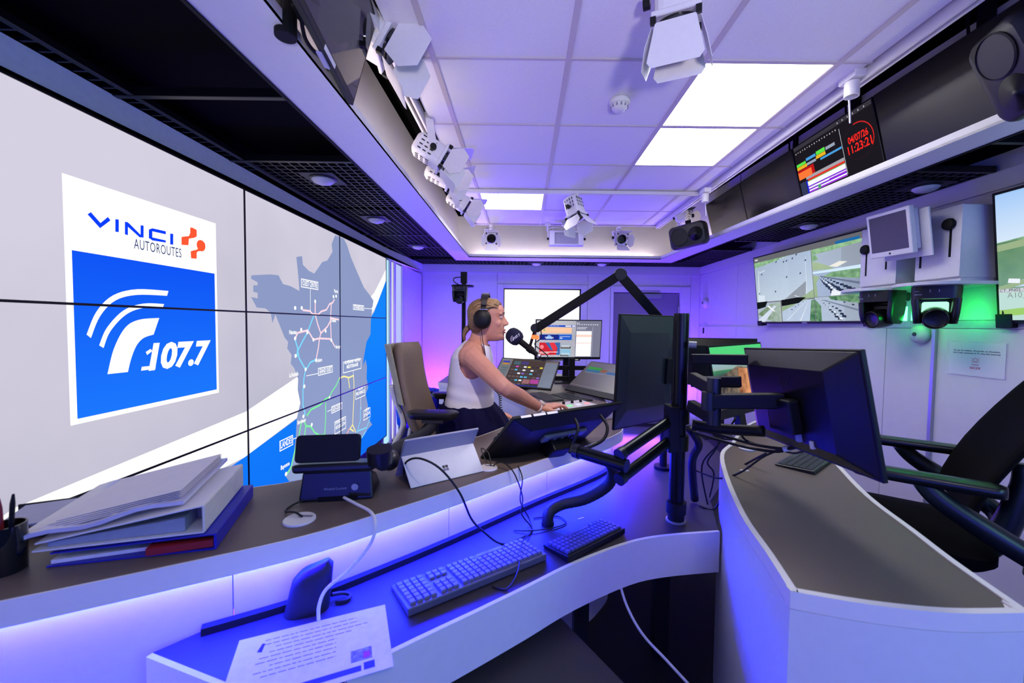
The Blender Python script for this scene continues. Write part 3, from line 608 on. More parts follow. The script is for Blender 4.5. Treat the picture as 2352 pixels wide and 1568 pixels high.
for q, lb in ((offset(CR, -0.05), 'assumed blue light strip under the sitter edge of the right counter'),):
    t = thing('led_strip', lb, 'light strip', (1.1, 1.3, 0.6)); obj('diffuser', wallstrip(q[4:], 0.588, 0.594, -0.008), emit(LED_BLUE, 20.0, 'assumed_led_counter_blue'), t, world=True)  # assumed strip, not seen, adds blue light by the counter

# assumed blue light strip on the wall behind the viewer, lights the desk fronts
t = thing('led_strip', 'assumed long blue light strip along the wall behind the viewer', 'light strip', (0.6, -2.19, 1.15))
m = MB(); m.bx(-1.9, 1.9, -0.01, 0.0, -0.05, 0.05); obj('channel', m, ALU, t)
m = MB(); m.bx(-1.88, 1.88, 0.0005, 0.012, -0.04, 0.04); obj('diffuser', m, emit((0.03, 0.05, 1.0), 50.0, 'assumed_led_rear_blue'), t)
# ================================================================ overhead equipment
def bar(mb, p0, p1, w, d, side=(0, 0, 1)):
    """flat bar between two points: width w along side, thickness d"""
    p0, p1 = Vector(p0), Vector(p1); a = (p1 - p0).normalized(); s = Vector(side); s = (s - a * s.dot(a))
    s = s.normalized() if s.length > 1e-4 else a.orthogonal().normalized(); q = a.cross(s)
    o = [p + s * i * w / 2 + q * j * d / 2 for p in (p0, p1) for i, j in ((-1, -1), (1, -1), (1, 1), (-1, 1))]
    return mb.add(o, [(0, 1, 2, 3), (7, 6, 5, 4)] + [(i, (i + 1) % 4, 4 + (i + 1) % 4, 4 + i) for i in range(4)])
LENSM = mat('dark_lens', '#0d0d12', 0.08, spec=0.8)
VENT = mat('vent_slot_black', '#101012', 0.7)
def stage_lamp(label, at, head, aim, s=1.0, doors=(28, 28, 20, 20), open_lens=True):
    at = Vector(at); head = Vector(head); aim = Vector(aim).normalized()
    t = thing('stage_lamp', label, 'stage lamp', at, 'white stage lamps with barn doors')
    xa = aim.cross(Vector((0, 0, 1))); xa = xa.normalized(); HM = frame(head, xa, xa.cross(aim))
    if (HM.to_3x3() @ Vector((0, 1, 0))).dot(aim) < 0: HM = frame(head, -xa, (-xa).cross(aim) * -1)
    IV = TM[t.name].inverted(); LM = IV @ HM
    m = MB(); m.bx(-0.02, 0.02, -0.05, 0.05, -0.028, 0.004); m.cyl((0, 0, -0.028), (0, 0, -0.052), 0.018); obj('track_adapter', m, LAMPW, t, bevel=0.003)
    st = at + Vector((0, 0, -0.05)); mid = head * 0.35 + st * 0.65
    m = MB(); hx = HM.to_3x3() @ Vector((1, 0, 0)); w = 0.078 * s
    bar(m, st - hx * w, st + hx * w, 0.034 * s, 0.006, aim)
    for k in (-1, 1): bar(m, st + hx * k * w, head + hx * k * w, 0.042 * s, 0.005, aim)
    obj('yoke', m, LAMPW, t, world=True, bevel=0.0015, seg=1)
    m = MB(); m.rings([[(x * k * s, y * s, z * k * s) for x, z in rrect(0.125, 0.125, 0.03, 3)] for y, k in ((-0.105, 0.72), (-0.085, 0.95), (-0.02, 1.0), (0.05, 1.0))])
    m.bx(-0.068 * s, 0.068 * s, 0.05 * s, 0.066 * s, -0.068 * s, 0.068 * s)
    obj('housing', m, LAMPW, t, M=LM, bevel=0.003, seg=1)
    m = MB()
    for z in (-0.035, -0.012, 0.012, 0.035):
        for y in (-0.065, -0.035, -0.005):
            for k in (-1, 1): m.bx(k * 0.0618 * s, k * 0.0640 * s, (y - 0.009) * s, (y + 0.009) * s, (z - 0.003) * s, (z + 0.003) * s); m.bx((z - 0.003) * s, (z + 0.003) * s, (y - 0.009) * s, (y + 0.009) * s, k * 0.0618 * s, k * 0.0640 * s)
    obj('vent_slots', m, VENT, t, M=LM, kind='stuff')
    for k in (-1, 1): m = MB(); m.cyl((k * 0.078 * s, 0, 0), (k * 0.098 * s, 0, 0), 0.017 * s, n=12); obj('knob', m, BLACK, t, M=LM)
    m = MB(); m.lathe([(0.056 * s, 0.066 * s), (0.056 * s, 0.078 * s), (0.05 * s, 0.082 * s), (0.03 * s, 0.076 * s), (0.004 * s, 0.079 * s)], 20, Matrix.Rotation(-PI / 2, 4, 'X')); obj('lens', m, LENSM, t, M=LM, smooth=True, angle=30)
    m = MB()
    for a in (45, 135, 225, 315): m.box((0.062 * s * (1 if a in (45, 315) else -1), 0.074 * s, 0.062 * s * (1 if a < 180 else -1)), (0.016 * s, 0.02 * s, 0.016 * s))
    obj('door_bracket', m, BLACK, t, M=LM, kind='stuff')
    for k, (rot, op) in enumerate(zip((0, 90, 180, 270), doors)):
        m = MB(); a, b, L = 0.056 * s, (0.080 if k % 2 == 0 else 0.064) * s, 0.118 * s
        m.prism([(-a, 0), (a, 0), (b, L * 0.86), (b * 0.84, L), (-b * 0.84, L), (-b, L * 0.86)] if k % 2 == 0 else [(-a * .95, 0.004), (a * .95, 0.004), (b * 1.25, L * 0.55), (b * 0.75, L), (-b * 0.75, L), (-b * 1.25, L * 0.55)], 0, 0.002)
        D = Matrix.Rotation(math.radians(rot), 4, 'Y') @ Matrix.Translation((0, 0.082 * s, 0.066 * s)) @ Matrix.Rotation(math.radians(op), 4, 'X')
        obj('barn_door', m, LAMPW, t, M=LM @ D)
    return t
stage_lamp('large white stage lamp half hidden behind the hanging screen', (-0.6738, 1.76, 2.8632), (-0.6344, 1.72, 2.6285), (0.88, 0.16, -0.46), 1.25, (26, 10, 30, 30))
stage_lamp('white stage lamp on left track, in front of another just beyond the big one', (-0.5653, 2.45, 2.6614), (-0.5307, 2.4, 2.4303), (0.86, 0.22, -0.48), 1.05)
stage_lamp('white stage lamp half hidden just beyond the front lamp of left track', (-0.5597, 2.95, 2.6773), (-0.5729, 2.88, 2.4788), (0.9, 0.25, -0.38), 1.05, (35, 25, 35, 25))
stage_lamp('white stage lamp on left track beside the small far ceiling light', (-0.5377, 3.45, 2.6485), (-0.5289, 3.4, 2.4515), (0.84, 0.2, -0.5), 1.0)
stage_lamp('small white stage lamp before the left end of the far cove wall', (-0.3806, 4.8, 2.5934), (-0.3779, 4.78, 2.4639), (0.12, -0.85, -0.5), 0.95)
stage_lamp('white stage lamp hanging in the middle of the far ceiling track', (0.4488, 3.62, 2.5884), (0.4385, 3.58, 2.4531), (0.22, -0.2, -0.93), 1.08)
stage_lamp('small white stage lamp right of the soft light panel, before the far cove wall', (1.1028, 4.8, 2.591), (1.1159, 4.78, 2.4666), (0.12, -0.9, -0.4), 0.95)
stage_lamp('white stage lamp above the loudspeaker at the far right corner', (1.6262, 4.3, 2.6768), (1.6604, 4.3, 2.5877), (0.55, 0.8, 0.05), 1.05)
stage_lamp('big white stage lamp hanging at the top edge of the view, nearest of all', (0.5112, 1.46, 2.736), (0.514, 1.44, 2.5785), (0.10, 0.22, -0.97), 1.15, (14, 16, 6, 16))
# soft light panel in its yoke
SM = frame((0.4904, 4.72, 2.3626), (1, 0, 0), (0, 0.12, 1))
t = thing('soft_light_panel', 'rectangular white soft light panel in a yoke, middle of the far cove', 'stage lamp', SM)
m = MB()
for a in ((-0.195, -0.135, 0, 0.165), (0.135, 0.195, 0, 0.165), (-0.135, 0.135, 0, 0.012), (-0.135, 0.135, 0.145, 0.165)): m.bx(a[0], a[1], -0.015, 0.05, a[2], a[3])
m.bx(-0.195, 0.195, 0.03, 0.06, 0, 0.165); obj('casing', m, LAMPW, t, bevel=0.003)
m = MB(); m.bx(-0.134, 0.134, 0.0, 0.008, 0.013, 0.144); obj('diffuser', m, mat('milky_diffuser', '#9b98a8', 0.5), t)
m = MB(); m.tube([(-0.207, 0.02, 0.08), (-0.21, 0.02, 0.14), (-0.19, 0.02, 0.205), (0, 0.02, 0.212), (0.19, 0.02, 0.205), (0.21, 0.02, 0.14), (0.207, 0.02, 0.08)], 0.006); m.cyl((0, 0.02, 0.21), (0, 0.02, 0.24), 0.02); m.bx(-0.05, 0.05, 0.0, 0.04, 0.235, 0.262); obj('yoke', m, LAMPW, t)
for k in (-1, 1): m = MB(); m.cyl((k * 0.2, 0.02, 0.08), (k * 0.222, 0.02, 0.08), 0.014, n=12); obj('knob', m, BLACK, t)
# bare track fittings
def fitting(label, at, r=0.028, L=0.075):
    t = thing('track_adapter', label, 'track fitting', at, 'white track fittings')
    m = MB(); m.bx(-0.028, 0.028, -0.05, 0.05, -0.03, 0.006); obj('body', m, LAMPW, t, bevel=0.004)
    m = MB(); m.lathe([(0.012, -0.03), (r, -0.034), (r, -0.03 - L), (r * 0.8, -0.03 - L), (r * 0.75, -0.05 - L * 0.5)], 18); obj('socket', m, LAMPW, t, smooth=True, angle=40)
    m = MB(); m.tube([(0.0, 0.03, -0.03), (0.02, 0.04, -0.09), (0.03, 0.04, -0.2)], 0.004); obj('lead', m, WCABLE, t)
fitting('empty white track socket above the clock screen', (1.5199, 1.95, 2.6275), 0.03, 0.07)
fitting('empty white track socket beside the far black pole', (1.4852, 3.4, 2.5705), 0.028, 0.07)
t = thing('track_spigot', 'tiny white track plug with a curled lead left of the soft light panel', 'track fitting', (0.2771, 4.8, 2.6213))
m = MB(); m.bx(-0.03, 0.03, -0.02, 0.02, -0.02, 0.005); m.cyl((0, 0, -0.02), (0, 0, -0.09), 0.014, 0.010); obj('plug', m, LAMPW, t)
m = MB(); m.tube([(0, 0, -0.09), (0.02, 0, -0.13), (0.05, 0, -0.10), (0.07, 0, -0.03)], 0.004); obj('lead', m, WCABLE, t)
# smoke detector on the ceiling
t = thing('smoke_detector', 'round white smoke detector on the ceiling tiles', 'smoke detector', (0.4922, 2.1847, 2.622))
m = MB(); m.lathe([(0.052, 0.002), (0.054, -0.012), (0.05, -0.02)], 28); obj('base', m, LAMPW, t, smooth=True, angle=40)
m = MB(); m.lathe([(0.044, -0.02), (0.046, -0.03), (0.032, -0.048), (0.012, -0.054)], 28); obj('sensor_head', m, LAMPW, t, smooth=True, angle=40)
m = MB()
for k in range(12): a = 2 * PI * k / 12; m.box((0.043 * math.cos(a), 0.043 * math.sin(a), -0.032), (0.008, 0.008, 0.012))
obj('vent_slots', m, mat('grey_vent', '#8f8ba0', 0.6), t, kind='stuff')
# downlights in the black grille
first = None
for (x, y), lb in (((-1.194, 2.46), 'nearest white eyeball downlight in the black grille left of the ceiling'), ((-1.21, 3.39), 'white eyeball downlight in the left grille, second from the viewer'), ((-1.166, 4.55), 'far white eyeball downlight in the left grille near the back corner'), ((2.39, 2.47), 'nearest round downlight in the dark grille over the right wall'), ((2.36, 3.42), 'round downlight in the right grille above the wall screen'), ((0.18, 5.69), 'round downlight in the far grille, left one above the window'), ((1.08, 5.66), 'round downlight in the far grille above the door')):
    M = Matrix.Translation((x, y, 2.30))
    if first is None:
        first = t = thing('downlight', lb, 'downlight', M, 'eyeball downlights in the black grille')
        m = MB(); m.bx(-0.1, 0.1, -0.1, 0.1, -0.002, 0.004); obj('plate', m, mat('black_lamp_plate', '#0e0e12', 0.5), t)
        m = MB(); m.lathe([(0.062, -0.003), (0.064, -0.012), (0.05, -0.026), (0.02, -0.036), (0.004, -0.038)], 22); obj('eyeball', m, LAMPW, t, smooth=True)
        m = MB(); m.lathe([(0.075, -0.0025), (0.075, -0.006), (0.066, -0.009)], 22); obj('ring', m, DARK, t)
    else: dup(first, M, lb)

# ---- flat monitors
def pic(scr, w, h, polys, mt, lift, name='picture_area', x0=None, z0=None):
    """flat lit areas on a screen of size w x h, in 0..1 screen coordinates from bottom left"""
    m = MB()
    for q in polys: m.poly([((u - 0.5) * w, -0.0004 * lift, v * h) for u, v in q])
    o = obj(name, m, mt, scr, fix=False)
    if len(polys) > 1: o['kind'] = 'stuff'
    return o
def R_(u0, v0, u1, v1): return [(u0, v0), (u1, v0), (u1, v1), (u0, v1)]
def pic_text(scr, w, h, txt, u, v, size, mt, lift, width=None, bold=0.0, align='CENTER', name='lettering'):
    t = text_mb(txt, size, bold, 0, 1, align)
    if width:
        xs = [q[0] for q in t.v]; k = width / (max(xs) - min(xs)); t.v = [(q[0] * k, q[1], q[2]) for q in t.v]
    t.v = [(q[0] + (u - 0.5) * w, -0.0004 * lift, q[2] + v * h) for q in t.v]
    return obj(name, t, mt, scr, fix=False)
def monitor(M, label, w, h, d=0.03, bez=0.008, screen=SCREENOFF, name='monitor', cat='monitor', case=BLACK, group=None, chin=None, tag_strip=None):
    t = thing(name, label, cat, M, group); chin = bez if chin is None else chin
    m = MB(); m.bx(-w / 2, w / 2, 0, d * 0.5, 0, h); m.slab([(-w / 2, d * .5, 0), (w / 2, d * .5, 0), (w / 2, d * .5, h), (-w / 2, d * .5, h)], [(-w * .36, d, h * .12), (w * .36, d, h * .12), (w * .36, d, h * .88), (-w * .36, d, h * .88)]); obj('casing', m, case, t, bevel=0.002)
    m = MB(); m.bx(-w / 2 + bez, w / 2 - bez, -0.0008, 0.0, chin, h - bez); sc = obj('screen', m, screen, t)
    sw, sh = w - 2 * bez, h - bez - chin
    sp_ = None
    if tag_strip:
        u, wd = tag_strip; m = MB(); m.bx((u - .5) * w - wd / 2, (u - .5) * w + wd / 2, -0.002, 0.0, 0.004, 0.020); obj('name_sticker', m, PAPER, t)
        tt = text_mb('000-0000000 000', 0.010); xs = [q[0] for q in tt.v]; k = wd * .85 / (max(xs) - min(xs))
    return t, sc, sw, sh, chin
def rowmon(y0, y1, label, screen=SCREENOFF, tag=None, xb=1.975, zb=2.335):
    M = frame((xb, (y0 + y1) / 2, zb), (0, -1, 0), (-0.095, 0, 0.37)); return monitor(M, label, abs(y1 - y0) - 0.004, 0.385, 0.05, 0.007, screen, name='overhead_monitor', group='overhead monitors along the right side', tag_strip=tag)
rowmon(1.60, 2.265, 'dark overhead monitor behind the near right loudspeaker, nearest of the row', tag=(0.42, 0.07))
rowmon(2.93, 3.62, 'dark overhead monitor left of the clock screen', tag=(0.62, 0.07))
rowmon(3.62, 4.29, 'dark overhead monitor at the far end of the row behind a loudspeaker', tag=(0.52, 0.07))
t, sc, w, h, ch = rowmon(2.27, 2.925, 'overhead monitor showing a red digital clock and coloured schedule', emit('#1d1920', 1.0), tag=(0.42, 0.09))
Z = 0.007
sc2 = sc
def up(q): return q
def cpic(polys, c, lift, s=1.0): return pic(sc, w, h, [[(u, v + Z / h) for u, v in q] for q in polys], emit(c, s), lift)
cpic([R_(0, 0.93, 1, 0.995)], '#3a3640', 3)
cpic([R_(0.02 + 0.035 * k, 0.86 + 0.01 * (k % 2), 0.032 + 0.035 * k, 0.885) for k in range(17)], '#b8b4bc', 4)
cpic([R_(0.62 + 0.06 * k, 0.945, 0.63 + 0.06 * k, 0.97) for k in range(6)], '#b8b4bc', 5)
cpic([R_(0.625, 0.12, 0.630, 0.86)], '#c8ccd8', 4)
cpic([R_(0.30, 0.66, 0.42, 0.725), R_(0.0, 0.63, 0.14, 0.68)], '#5fe64a', 4)
cpic([R_(0.29, 0.60, 0.42, 0.655), R_(0.0, 0.57, 0.15, 0.625)], '#f0b428', 4)
cpic([R_(0.15, 0.66, 0.29, 0.71), R_(0.34, 0.55, 0.62, 0.585)], '#4aa0e0', 4)
cpic([R_(0.43, 0.66, 0.55, 0.71), R_(0.15, 0.58, 0.285, 0.625)], '#9aa4b8', 4)
cpic([R_(0.0, 0.40, 0.24, 0.56)], '#c0181c', 4); cpic([R_(0.0, 0.39, 0.20, 0.52)], '#ff7a38', 5)
cpic([R_(0.10, 0.345, 0.62, 0.40)], '#a8a4ac', 4); cpic([R_(0.12, 0.31, 0.62, 0.35)], '#e8302c', 4); cpic([R_(0.11, 0.10, 0.62, 0.312)], '#fbfbff', 4)
cpic([R_(0.11, 0.20, 0.62, 0.222), R_(0.11, 0.148, 0.62, 0.172)], '#7a22d8', 5); cpic([R_(0.11, 0.10, 0.62, 0.125), R_(0.40, 0.172, 0.62, 0.186)], '#a838e8', 5); cpic([R_(0.11, 0.300, 0.62, 0.312), R_(0.24, 0.10, 0.28, 0.17)], '#3fae4c', 5)
cpic([R_(0.0, 0.10 + 0.03 * k, 0.085, 0.113 + 0.03 * k) for k in range(8)], '#4a5a8a', 4); cpic([R_(0.09, 0.10, 0.11, 0.33)], '#1a28d8', 5)
cpic([R_(0.02, 0.035, 0.22, 0.075)], '#f4f0f8', 4); cpic([R_(0.26 + .035 * k, 0.045, 0.275 + .035 * k, 0.07) for k in range(4)], '#c8b8c0', 4)
REDM = emit('#ff2a24', 1.05)
pic_text(sc, w, h, '04/07/26', 0.81, 0.61, 0.054, REDM, 5, width=w * 0.22, bold=0.0012)
pic_text(sc, w, h, '11:23:21', 0.81, 0.465, 0.066, REDM, 5, width=w * 0.26, bold=0.0012)
q = []
for k in range(25):
    a = math.radians(96 - k * 5.4); q.append([(0.81 + (0.157 * math.cos(a) + 0.006 * math.cos(b)) , 0.53 + Z / h + (0.157 * math.sin(a) + 0.006 * math.sin(b)) * w / h) for b in [2 * PI * i / 6 for i in range(6)]])
pic(sc, w, h, q, REDM, 5)
q = []
for k in range(42):
    a = math.radians(-40 - k * 5.4); q.append([(0.81 + (0.157 * math.cos(a) + 0.004 * math.cos(b)), 0.53 + Z / h + (0.157 * math.sin(a) + 0.004 * math.sin(b)) * w / h) for b in [2 * PI * i / 6 for i in range(6)]])
pic(sc, w, h, q, emit('#3a1a24', 1.0), 5)
# poles that carry the row
for y, lb in ((1.86, 'black ceiling pole behind the near right loudspeaker'), (2.56, 'black ceiling pole behind the clock screen'), (3.10, 'black ceiling pole between the clock screen and its dark neighbour'), (3.78, 'thin black ceiling pole behind the far dark monitors'), (4.52, 'black ceiling pole carrying the far loudspeaker')):
    t = thing('ceiling_pole', lb, 'pole', (2.03, y, 2.98), 'black poles carrying the overhead monitors')
    m = MB(); m.bx(-0.022, 0.022, -0.022, 0.022, -0.52, 0); obj('tube', m, MATTE, t, bevel=0.003)
    m = MB(); m.bx(-0.05, 0.05, -0.05, 0.05, -0.012, 0); obj('ceiling_plate', m, MATTE, t)
    m = MB(); m.tube([(-0.03, 0.03, 0), (-0.03, 0.05, -0.12), (-0.03, 0.03, -0.3), (-0.02, 0.03, -0.45)], 0.006); obj('cable', m, RUBBER, t)
# loudspeakers
SPK = mat('dark_grey_speaker', '#1f1c20', 0.5, noise=0.06, scale=80)
CONE = mat('black_cone', '#0b0a0c', 0.5)
def speaker(M, label, s=1.0):
    t = thing('loudspeaker', label, 'loudspeaker', M, 'dark studio loudspeakers')
    m = MB(); m.rings([[(x * k * s, y * s, z * k * s) for x, z in rrect(0.36, 0.235, 0.05, 5)] for y, k in ((-0.012, 0.90), (0.0, 0.965), (0.02, 1.0), (0.12, 1.0), (0.19, 0.93), (0.22, 0.80))]); obj('cabinet', m, SPK, t, smooth=True, angle=45)
    X90 = Matrix.Rotation(PI / 2, 4, 'X')
    m = MB(); m.lathe([(0.088 * s, 0.016 * s), (0.082 * s, 0.020 * s), (0.076 * s, 0.004 * s), (0.03 * s, -0.02 * s), (0.028 * s, -0.012 * s), (0.004, -0.004 * s)], 28, Matrix.Translation((-0.075 * s, 0, 0)) @ X90); obj('woofer', m, CONE, t, smooth=True, angle=40)
    m = MB(); m.lathe([(0.07 * s, 0.0145 * s), (0.05 * s, 0.013 * s), (0.02 * s, 0.0125 * s)], 24, Matrix.Translation((0.085 * s, 0, 0)) @ X90); obj('waveguide', m, SPK, t, smooth=True)
    m = MB(); m.ball((0.085 * s, -0.0125 * s, 0), (0.014 * s, 0.008 * s, 0.014 * s), 12, 7); obj('tweeter', m, CONE, t, smooth=True)
    m = MB(); m.bx(-0.02, 0.02, 0.10 * s, 0.16 * s, 0.11 * s, 0.16 * s); obj('bracket', m, MATTE, t)
    return t
speaker(frame((1.524, 3.85, 2.2964), (0.78, -0.60, 0.14), (-0.14, -0.1, 1)), 'dark loudspeaker lying sideways at the far end of the overhead monitors', 0.92)
_n = Vector((-0.88, 0.27, -0.39)).normalized(); _x = Vector((0.30, -0.12, -0.93)); _x = (_x - _n * _x.dot(_n)).normalized()
speaker(frame((1.6943, 1.47, 2.3545), tuple(_x), tuple(_x.cross(-_n))), 'large dark loudspeaker hanging tilted at the top right corner', 0.92)
# hanging screen at the top left
A_, B_ = (-0.6677, 1.62, 2.2888), (-0.5767, 1.6, 2.6218)
zv = Vector(B_) - Vector(A_); M = frame(Vector(A_) + Vector((0.0497, -0.3564, 0)), (-0.138, 0.99, 0), (zv.x, 0, zv.z))
t, sc, w, h, ch = monitor(M, 'big glossy dark screen hanging at the top left, seen from below', 0.72, zv.length, 0.045, 0.012, GLASSDARK, name='hanging_screen', cat='screen', chin=0.02)
m = MB(); m.bx(0.03, 0.13, -0.0016, 0, 0.002, 0.016); obj('name_sticker', m, PAPER, t)
m = MB(); m.bx(0.05, 0.13, 0.012, 0.03, -0.006, -0.0005); obj('connector', m, mat('lavender_plug', '#a9a6d8', 0.4), t)  # plug in one even pale lavender
t = thing('screen_bracket', 'black bracket arm and looped cables behind the hanging screen', 'bracket', tuple(Vector((-0.6973, 1.22, 2.3027)) + Vector((0, 0, 0.62))))
m = MB(); m.cyl((0, 0, 0), (0, 0, -0.60), 0.03, n=14); m.cyl((0, 0, -0.56), (0, 0, -0.65), 0.03, n=16); m.bx(0, 0.10, -0.03, 0.03, -0.53, -0.45); obj('arm', m, MATTE, t, bevel=0.002)
for pts in ([(-0.6652, 1.2, 2.3514), (-0.6648, 1.24, 2.3383), (-0.6522, 1.27, 2.3474), (-0.6358, 1.28, 2.3867)], [(-0.6539, 1.22, 2.3423), (-0.6736, 1.28, 2.3157), (-0.67, 1.33, 2.3057), (-0.6534, 1.37, 2.3153), (-0.6426, 1.36, 2.3501)], [(-0.6981, 1.2, 2.3988), (-0.7053, 1.2, 2.3149), (-0.6819, 1.22, 2.3175), (-0.6773, 1.24, 2.3691)]):
    m = MB(); m.tube(pts, 0.006); obj('cable', m, RUBBER, t, world=True)
# ================================================================ right wall
SKYM = emit('#d4ecff', 1.0); ROADM = emit('#c6d8f2', 1.0); ROAD2 = emit('#b6ccf0', 1.0); CARM = emit('#2c3550', 1.0); CARW = emit('#eef4ff', 1.0)
TREEM = glow_grad('screen_trees', '#3d7050', '#a4cfa0', 'Z', -0.1, 0.9, 1.0, noise=1.6, nscale=22); GRASSM = glow_grad('screen_grass', '#8dab86', '#b3c7a3', 'Z', 0, 0.7, 1.0, noise=0.8, nscale=10)
def cars(n, u0, v0, u1, v1, w0, w1, jit=0.01):
    q = []
    for k in range(n):
        f = k / max(1, n - 1); u = u0 + (u1 - u0) * f + random.uniform(-jit, jit) * (0.4 + f); v = v0 + (v1 - v0) * f + random.uniform(-jit, jit) * 0.6; s = w0 + (w1 - w0) * f
        q.append([(u - s, v), (u + s, v - s * 0.5), (u + s * 1.1, v + s * 1.2), (u - s * 0.8, v + s * 1.7)])
    return q
M = frame((2.497, 3.62, 1.488), (0.058, -0.998, 0), (-0.118, -0.007, 0.993))
tv, sc, w, h, ch = monitor(M, 'wall screen with motorway camera pictures, left of the two white boxes', 1.30, 0.685, 0.05, 0.012, emit('#6f7076', 1.0), name='wall_screen', cat='screen', chin=0.018)
Z = ch
def tp(polys, mt, lift, name='picture_area'): return pic(sc, w, h, [[(u, v + Z / h) for u, v in q] for q in polys], mt, lift, name)
tp([R_(0.0, 0.93, 1, 0.995)], emit('#56575c'), 2); tp([R_(0.012, 0.955, 0.05, 0.975)], emit('#d8dce2'), 3); tp([R_(0.80, 0.925, 0.97, 0.96)], emit('#1f6aa8'), 3)
BIG = glow_grad('screen_wide_road', '#d6e6f6', '#b8cdec', 'Z', 0.15, 0.66, 1.0, noise=0.25, nscale=5)
tp([R_(0.0, 0.31, 0.60, 0.925)], BIG, 2)
tp([[(0.0, 0.925), (0.0, 0.845), (0.1, 0.86), (0.24, 0.885), (0.34, 0.915), (0.4, 0.925)]], TREEM, 3)
tp([[(0.02, 0.31), (0.045, 0.80), (0.05, 0.80), (0.035, 0.31)], [(0.42, 0.36), (0.5, 0.31), (0.515, 0.31), (0.425, 0.368)], [(0.535, 0.34), (0.55, 0.86), (0.553, 0.86), (0.54, 0.34)]], emit('#dfe9f2'), 3)
tp([[(0.455, 0.31), (0.60, 0.31), (0.60, 0.42)]], GRASSM, 3); tp([R_(0.02, 0.31, 0.1, 0.41)], emit('#dbe6f4'), 3)
tp([[(u, v), (u + .014, v + .006), (u + .018, v + .026), (u + .004, v + .02)] for u, v in ((0.35, 0.62), (0.485, 0.64), (0.22, 0.435), (0.03, 0.43), (0.075, 0.72), (0.33, 0.84), (0.36, 0.845), (0.42, 0.86), (0.46, 0.90), (0.25, 0.86), (0.54, 0.80))], CARM, 4)
tp([[(u, v), (u + .01, v), (u + .01, v + .012), (u, v + .012)] for u, v in ((0.06, 0.76), (0.075, 0.765), (0.09, 0.77), (0.10, 0.775), (0.115, 0.775), (0.30, 0.90), (0.33, 0.905))], CARW, 4)
tp([R_(0.605, 0.62, 0.995, 0.925)], ROADM, 2); tp([[(0.605, 0.925), (0.605, 0.86), (0.75, 0.865), (0.995, 0.89), (0.995, 0.925)]], TREEM, 3); tp([[(0.605, 0.66), (0.78, 0.64), (0.72, 0.70), (0.64, 0.76), (0.605, 0.77)]], GRASSM, 3); tp([[(0.605, 0.77), (0.66, 0.79), (0.64, 0.85), (0.605, 0.86)]], TREEM, 3); tp([[(0.74, 0.68), (0.80, 0.655), (0.88, 0.70), (0.82, 0.72)]], emit('#f1efe6'), 4)
tp([R_(0.605, 0.315, 0.995, 0.635)], ROAD2, 2); tp([[(0.605, 0.615), (0.995, 0.60), (0.995, 0.64), (0.605, 0.64)]], SKYM, 4); tp([[(0.68, 0.565), (0.995, 0.48), (0.995, 0.605), (0.76, 0.605)]], TREEM, 3); tp([[(0.605, 0.315), (0.635, 0.315), (0.63, 0.5), (0.66, 0.57), (0.605, 0.60)]], GRASSM, 3)
tp([[(0.66, 0.57), (0.995, 0.40), (0.995, 0.43), (0.67, 0.578)]], emit('#6a7590'), 4)
tp(cars(13, 0.66, 0.55, 0.76, 0.35, 0.004, 0.018, 0.006) + cars(11, 0.68, 0.55, 0.82, 0.36, 0.004, 0.018, 0.006) + cars(9, 0.70, 0.55, 0.90, 0.36, 0.004, 0.02, 0.004), CARM, 5)
tp(cars(9, 0.665, 0.55, 0.79, 0.36, 0.003, 0.012, 0.008) + [[(0.74, 0.315), (0.81, 0.315), (0.82, 0.36), (0.75, 0.38)]], CARW, 6)
tp([R_(0.0, 0.005, 0.275, 0.295)], emit('#bccbe2'), 2); tp([[(0.0, 0.12), (0.05, 0.17), (0.16, 0.27), (0.275, 0.29), (0.275, 0.0), (0.17, 0.005)]], glow_grad('screen_verge', '#6f8a66', '#b9c9c4', 'X', -0.6, -0.2, 1, noise=1.2, nscale=20), 3); tp([[(0.0, 0.03), (0.2, 0.24), (0.23, 0.24), (0.08, 0.0), (0.0, 0.0)]], emit('#d5dff0'), 4); tp([[(0.12, 0.24), (0.2, 0.15), (0.21, 0.16), (0.14, 0.25)]], emit('#f4f6fa'), 5)
tp([[(0.0, 0.31), (0.13, 0.315), (0.1, 0.23), (0.0, 0.20)], [(0.285, 0.315), (0.46, 0.335), (0.53, 0.325), (0.46, 0.255), (0.285, 0.225)]], emit('#14171c'), 5)
tp([R_(0.283, 0.005, 0.60, 0.295)], ROADM, 2); tp([[(0.283, 0.15), (0.283, 0.22), (0.45, 0.265), (0.55, 0.30), (0.50, 0.30), (0.4, 0.22)]], GRASSM, 3); tp([[(0.55, 0.005), (0.60, 0.005), (0.60, 0.29), (0.575, 0.28)]], TREEM, 3); tp(cars(4, 0.39, 0.17, 0.5, 0.26, 0.007, 0.004), CARM, 4); tp([[(0.33, 0.02), (0.52, 0.27), (0.523, 0.27), (0.338, 0.02)], [(0.46, 0.01), (0.55, 0.27), (0.552, 0.27), (0.468, 0.01)]], CARW, 4)
tp([R_(0.605, 0.005, 0.995, 0.31)], ROADM, 2); tp([[(0.72, 0.31), (0.74, 0.27), (0.995, 0.19), (0.995, 0.31)], [(0.605, 0.0), (0.655, 0.0), (0.655, 0.2), (0.605, 0.29)]], TREEM, 3); tp([[(0.67, 0.27), (0.995, 0.08), (0.995, 0.105), (0.68, 0.275)]], emit('#76829c'), 4)
tp(cars(9, 0.665, 0.26, 0.80, 0.02, 0.004, 0.016, 0.008) + cars(7, 0.70, 0.25, 0.84, 0.05, 0.004, 0.016, 0.01) + cars(3, 0.78, 0.26, 0.9, 0.19, 0.006, 0.009, 0.004), CARM, 5); tp(cars(6, 0.68, 0.25, 0.81, 0.03, 0.003, 0.012, 0.01), CARW, 6)
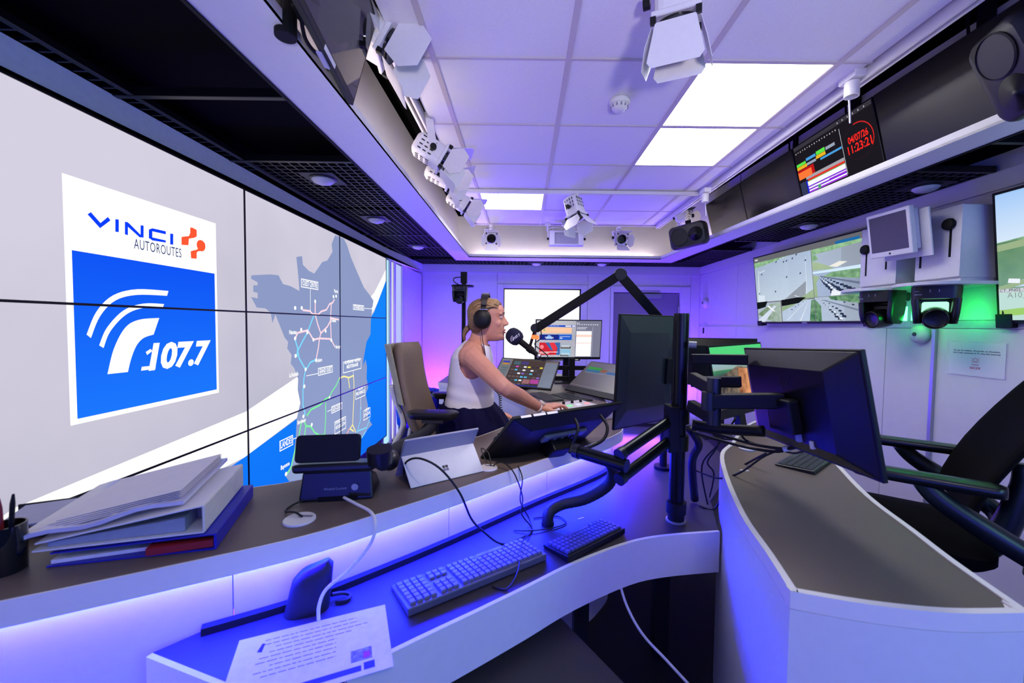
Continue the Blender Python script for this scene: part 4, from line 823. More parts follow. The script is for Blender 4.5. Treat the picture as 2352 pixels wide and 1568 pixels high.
for k in (-1, 1):
    m = MB(); m.bx(k * 0.62 - 0.035, k * 0.62 + 0.035, -0.006, 0.05, -0.022, 0.03); obj('corner_bracket', m, BLACK, tv, bevel=0.003)
m = MB(); m.bx(-0.03, 0.03, -0.003, 0.0, 0.002, 0.014); obj('name_sticker', m, RAILM, tv)
# second wall screen, at the right edge
M = frame((2.53, 1.53, 1.485), (0.0, -1, 0), (-0.07, 0, 0.68))
tv2, sc, w, h, ch = monitor(M, 'wall screen with a motorway and trees, cut off by the right edge', 1.30, 0.685, 0.05, 0.014, emit('#9fc6f2', 1.0), name='wall_screen', cat='screen', chin=0.018)
Z = ch
tp([R_(0, 0.0, 1, 0.66)], glow_grad('screen_near_trees', '#6f9a58', '#3f7046', 'Z', 0.2, 0.6, 1.0, noise=1.8, nscale=9), 2); tp([[(0, 0.6), (1, 0.82), (1, 0.72), (0, 0.55)]], emit('#9db38a'), 3)
tp([R_(0, 0.62, 1, 0.99)], glow_grad('screen_far_sky', '#dcecfb', '#9fc8fa', 'Z', 0.4, 0.7, 1.0), 2.5); tp([[(0, 0.62), (0.3, 0.68), (1, 0.7), (1, 0.62)]], TREEM, 3)
tp([[(0, 0.26), (0.28, 0.44), (0.6, 0.56), (1, 0.6), (1, 0.26)]], ROADM, 3); tp([[(0, 0.23), (0.2, 0.34), (0.2, 0.37), (0, 0.27)]], GRASSM, 4)
tp(cars(4, 0.05, 0.29, 0.3, 0.44, 0.02, 0.014), CARW, 5); tp([R_(0, 0.22, 1, 0.25)], emit('#ccd2da'), 5); tp([R_(0, 0.0, 1, 0.22)], emit('#bfe0d8'), 5); tp([[(0, 0.03), (0.2, 0.06), (0.2, 0.12), (0, 0.08)]], emit('#9fd070'), 6)
pic_text(sc, w, h, 'A10_PV330_1 B', 0.13, 0.195 + Z / h, 0.04, emit('#8f9a9a'), 7, width=w * 0.2); pic_text(sc, w, h, 'CT_PN02_S01_31_MA1_2', 0.10, 0.235 + Z / h, 0.022, emit('#2a3038'), 7, width=w * 0.19)
m = MB(); m.bx(-0.655, -0.58, -0.006, 0.05, -0.024, 0.05); obj('corner_bracket', m, BLACK, tv2, bevel=0.003)
m = MB(); m.tube([(-0.62, -0.002, 0.05), (-0.63, 0.02, 0.15), (-0.64, 0.05, 0.3), (-0.66, 0.05, 0.5)], 0.005); obj('cable', m, RUBBER, tv2)
# white housings with slots, each over a round shelf
BOXM = mat('white_powder_coated_box', '#c9c8d2', 0.45, noise=0.02)
def housing(label, y0, y1, z0, z1, slots, group='white housings on the right wall'):
    xf = 2.36; t = thing('camera_housing', label, 'box', (2.46, (y0 + y1) / 2, z0), group)
    m = MB(); m.bx(xf, 2.558, y0, y1, z0, z1); obj('body', m, BOXM, t, world=True, bevel=0.002)
    m = MB(); m.bx(xf - 0.006, xf - 0.0005, y0 - 0.002, y1 + 0.002, z0 + 0.004, z1 + 0.002); obj('front_plate', m, BOXM, t, world=True, bevel=0.001, seg=1)
    m = MB(); m.bx(xf + 0.01, 2.55, y0 + 0.004, y1 - 0.004, z0 - 0.022, z0 - 0.0005); obj('base', m, BOXM, t, world=True)
    for y, a, b, kz in slots:
        m = MB(); m.bx(xf - 0.0075, xf - 0.0055, y - 0.006, y + 0.006, a, b); obj('slot', m, MATTE, t, world=True)
        m = MB(); m.lathe([(0.030, 0), (0.034, 0.008), (0.030, 0.022), (0.02, 0.026)], 10, Matrix.Translation((xf - 0.006, y + 0.004, kz)) @ Matrix.Rotation(-PI / 2, 4, 'Y')); obj('clamp_knob', m, MATTE, t, world=True)
    return t
housing('larger white box with two black slotted knobs beside the right wall screen', 2.222, 2.47, 1.735, 2.125, ((2.275, 1.85, 2.02, 2.03), (2.44, 1.81, 2.0, 2.02)))
housing('smaller white box half hidden behind the old white monitor', 2.60, 2.87, 1.735, 2.13, ((2.825, 1.81, 1.98, 1.99), (2.67, 1.835, 1.98, 1.99)))
def shelf(label, c, rx, ry, z):
    t = thing('round_shelf', label, 'shelf', (c[0], c[1], z), 'round white shelves over the cameras')
    o = [(2.558 - c[0], ry), (0.02, ry)] + [(-rx * math.sin(a), ry * math.cos(a)) for a in [PI * k / 14 for k in range(1, 14)]] + [(0.02, -ry), (2.558 - c[0], -ry)]
    m = MB(); m.prism(o, -0.018, 0); obj('plate', m, BOXM, t, bevel=0.002); return t
shelf('round fronted white shelf above the nearer robotic camera', (2.34, 2.345), 0.17, 0.18, 1.711)
shelf('round fronted white shelf above the farther robotic camera', (2.34, 2.735), 0.17, 0.18, 1.711)
# robotic cameras hanging under the shelves
CAMB = mat('black_camera_shell', '#0e0e11', 0.38, noise=0.05)
GREENM = emit((0.02, 1.0, 0.12), 30.0, 'tally_green')
GREEN2 = emit((0.35, 1.0, 0.55), 1.6, 'tally_green_window')
def ptz(label, loc, rz, lens_turn, win, group='robotic cameras with green tally lights'):
    t = thing('robotic_camera', label, 'camera', rotz(loc, rz), group)     # local -y is the front, top at z = 0
    m = MB(); m.rings([[(x * k, y * k, z) for x, y in rrect(0.205, 0.17, 0.045, 4)] for z, k in ((0, 1.0), (-0.03, 1.0), (-0.07, 0.97))]); obj('base', m, CAMB, t, smooth=True, angle=40)
    m = MB(); m.bx(-0.075, 0.075, 0.06, 0.16, -0.062, -0.004); obj('rear_box', m, CAMB, t, bevel=0.012, seg=3)
    for k in (-1, 1):
        m = MB(); m.rings([[(k * (0.083 - s * 0.010) + x, y, z) for x, y in rrect(0.034, 0.15 * e, 0.015, 3)] for z, e, s in ((-0.07, 1.0, 0), (-0.15, 0.95, 0.5), (-0.195, 0.8, 1.0), (-0.21, 0.6, 1.1))]); obj('yoke_arm', m, CAMB, t, smooth=True, angle=40)
    m = MB(); m.bx(-0.07, 0.07, 0.035, 0.06, -0.19, -0.07); obj('rear_web', m, CAMB, t, bevel=0.004)
    m = MB(); m.bx(-0.055, 0.055, 0.0, 0.034, -0.15, -0.085); obj('tally_window' if win else 'shroud', m, GREEN2 if win else CAMB, t, bevel=0.01)
    HMt = Matrix.Translation((0, -0.005, -0.175)) @ Matrix.Rotation(lens_turn, 4, 'Z') @ Matrix.Rotation(PI / 2 + 0.15, 4, 'X')
    m = MB(); m.lathe([(0.035, -0.06), (0.058, -0.045), (0.062, 0.0), (0.060, 0.045), (0.054, 0.068), (0.050, 0.07), (0.046, 0.058), (0.02, 0.05), (0.003, 0.052)], 26); obj('lens_head', m, mat('black_lens_head', '#0a0a0c', 0.3), t, M=HMt, smooth=True, angle=35)
    for k in (-1, 1):
        m = MB(); m.bx(k * 0.092 - 0.003, k * 0.092 + 0.003, 0.055, 0.085, -0.19, -0.10); obj('tally_light', m, GREENM, t, label='glowing green light on the back')
    m = MB(); m.bx(-0.09, -0.072, -0.0862, -0.085, -0.032, -0.028); m.bx(-0.09, -0.06, -0.0862, -0.085, -0.05, -0.046); m.bx(-0.03, -0.026, -0.0862, -0.085, -0.036, -0.02); m.bx(0.006, 0.01, -0.0862, -0.085, -0.036, -0.02); o = obj('printed_marks', m, mat('grey_print', '#8f90a8', 0.5), t); o['kind'] = 'stuff'
    return t
ptz('nearer black robotic camera facing the room with a green glowing window', (2.345, 2.33, 1.692), math.radians(-42), 0.0, True)
ptz('farther black robotic camera turned aside, lit green on its side', (2.33, 2.66, 1.692), math.radians(-70), -0.25, False)
# old white monitor on an arm in front of the farther housing
M = frame((2.225, 2.498, 1.890), (-0.049, -0.998, -0.034), (-0.169, -0.025, 0.985))
t = thing('old_monitor', 'old white square monitor with a blank purple screen on the right wall', 'monitor', M)
m = MB(); m.bx(-0.153, 0.153, 0.0, 0.03, 0, 0.269); obj('casing', m, BOXM, t, bevel=0.005)
m = MB(); m.bx(-0.143, 0.143, 0.03, 0.06, 0.02, 0.253); obj('back_cover', m, BOXM, t, bevel=0.006)
m = MB(); m.bx(-0.132, 0.132, -0.001, 0, 0.033, 0.250); obj('screen', m, mat('grey_lcd', '#3b3846', 0.35), t)
m = MB(); m.cyl((0, -0.002, 0.017), (0, 0.0, 0.017), 0.006, n=14); obj('power_button', m, BLACK, t)
m = MB(); m.bx(-0.12, 0.20, 0.062, 0.072, -0.03, 0.24); m.bx(-0.03, 0.03, 0.072, 0.10, 0.05, 0.15); obj('mount_plate', m, BOXM, t, bevel=0.003)
# small wall devices
def wall_disc(label, y, z, r, mt=LAMPW, dot=None, cat='alarm', name='wall_alarm', depth=0.05):
    M = Matrix.Translation((2.56, y, z)) @ Matrix.Rotation(-PI / 2, 4, 'Y'); t = thing(name, label, cat, M)
    m = MB(); m.lathe([(r * 0.9, 0), (r, depth * 0.3), (r * 0.92, depth * 0.7), (r * 0.6, depth), (0.004, depth * 1.05)], 28); obj('body', m, mt, t, smooth=True, angle=50)
    m = MB(); m.lathe([(r * 0.22, depth * 1.0), (r * 0.2, depth * 1.12), (r * 0.05, depth * 1.14)], 18); obj('sounder', m, mat('dark_green_button', '#24382c', 0.4), t)
    m = MB(); m.bx(-r * 0.75, -r * 0.6, -r * 0.2, r * 0.05, depth * 0.7, depth * 0.86); obj('indicator', m, mat('red_indicator', '#b02030', 0.4), t)
    return t
wall_disc('round white wall alarm with a red mark under the nearer robotic camera', 2.615, 1.418, 0.062)
wall_disc('small round white wall alarm near the far right corner', 5.72, 1.78, 0.075)
t = thing('wall_thermostat', 'small white wall controller with a black display near the far right corner', 'thermostat', (2.56, 5.73, 1.39))
m = MB(); m.bx(-0.022, 0, -0.05, 0.05, -0.07, 0.07); obj('body', m, LAMPW, t, bevel=0.004)
m = MB(); m.bx(-0.024, -0.0222, -0.022, 0.028, -0.035, 0.045); obj('display', m, BLACK, t)
# notice in a plastic sleeve
M = frame((2.553, 2.298, 1.185), (0, -1, 0), (0, 0, 1))
t = thing('notice', 'safety notice in a shiny plastic sleeve on the right wall', 'notice', M)
m = MB(); m.bx(-0.143, 0.143, 0.0025, 0.0045, 0.004, 0.192); obj('sheet', m, PAPER, t)
SLV = mat('clear_plastic_sleeve', '#f0f0f4', 0.12, spec=0.7)
SLV.node_tree.nodes['Principled BSDF'].inputs['Alpha'].default_value = 0.18
m = MB()
n = 12
vs = [(-0.155 + 0.31 * i / n, -0.0008 - 0.0012 * math.sin(i * 2.1) * math.sin(j * 1.3), 0.2 * j / n) for j in range(n + 1) for i in range(n + 1)]
m.add(vs, [(j * (n + 1) + i, j * (n + 1) + i + 1, (j + 1) * (n + 1) + i + 1, (j + 1) * (n + 1) + i) for j in range(n) for i in range(n)]); obj('sleeve', m, SLV, t, smooth=True)
INKD = mat('dark_print', '#2b2440', 0.7); INKR = mat('red_print', '#b8283c', 0.7)
def ptxt(par, txt, x, z, size, mt, width, y=0.0022, bold=0.0005):
    tt = text_mb(txt, size, bold); xs = [q[0] for q in tt.v]; k = width / (max(xs) - min(xs)); tt.v = [(q[0] * k + x, y, q[2] + z) for q in tt.v]; return obj('lettering', tt, mt, par, fix=False)
ptxt(t, "En cas de malaise, d'incendie ou d'incident", 0, 0.146, 0.011, INKD, 0.235); ptxt(t, 'de sûreté, contactez le PC Sécurité (interne)', 0, 0.132, 0.011, INKD, 0.24)
m = MB()
for i in range(18):
    a, b = 2 * PI * i / 18, 2 * PI * (i + 1) / 18; m.poly([(0.011 * math.cos(a), 0.0022, 0.095 + 0.011 * math.sin(a)), (0.011 * math.cos(b), 0.0022, 0.095 + 0.011 * math.sin(b)), (0.008 * math.cos(b), 0.0022, 0.095 + 0.008 * math.sin(b)), (0.008 * math.cos(a), 0.0022, 0.095 + 0.008 * math.sin(a))])
for a in ((-0.018, 0.083, -0.016, 0.107), (0.016, 0.083, 0.018, 0.107), (-0.018, 0.081, 0.018, 0.083)): m.poly([(a[0], 0.0022, a[1]), (a[2], 0.0022, a[1]), (a[2], 0.0022, a[3]), (a[0], 0.0022, a[3])])
obj('printed_icon', m, INKR, t, fix=False)
m = MB(); m.poly([(-0.026, 0.0022, 0.044), (0.026, 0.0022, 0.044), (0.026, 0.0022, 0.056), (-0.026, 0.0022, 0.056)]); obj('printed_bar', m, INKR, t, fix=False); ptxt(t, '04 1859 33', 0, 0.050, 0.008, PAPER, 0.042, 0.0018); ptxt(t, 'PC Sécurité', 0, 0.068, 0.008, INKR, 0.035)
# ---------------------------------------------------------------- right-hand chair
FAB = mat('black_chair_fabric', '#050505', 0.95, noise=0.25, scale=300, bump=0.2, spec=0.1)
BLUEPL = mat('dark_slate_plastic', '#14181f', 0.35, noise=0.05)
CM = Matrix.Translation((1.60, 1.66, 0)) @ Matrix.Rotation(math.radians(53), 4, 'Z')       # local y points where the sitter looks
t = thing('office_chair', 'black office chair with padded arms behind the right counter', 'chair', CM)
def pad(w, d, th, r, crown=0.02):
    m = MB(); o = rrect(w, d, r, 5); m.rings([[(x * k, y * k, z) for x, y in o] for z, k in ((-th, 0.90), (-th * 0.6, 1.0), (-0.012, 1.0), (crown * 0.5, 0.86), (crown, 0.5), (crown * 1.1, 0.1))]); return m
m = pad(0.50, 0.48, 0.07, 0.1); obj('seat', m, FAB, t, M=Matrix.Translation((0, 0.02, 0.67)), smooth=True, angle=50)
m = MB(); R = []
for k in range(11):
    f = k / 10; wv = 0.235 * (0.70 + 0.42 * math.sin(PI * min(1, f * 0.8 + 0.25))) ; yb = -0.12 - 0.40 * f ** 1.5 - 0.02 * math.sin(PI * f); z = 0.78 + 0.72 * f
    R.append([(x, yb + y - 0.04 * (1 - (x / wv) ** 2), z) for x, y in [(wv * math.cos(a), 0.028 * math.sin(a)) for a in [2 * PI * i / 20 for i in range(20)]]])
m.rings(R); obj('backrest', m, FAB, t, smooth=True, angle=60)
for k in (-1, 1):
    m = MB(); m.rings([[(k * 0.29 + x * e, y - 0.005, 0.938 + z) for x, y in rrect(0.085, 0.39, 0.035, 5)] for z, e in ((-0.035, 0.8), (-0.025, 1.0), (-0.008, 1.0), (0.0, 0.85), (0.002, 0.3))]); obj('armrest', m, mat('black_arm_pad', '#121315', 0.3), t, smooth=True, angle=40)
    m = MB(); m.tube([(k * 0.29, 0.0, 0.91), (k * 0.295, -0.05, 0.855), (k * 0.29, -0.17, 0.775), (k * 0.265, -0.30, 0.69), (k * 0.15, -0.31, 0.62)], [0.03, 0.034, 0.038, 0.036, 0.034], n=12); obj('arm_support', m, BLUEPL, t, smooth=True)
m = MB(); m.tube([(0, -0.30, 0.96), (0, -0.30, 0.85), (0, -0.22, 0.62), (0, 0, 0.58)], [0.025, 0.035, 0.045, 0.045], n=10); obj('back_spine', m, BLUEPL, t, smooth=True)
m = MB(); m.cyl((0, 0, 0.08), (0, 0, 0.60), 0.03); obj('gas_column', m, BLACK, t)
for k in range(5):
    a = 2 * PI * k / 5; m = MB(); bar(m, (0, 0, 0.10), (0.31 * math.cos(a), 0.31 * math.sin(a), 0.065), 0.045, 0.03, (-math.sin(a), math.cos(a), 0)); l = obj('base_spoke', m, BLACK, t, bevel=0.004)
    m = MB(); m.cyl((0.31 * math.cos(a) - 0.02 * math.sin(a), 0.31 * math.sin(a) + 0.02 * math.cos(a), 0.03), (0.31 * math.cos(a) + 0.02 * math.sin(a), 0.31 * math.sin(a) - 0.02 * math.cos(a), 0.03), 0.029, n=14); obj('castor', m, BLACK, l)
# ================================================================ things on the near ledge and the guest worktop
def grommet(label, x, y, z, r=0.038):
    t = thing('cable_port', label, 'cable port', (x, y, z), 'round white cable ports')
    m = MB(); m.lathe([(r, 0.0005), (r, 0.004), (r * 0.96, 0.006), (0.004, 0.006)], 28); obj('cover', m, LAMPW, t, smooth=True, angle=40)
    m = MB(); m.bx(-0.008, r * 0.7, 0.008, 0.018, 0.0061, 0.0068); obj('cable_notch', m, mat('grey_notch', '#7d7a88', 0.5), t); return t
grommet('round white cable port in the ledge before the desk phone', -0.590, 1.070, 0.92, 0.040)
grommet('round white cable port in the ledge right of the tablet', -0.120, 1.480, 0.92, 0.034)
grommet('round white cable port on the right counter under the cable bundle', 0.985, 1.76, 0.919, 0.034)
# desk phone, seen from behind
PH = frame((-0.555, 1.235, 0.92), (0.985, 0.17, 0), (0, 0, 1))
PHM = mat('navy_black_phone', '#10101c', 0.35, noise=0.05)
t = thing('desk_phone', 'black desk phone seen from behind, standing on the ledge', 'phone', PH)
m = MB(); m.slab([(-0.105, -0.045, 0), (0.105, -0.045, 0), (0.105, 0.09, 0), (-0.105, 0.09, 0)], [(-0.098, -0.028, 0.085), (0.098, -0.028, 0.085), (0.098, 0.05, 0.05), (-0.098, 0.05, 0.05)]); obj('base', m, PHM, t, bevel=0.006)
m = MB(); m.bx(-0.05, 0.06, -0.0465, -0.03, 0.0, 0.014); obj('base_recess', m, MATTE, t)
m = MB(); m.slab([(-0.125, -0.035, 0.083), (0.105, -0.035, 0.083), (0.105, 0.11, 0.055), (-0.125, 0.11, 0.055)], [(-0.13, -0.03, 0.107), (0.11, -0.03, 0.107), (0.11, 0.115, 0.075), (-0.13, 0.115, 0.075)]); obj('key_deck', m, PHM, t, bevel=0.008)
SM_ = Matrix.Translation((-0.035, 0.0, 0.105)) @ Matrix.Rotation(-0.25, 4, 'X')
m = MB(); m.rings([[(x, y, z) for x, z in rrect(0.185, 0.082, 0.012, 3, 0, 0.04)] for y in (-0.008, 0.012)]); obj('display', m, BLACK, t, M=SM_, bevel=0.002)
m = MB(); m.tube([(0.115, 0.06, 0.10), (0.125, 0.05, 0.105), (0.13, -0.02, 0.10), (0.125, -0.05, 0.07)][:3], [0.02, 0.024, 0.026], n=12); m.tube([(0.122, 0.12, 0.075), (0.126, 0.03, 0.125), (0.124, -0.02, 0.12)], [0.02, 0.018, 0.02], n=12); m.cyl((0.12, -0.015, 0.10), (0.12, -0.022, 0.145), 0.036, 0.038, 22); m.ball((0.128, 0.13, 0.06), (0.035, 0.045, 0.035), 14, 8); obj('handset', m, PHM, t, smooth=True, angle=50)
tt = text_mb('Alcatel-Lucent', 0.011); tt.v = [(q[0] - 0.003, -0.0405, q[2] + 0.036) for q in tt.v]; o = obj('lettering', tt, mat('pale_print', '#9a9cc0', 0.5), t, fix=False)
m = MB(); m.lathe([(0.010, 0), (0.010, 0.001), (0.002, 0.0012)], 18, Matrix.Translation((0.052, -0.0405, 0.038)) @ Matrix.Rotation(PI / 2, 4, 'X')); obj('emblem', m, mat('pale_print', '#9a9cc0', 0.5), t)
t = thing('phone_cable', 'thin black cable running from the desk phone to the cable port', 'cable', (-0.62, 1.10, 0.922))
m = MB(); m.tube([(-0.585, 1.075, 0.928), (-0.61, 1.085, 0.935), (-0.652, 1.112, 0.925), (-0.655, 1.15, 0.924), (-0.63, 1.185, 0.93)], 0.0028); obj('cord', m, RUBBER, t, world=True)
t = thing('network_cable', 'white network cable hanging from the desk phone to the lower worktop', 'cable', (-0.5, 1.1, 0.93))
m = MB(); m.tube([(-0.5147, 1.17, 0.9404), (-0.4605, 1.13, 0.9384), (-0.4027, 1.08, 0.94), (-0.3765, 1.04, 0.9256), (-0.3866, 1.03, 0.8789), (-0.4345, 1.01, 0.8217), (-0.4803, 0.99, 0.7868), (-0.4891, 0.97, 0.7584), (-0.4854, 0.96, 0.7276)], 0.0042, n=10); obj('cord', m, WCABLE, t, world=True, smooth=True)
# tablet seen from behind, on its kickstand
TBM = mat('silver_body_shaded', '#9698ac', 0.4, 0.1, noise=0.02); TBK = mat('silver_stand_lit', '#c6c9d0', 0.4, 0.1, noise=0.02)  # same silver twice: shading put into the darker body and lighter stand
fl, fr = Vector((-0.352, 1.285, 0.921)), Vector((-0.135, 1.447, 0.921)); ux = (fr - fl).normalized(); bk = Vector((-ux.y, ux.x, 0))
TB = frame((fl + fr) / 2, ux, (0, 0, 1)); t = thing('tablet', 'silver tablet seen from behind on its folded out stand, on the ledge', 'tablet', TB)
tw = (fr - fl).length / 2 + 0.004
# body leans back towards the viewer: bottom edge behind, top edge forward over the stand
def tpl(p0, p1, w0, w1, th):
    p0, p1 = Vector(p0), Vector(p1); d = (p1 - p0).normalized(); n = Vector((0, -d.z, d.y)) * th
    q = [Vector((-w0, p0.y, p0.z)), Vector((w0, p0.y, p0.z)), Vector((w1, p1.y, p1.z)), Vector((-w1, p1.y, p1.z))]
    m = MB(); m.slab([tuple(v) for v in q], [tuple(v + n) for v in q]); return m
bot, topp = Vector((0, 0.135, 0.004)), Vector((0, 0.045, 0.150)); hin = bot * 0.45 + topp * 0.55
obj('body', tpl(bot, topp, tw, tw, 0.008), TBM, t, bevel=0.003)
obj('kickstand', tpl((0, 0.0, 0.0), tuple(hin + Vector((0, -0.003, 0))), tw - 0.004, tw - 0.002, 0.0035), TBK, t, bevel=0.0015)
d_ = (hin - Vector((0, 0, 0))).normalized()
LG = frame(Vector((0.0, 0, 0)) + d_ * 0.042 + Vector((0, -0.0032, 0.0032)), (1, 0, 0), d_)
for a in ((-0.010, -0.001, -0.010, -0.001), (0.001, 0.010, -0.010, -0.001), (-0.010, -0.001, 0.001, 0.010), (0.001, 0.010, 0.001, 0.010)):
    m = MB(); m.bx(a[0], a[1], -0.0005, 0.0006, a[2], a[3]); obj('logo_square', m, mat('logo_grey_%d' % (a[2] > 0), '#26242c' if a[2] > 0 else '#6d6c7e', 0.3), t, M=LG)
m = MB(); m.cyl((0, 0.050, 0.143), (0, 0.044, 0.140), 0.004, n=12); obj('camera_lens', m, BLACK, t)
t = thing('tablet_cable', 'black cable looping from the tablet down to the lower worktop', 'cable', (-0.3, 1.3, 0.95))
m = MB(); m.tube([(-0.3948, 1.36, 0.938), (-0.3803, 1.33, 0.9902), (-0.322, 1.27, 1.0253), (-0.252, 1.25, 1.0013), (-0.1908, 1.25, 0.9265), (-0.1561, 1.27, 0.8344), (-0.1185, 1.285, 0.7849), (-0.0641, 1.3234, 0.7245), (0.008, 1.3332, 0.7245)], 0.0034, n=8); obj('cord', m, RUBBER, t, world=True)
# ring binders with loose sheets
BM_ = frame((-0.90, 1.02, 0.921), (0.94, 0.34, 0), (0, 0, 1)); BLUEB = mat('blue_binder_board', '#1c1fa8', 0.4)
t = thing('blue_folder', 'blue folder with a red inlay at the bottom of the pile of files', 'folder', BM_)
m = MB(); m.slab([(-0.16, -0.125, 0), (0.15, -0.155, 0), (0.15, 0.15, 0), (-0.16, 0.16, 0)], [(-0.16, -0.125, 0.003), (0.15, -0.155, 0.003), (0.15, 0.15, 0.003), (-0.16, 0.16, 0.003)]); obj('lower_cover', m, BLUEB, t)
m = MB(); m.slab([(-0.155, -0.122, 0.026), (0.15, -0.155, 0.034), (0.15, 0.15, 0.034), (-0.155, 0.16, 0.026)], [(-0.155, -0.122, 0.029), (0.15, -0.155, 0.037), (0.15, 0.15, 0.037), (-0.155, 0.16, 0.029)]); obj('upper_cover', m, BLUEB, t)
m = MB(); m.bx(0.147, 0.153, -0.155, 0.15, 0, 0.037); obj('spine', m, BLUEB, t, bevel=0.002)
m = MB(); m.bx(0.02, 0.145, -0.152, 0.14, 0.006, 0.022); obj('red_inlay', m, mat('red_card', '#8c1420', 0.6), t)
m = MB(); m.bx(-0.155, 0.10, -0.12, 0.15, 0.004, 0.012); obj('sheets', m, PAPER, t)
BM2 = BM_ @ Matrix.Translation((-0.015, 0.0, 0.038))
t = thing('white_binder', 'thick white ring binder lying on the blue folder', 'binder', BM2)
m = MB(); m.slab([(-0.17, -0.12, -0.004), (0.14, -0.145, 0.0), (0.14, 0.15, 0.0), (-0.17, 0.17, -0.004)], [(-0.17, -0.12, -0.001), (0.14, -0.145, 0.003), (0.14, 0.15, 0.003), (-0.17, 0.17, -0.001)]); obj('lower_cover', m, WHITE, t)
m = MB(); m.slab([(-0.165, -0.12, 0.012), (0.14, -0.145, 0.062), (0.14, 0.15, 0.062), (-0.165, 0.17, 0.012)], [(-0.165, -0.12, 0.015), (0.14, -0.145, 0.065), (0.14, 0.15, 0.065), (-0.165, 0.17, 0.015)]); obj('upper_cover', m, WHITE, t)
m = MB(); m.bx(0.137, 0.143, -0.145, 0.15, 0.0, 0.065); obj('spine', m, mat('cream_spine', '#d8d4c8', 0.5), t, bevel=0.003)
m = MB(); m.slab([(-0.15, -0.11, 0.0), (0.10, -0.13, 0.004), (0.10, 0.14, 0.004), (-0.15, 0.15, 0.0)], [(-0.15, -0.11, 0.01), (0.10, -0.13, 0.036), (0.10, 0.14, 0.036), (-0.15, 0.15, 0.01)]); obj('sheets', m, mat('blue_grey_sheets', '#8d96a8', 0.7), t)
for k in range(2): m = MB(); m.cyl((0.11, -0.06 + 0.1 * k, 0.03), (0.11, -0.055 + 0.1 * k, 0.03), 0.026, n=18); obj('ring', m, ALU, t)
BM3 = BM2 @ Matrix.Translation((-0.04, 0.015, 0.0))
t = thing('plastic_folder', 'worn white plastic folder on top of the pile of files', 'folder', BM3)
m = MB(); R = []
n = 10
for s_, zz in ((0, 0.0), (1, 0.010)):
    pass
vs = []; 
for j in range(2):
    for i in range(n + 1):
        x = -0.165 + 0.30 * i / n; zc = 0.018 + 0.050 * (i / n) + 0.004 * math.sin(i * 1.1); vs.append((x, -0.135 + 0.005 * math.sin(i), zc + 0.009 * j)); vs.append((x, 0.165, zc + 0.006 + 0.009 * j))
L = 2 * (n + 1); fs = []
for j in range(2):
    for i in range(n): a = j * L + 2 * i; fs.append((a, a + 1, a + 3, a + 2))
for i in range(n): a = 2 * i; fs += [(a, a + 2, a + L + 2, a + L), (a + 1, a + 3, a + L + 3, a + L + 1)]
fs += [(0, 1, L + 1, L), (2 * n, 2 * n + 1, L + 2 * n + 1, L + 2 * n)]
m.add(vs, fs); obj('cover', m, mat('crumpled_plastic', '#c9c6da', 0.25, noise=0.06, scale=14, bump=0.6), t, smooth=True, angle=40)
for k in range(5):
    m = MB(); z = 0.030 + 0.004 * k; m.slab([(-0.15 + 0.01 * k, -0.13 + 0.008 * k, z - 0.002), (0.125, -0.12, z + 0.046), (0.125, 0.15, z + 0.050), (-0.15 + .01 * k, 0.155, z)], [(-0.15 + 0.01 * k, -0.13 + 0.008 * k, z - 0.0012), (0.125, -0.12, z + 0.0468), (0.125, 0.15, z + 0.0508), (-0.15 + .01 * k, 0.155, z + 0.0008)]); obj('sheet', m, PAPER, t)
# magazine tray and pen pot behind the files
t = thing('paper_tray', 'low dark tray with magazines behind the pile of files', 'tray', frame((-1.20, 1.02, 0.92), (0.9, 0.43, 0), (0, 0, 1)))
m = MB(); m.bx(-0.11, 0.12, -0.06, 0.12, 0, 0.005); m.bx(-0.11, 0.12, -0.06, -0.055, 0, 0.03); m.bx(-0.11, 0.12, 0.115, 0.12, 0, 0.03); m.bx(0.115, 0.12, -0.06, 0.12, 0, 0.03); obj('tray', m, BLACK, t)
for k in range(3):
    m = MB(); m.bx(-0.10 + 0.01 * k, 0.10, -0.05, 0.10, 0.008 + 0.009 * k, 0.015 + 0.009 * k); obj('magazine', m, mat('magazine_%d' % k, ('#c4c0d8', '#3f4460', '#8d90b8')[k], 0.3), t, M=Matrix.Rotation(0.03 * k, 4, 'Z'))
t = thing('pen_pot', 'dark glass pot of pens at the left edge of the ledge', 'pen pot', (-1.078, 0.835, 0.92))
m = MB(); m.lathe([(0.030, 0), (0.032, 0.003), (0.033, 0.10), (0.030, 0.10), (0.028, 0.006)], 22); obj('pot', m, mat('smoked_glass_pot', '#10161a', 0.1, spec=0.7), t, smooth=True, angle=40)
for k, (a, b, L) in enumerate(((0.012, 0.0, 0.165), (-0.012, 0.006, 0.15), (0.0, -0.014, 0.14))):
    m = MB(); m.cyl((a * 0.6, b * 0.6, 0.008), (a * 1.7, b * 1.7, L - 0.02), 0.0042, n=10); m.cyl((a * 1.7, b * 1.7, L - 0.02), (a * 1.9, b * 1.9, L), 0.0042, 0.002, n=10); obj('pen', m, BLACK if k != 1 else mat('red_pen', '#7a1420', 0.4), t)
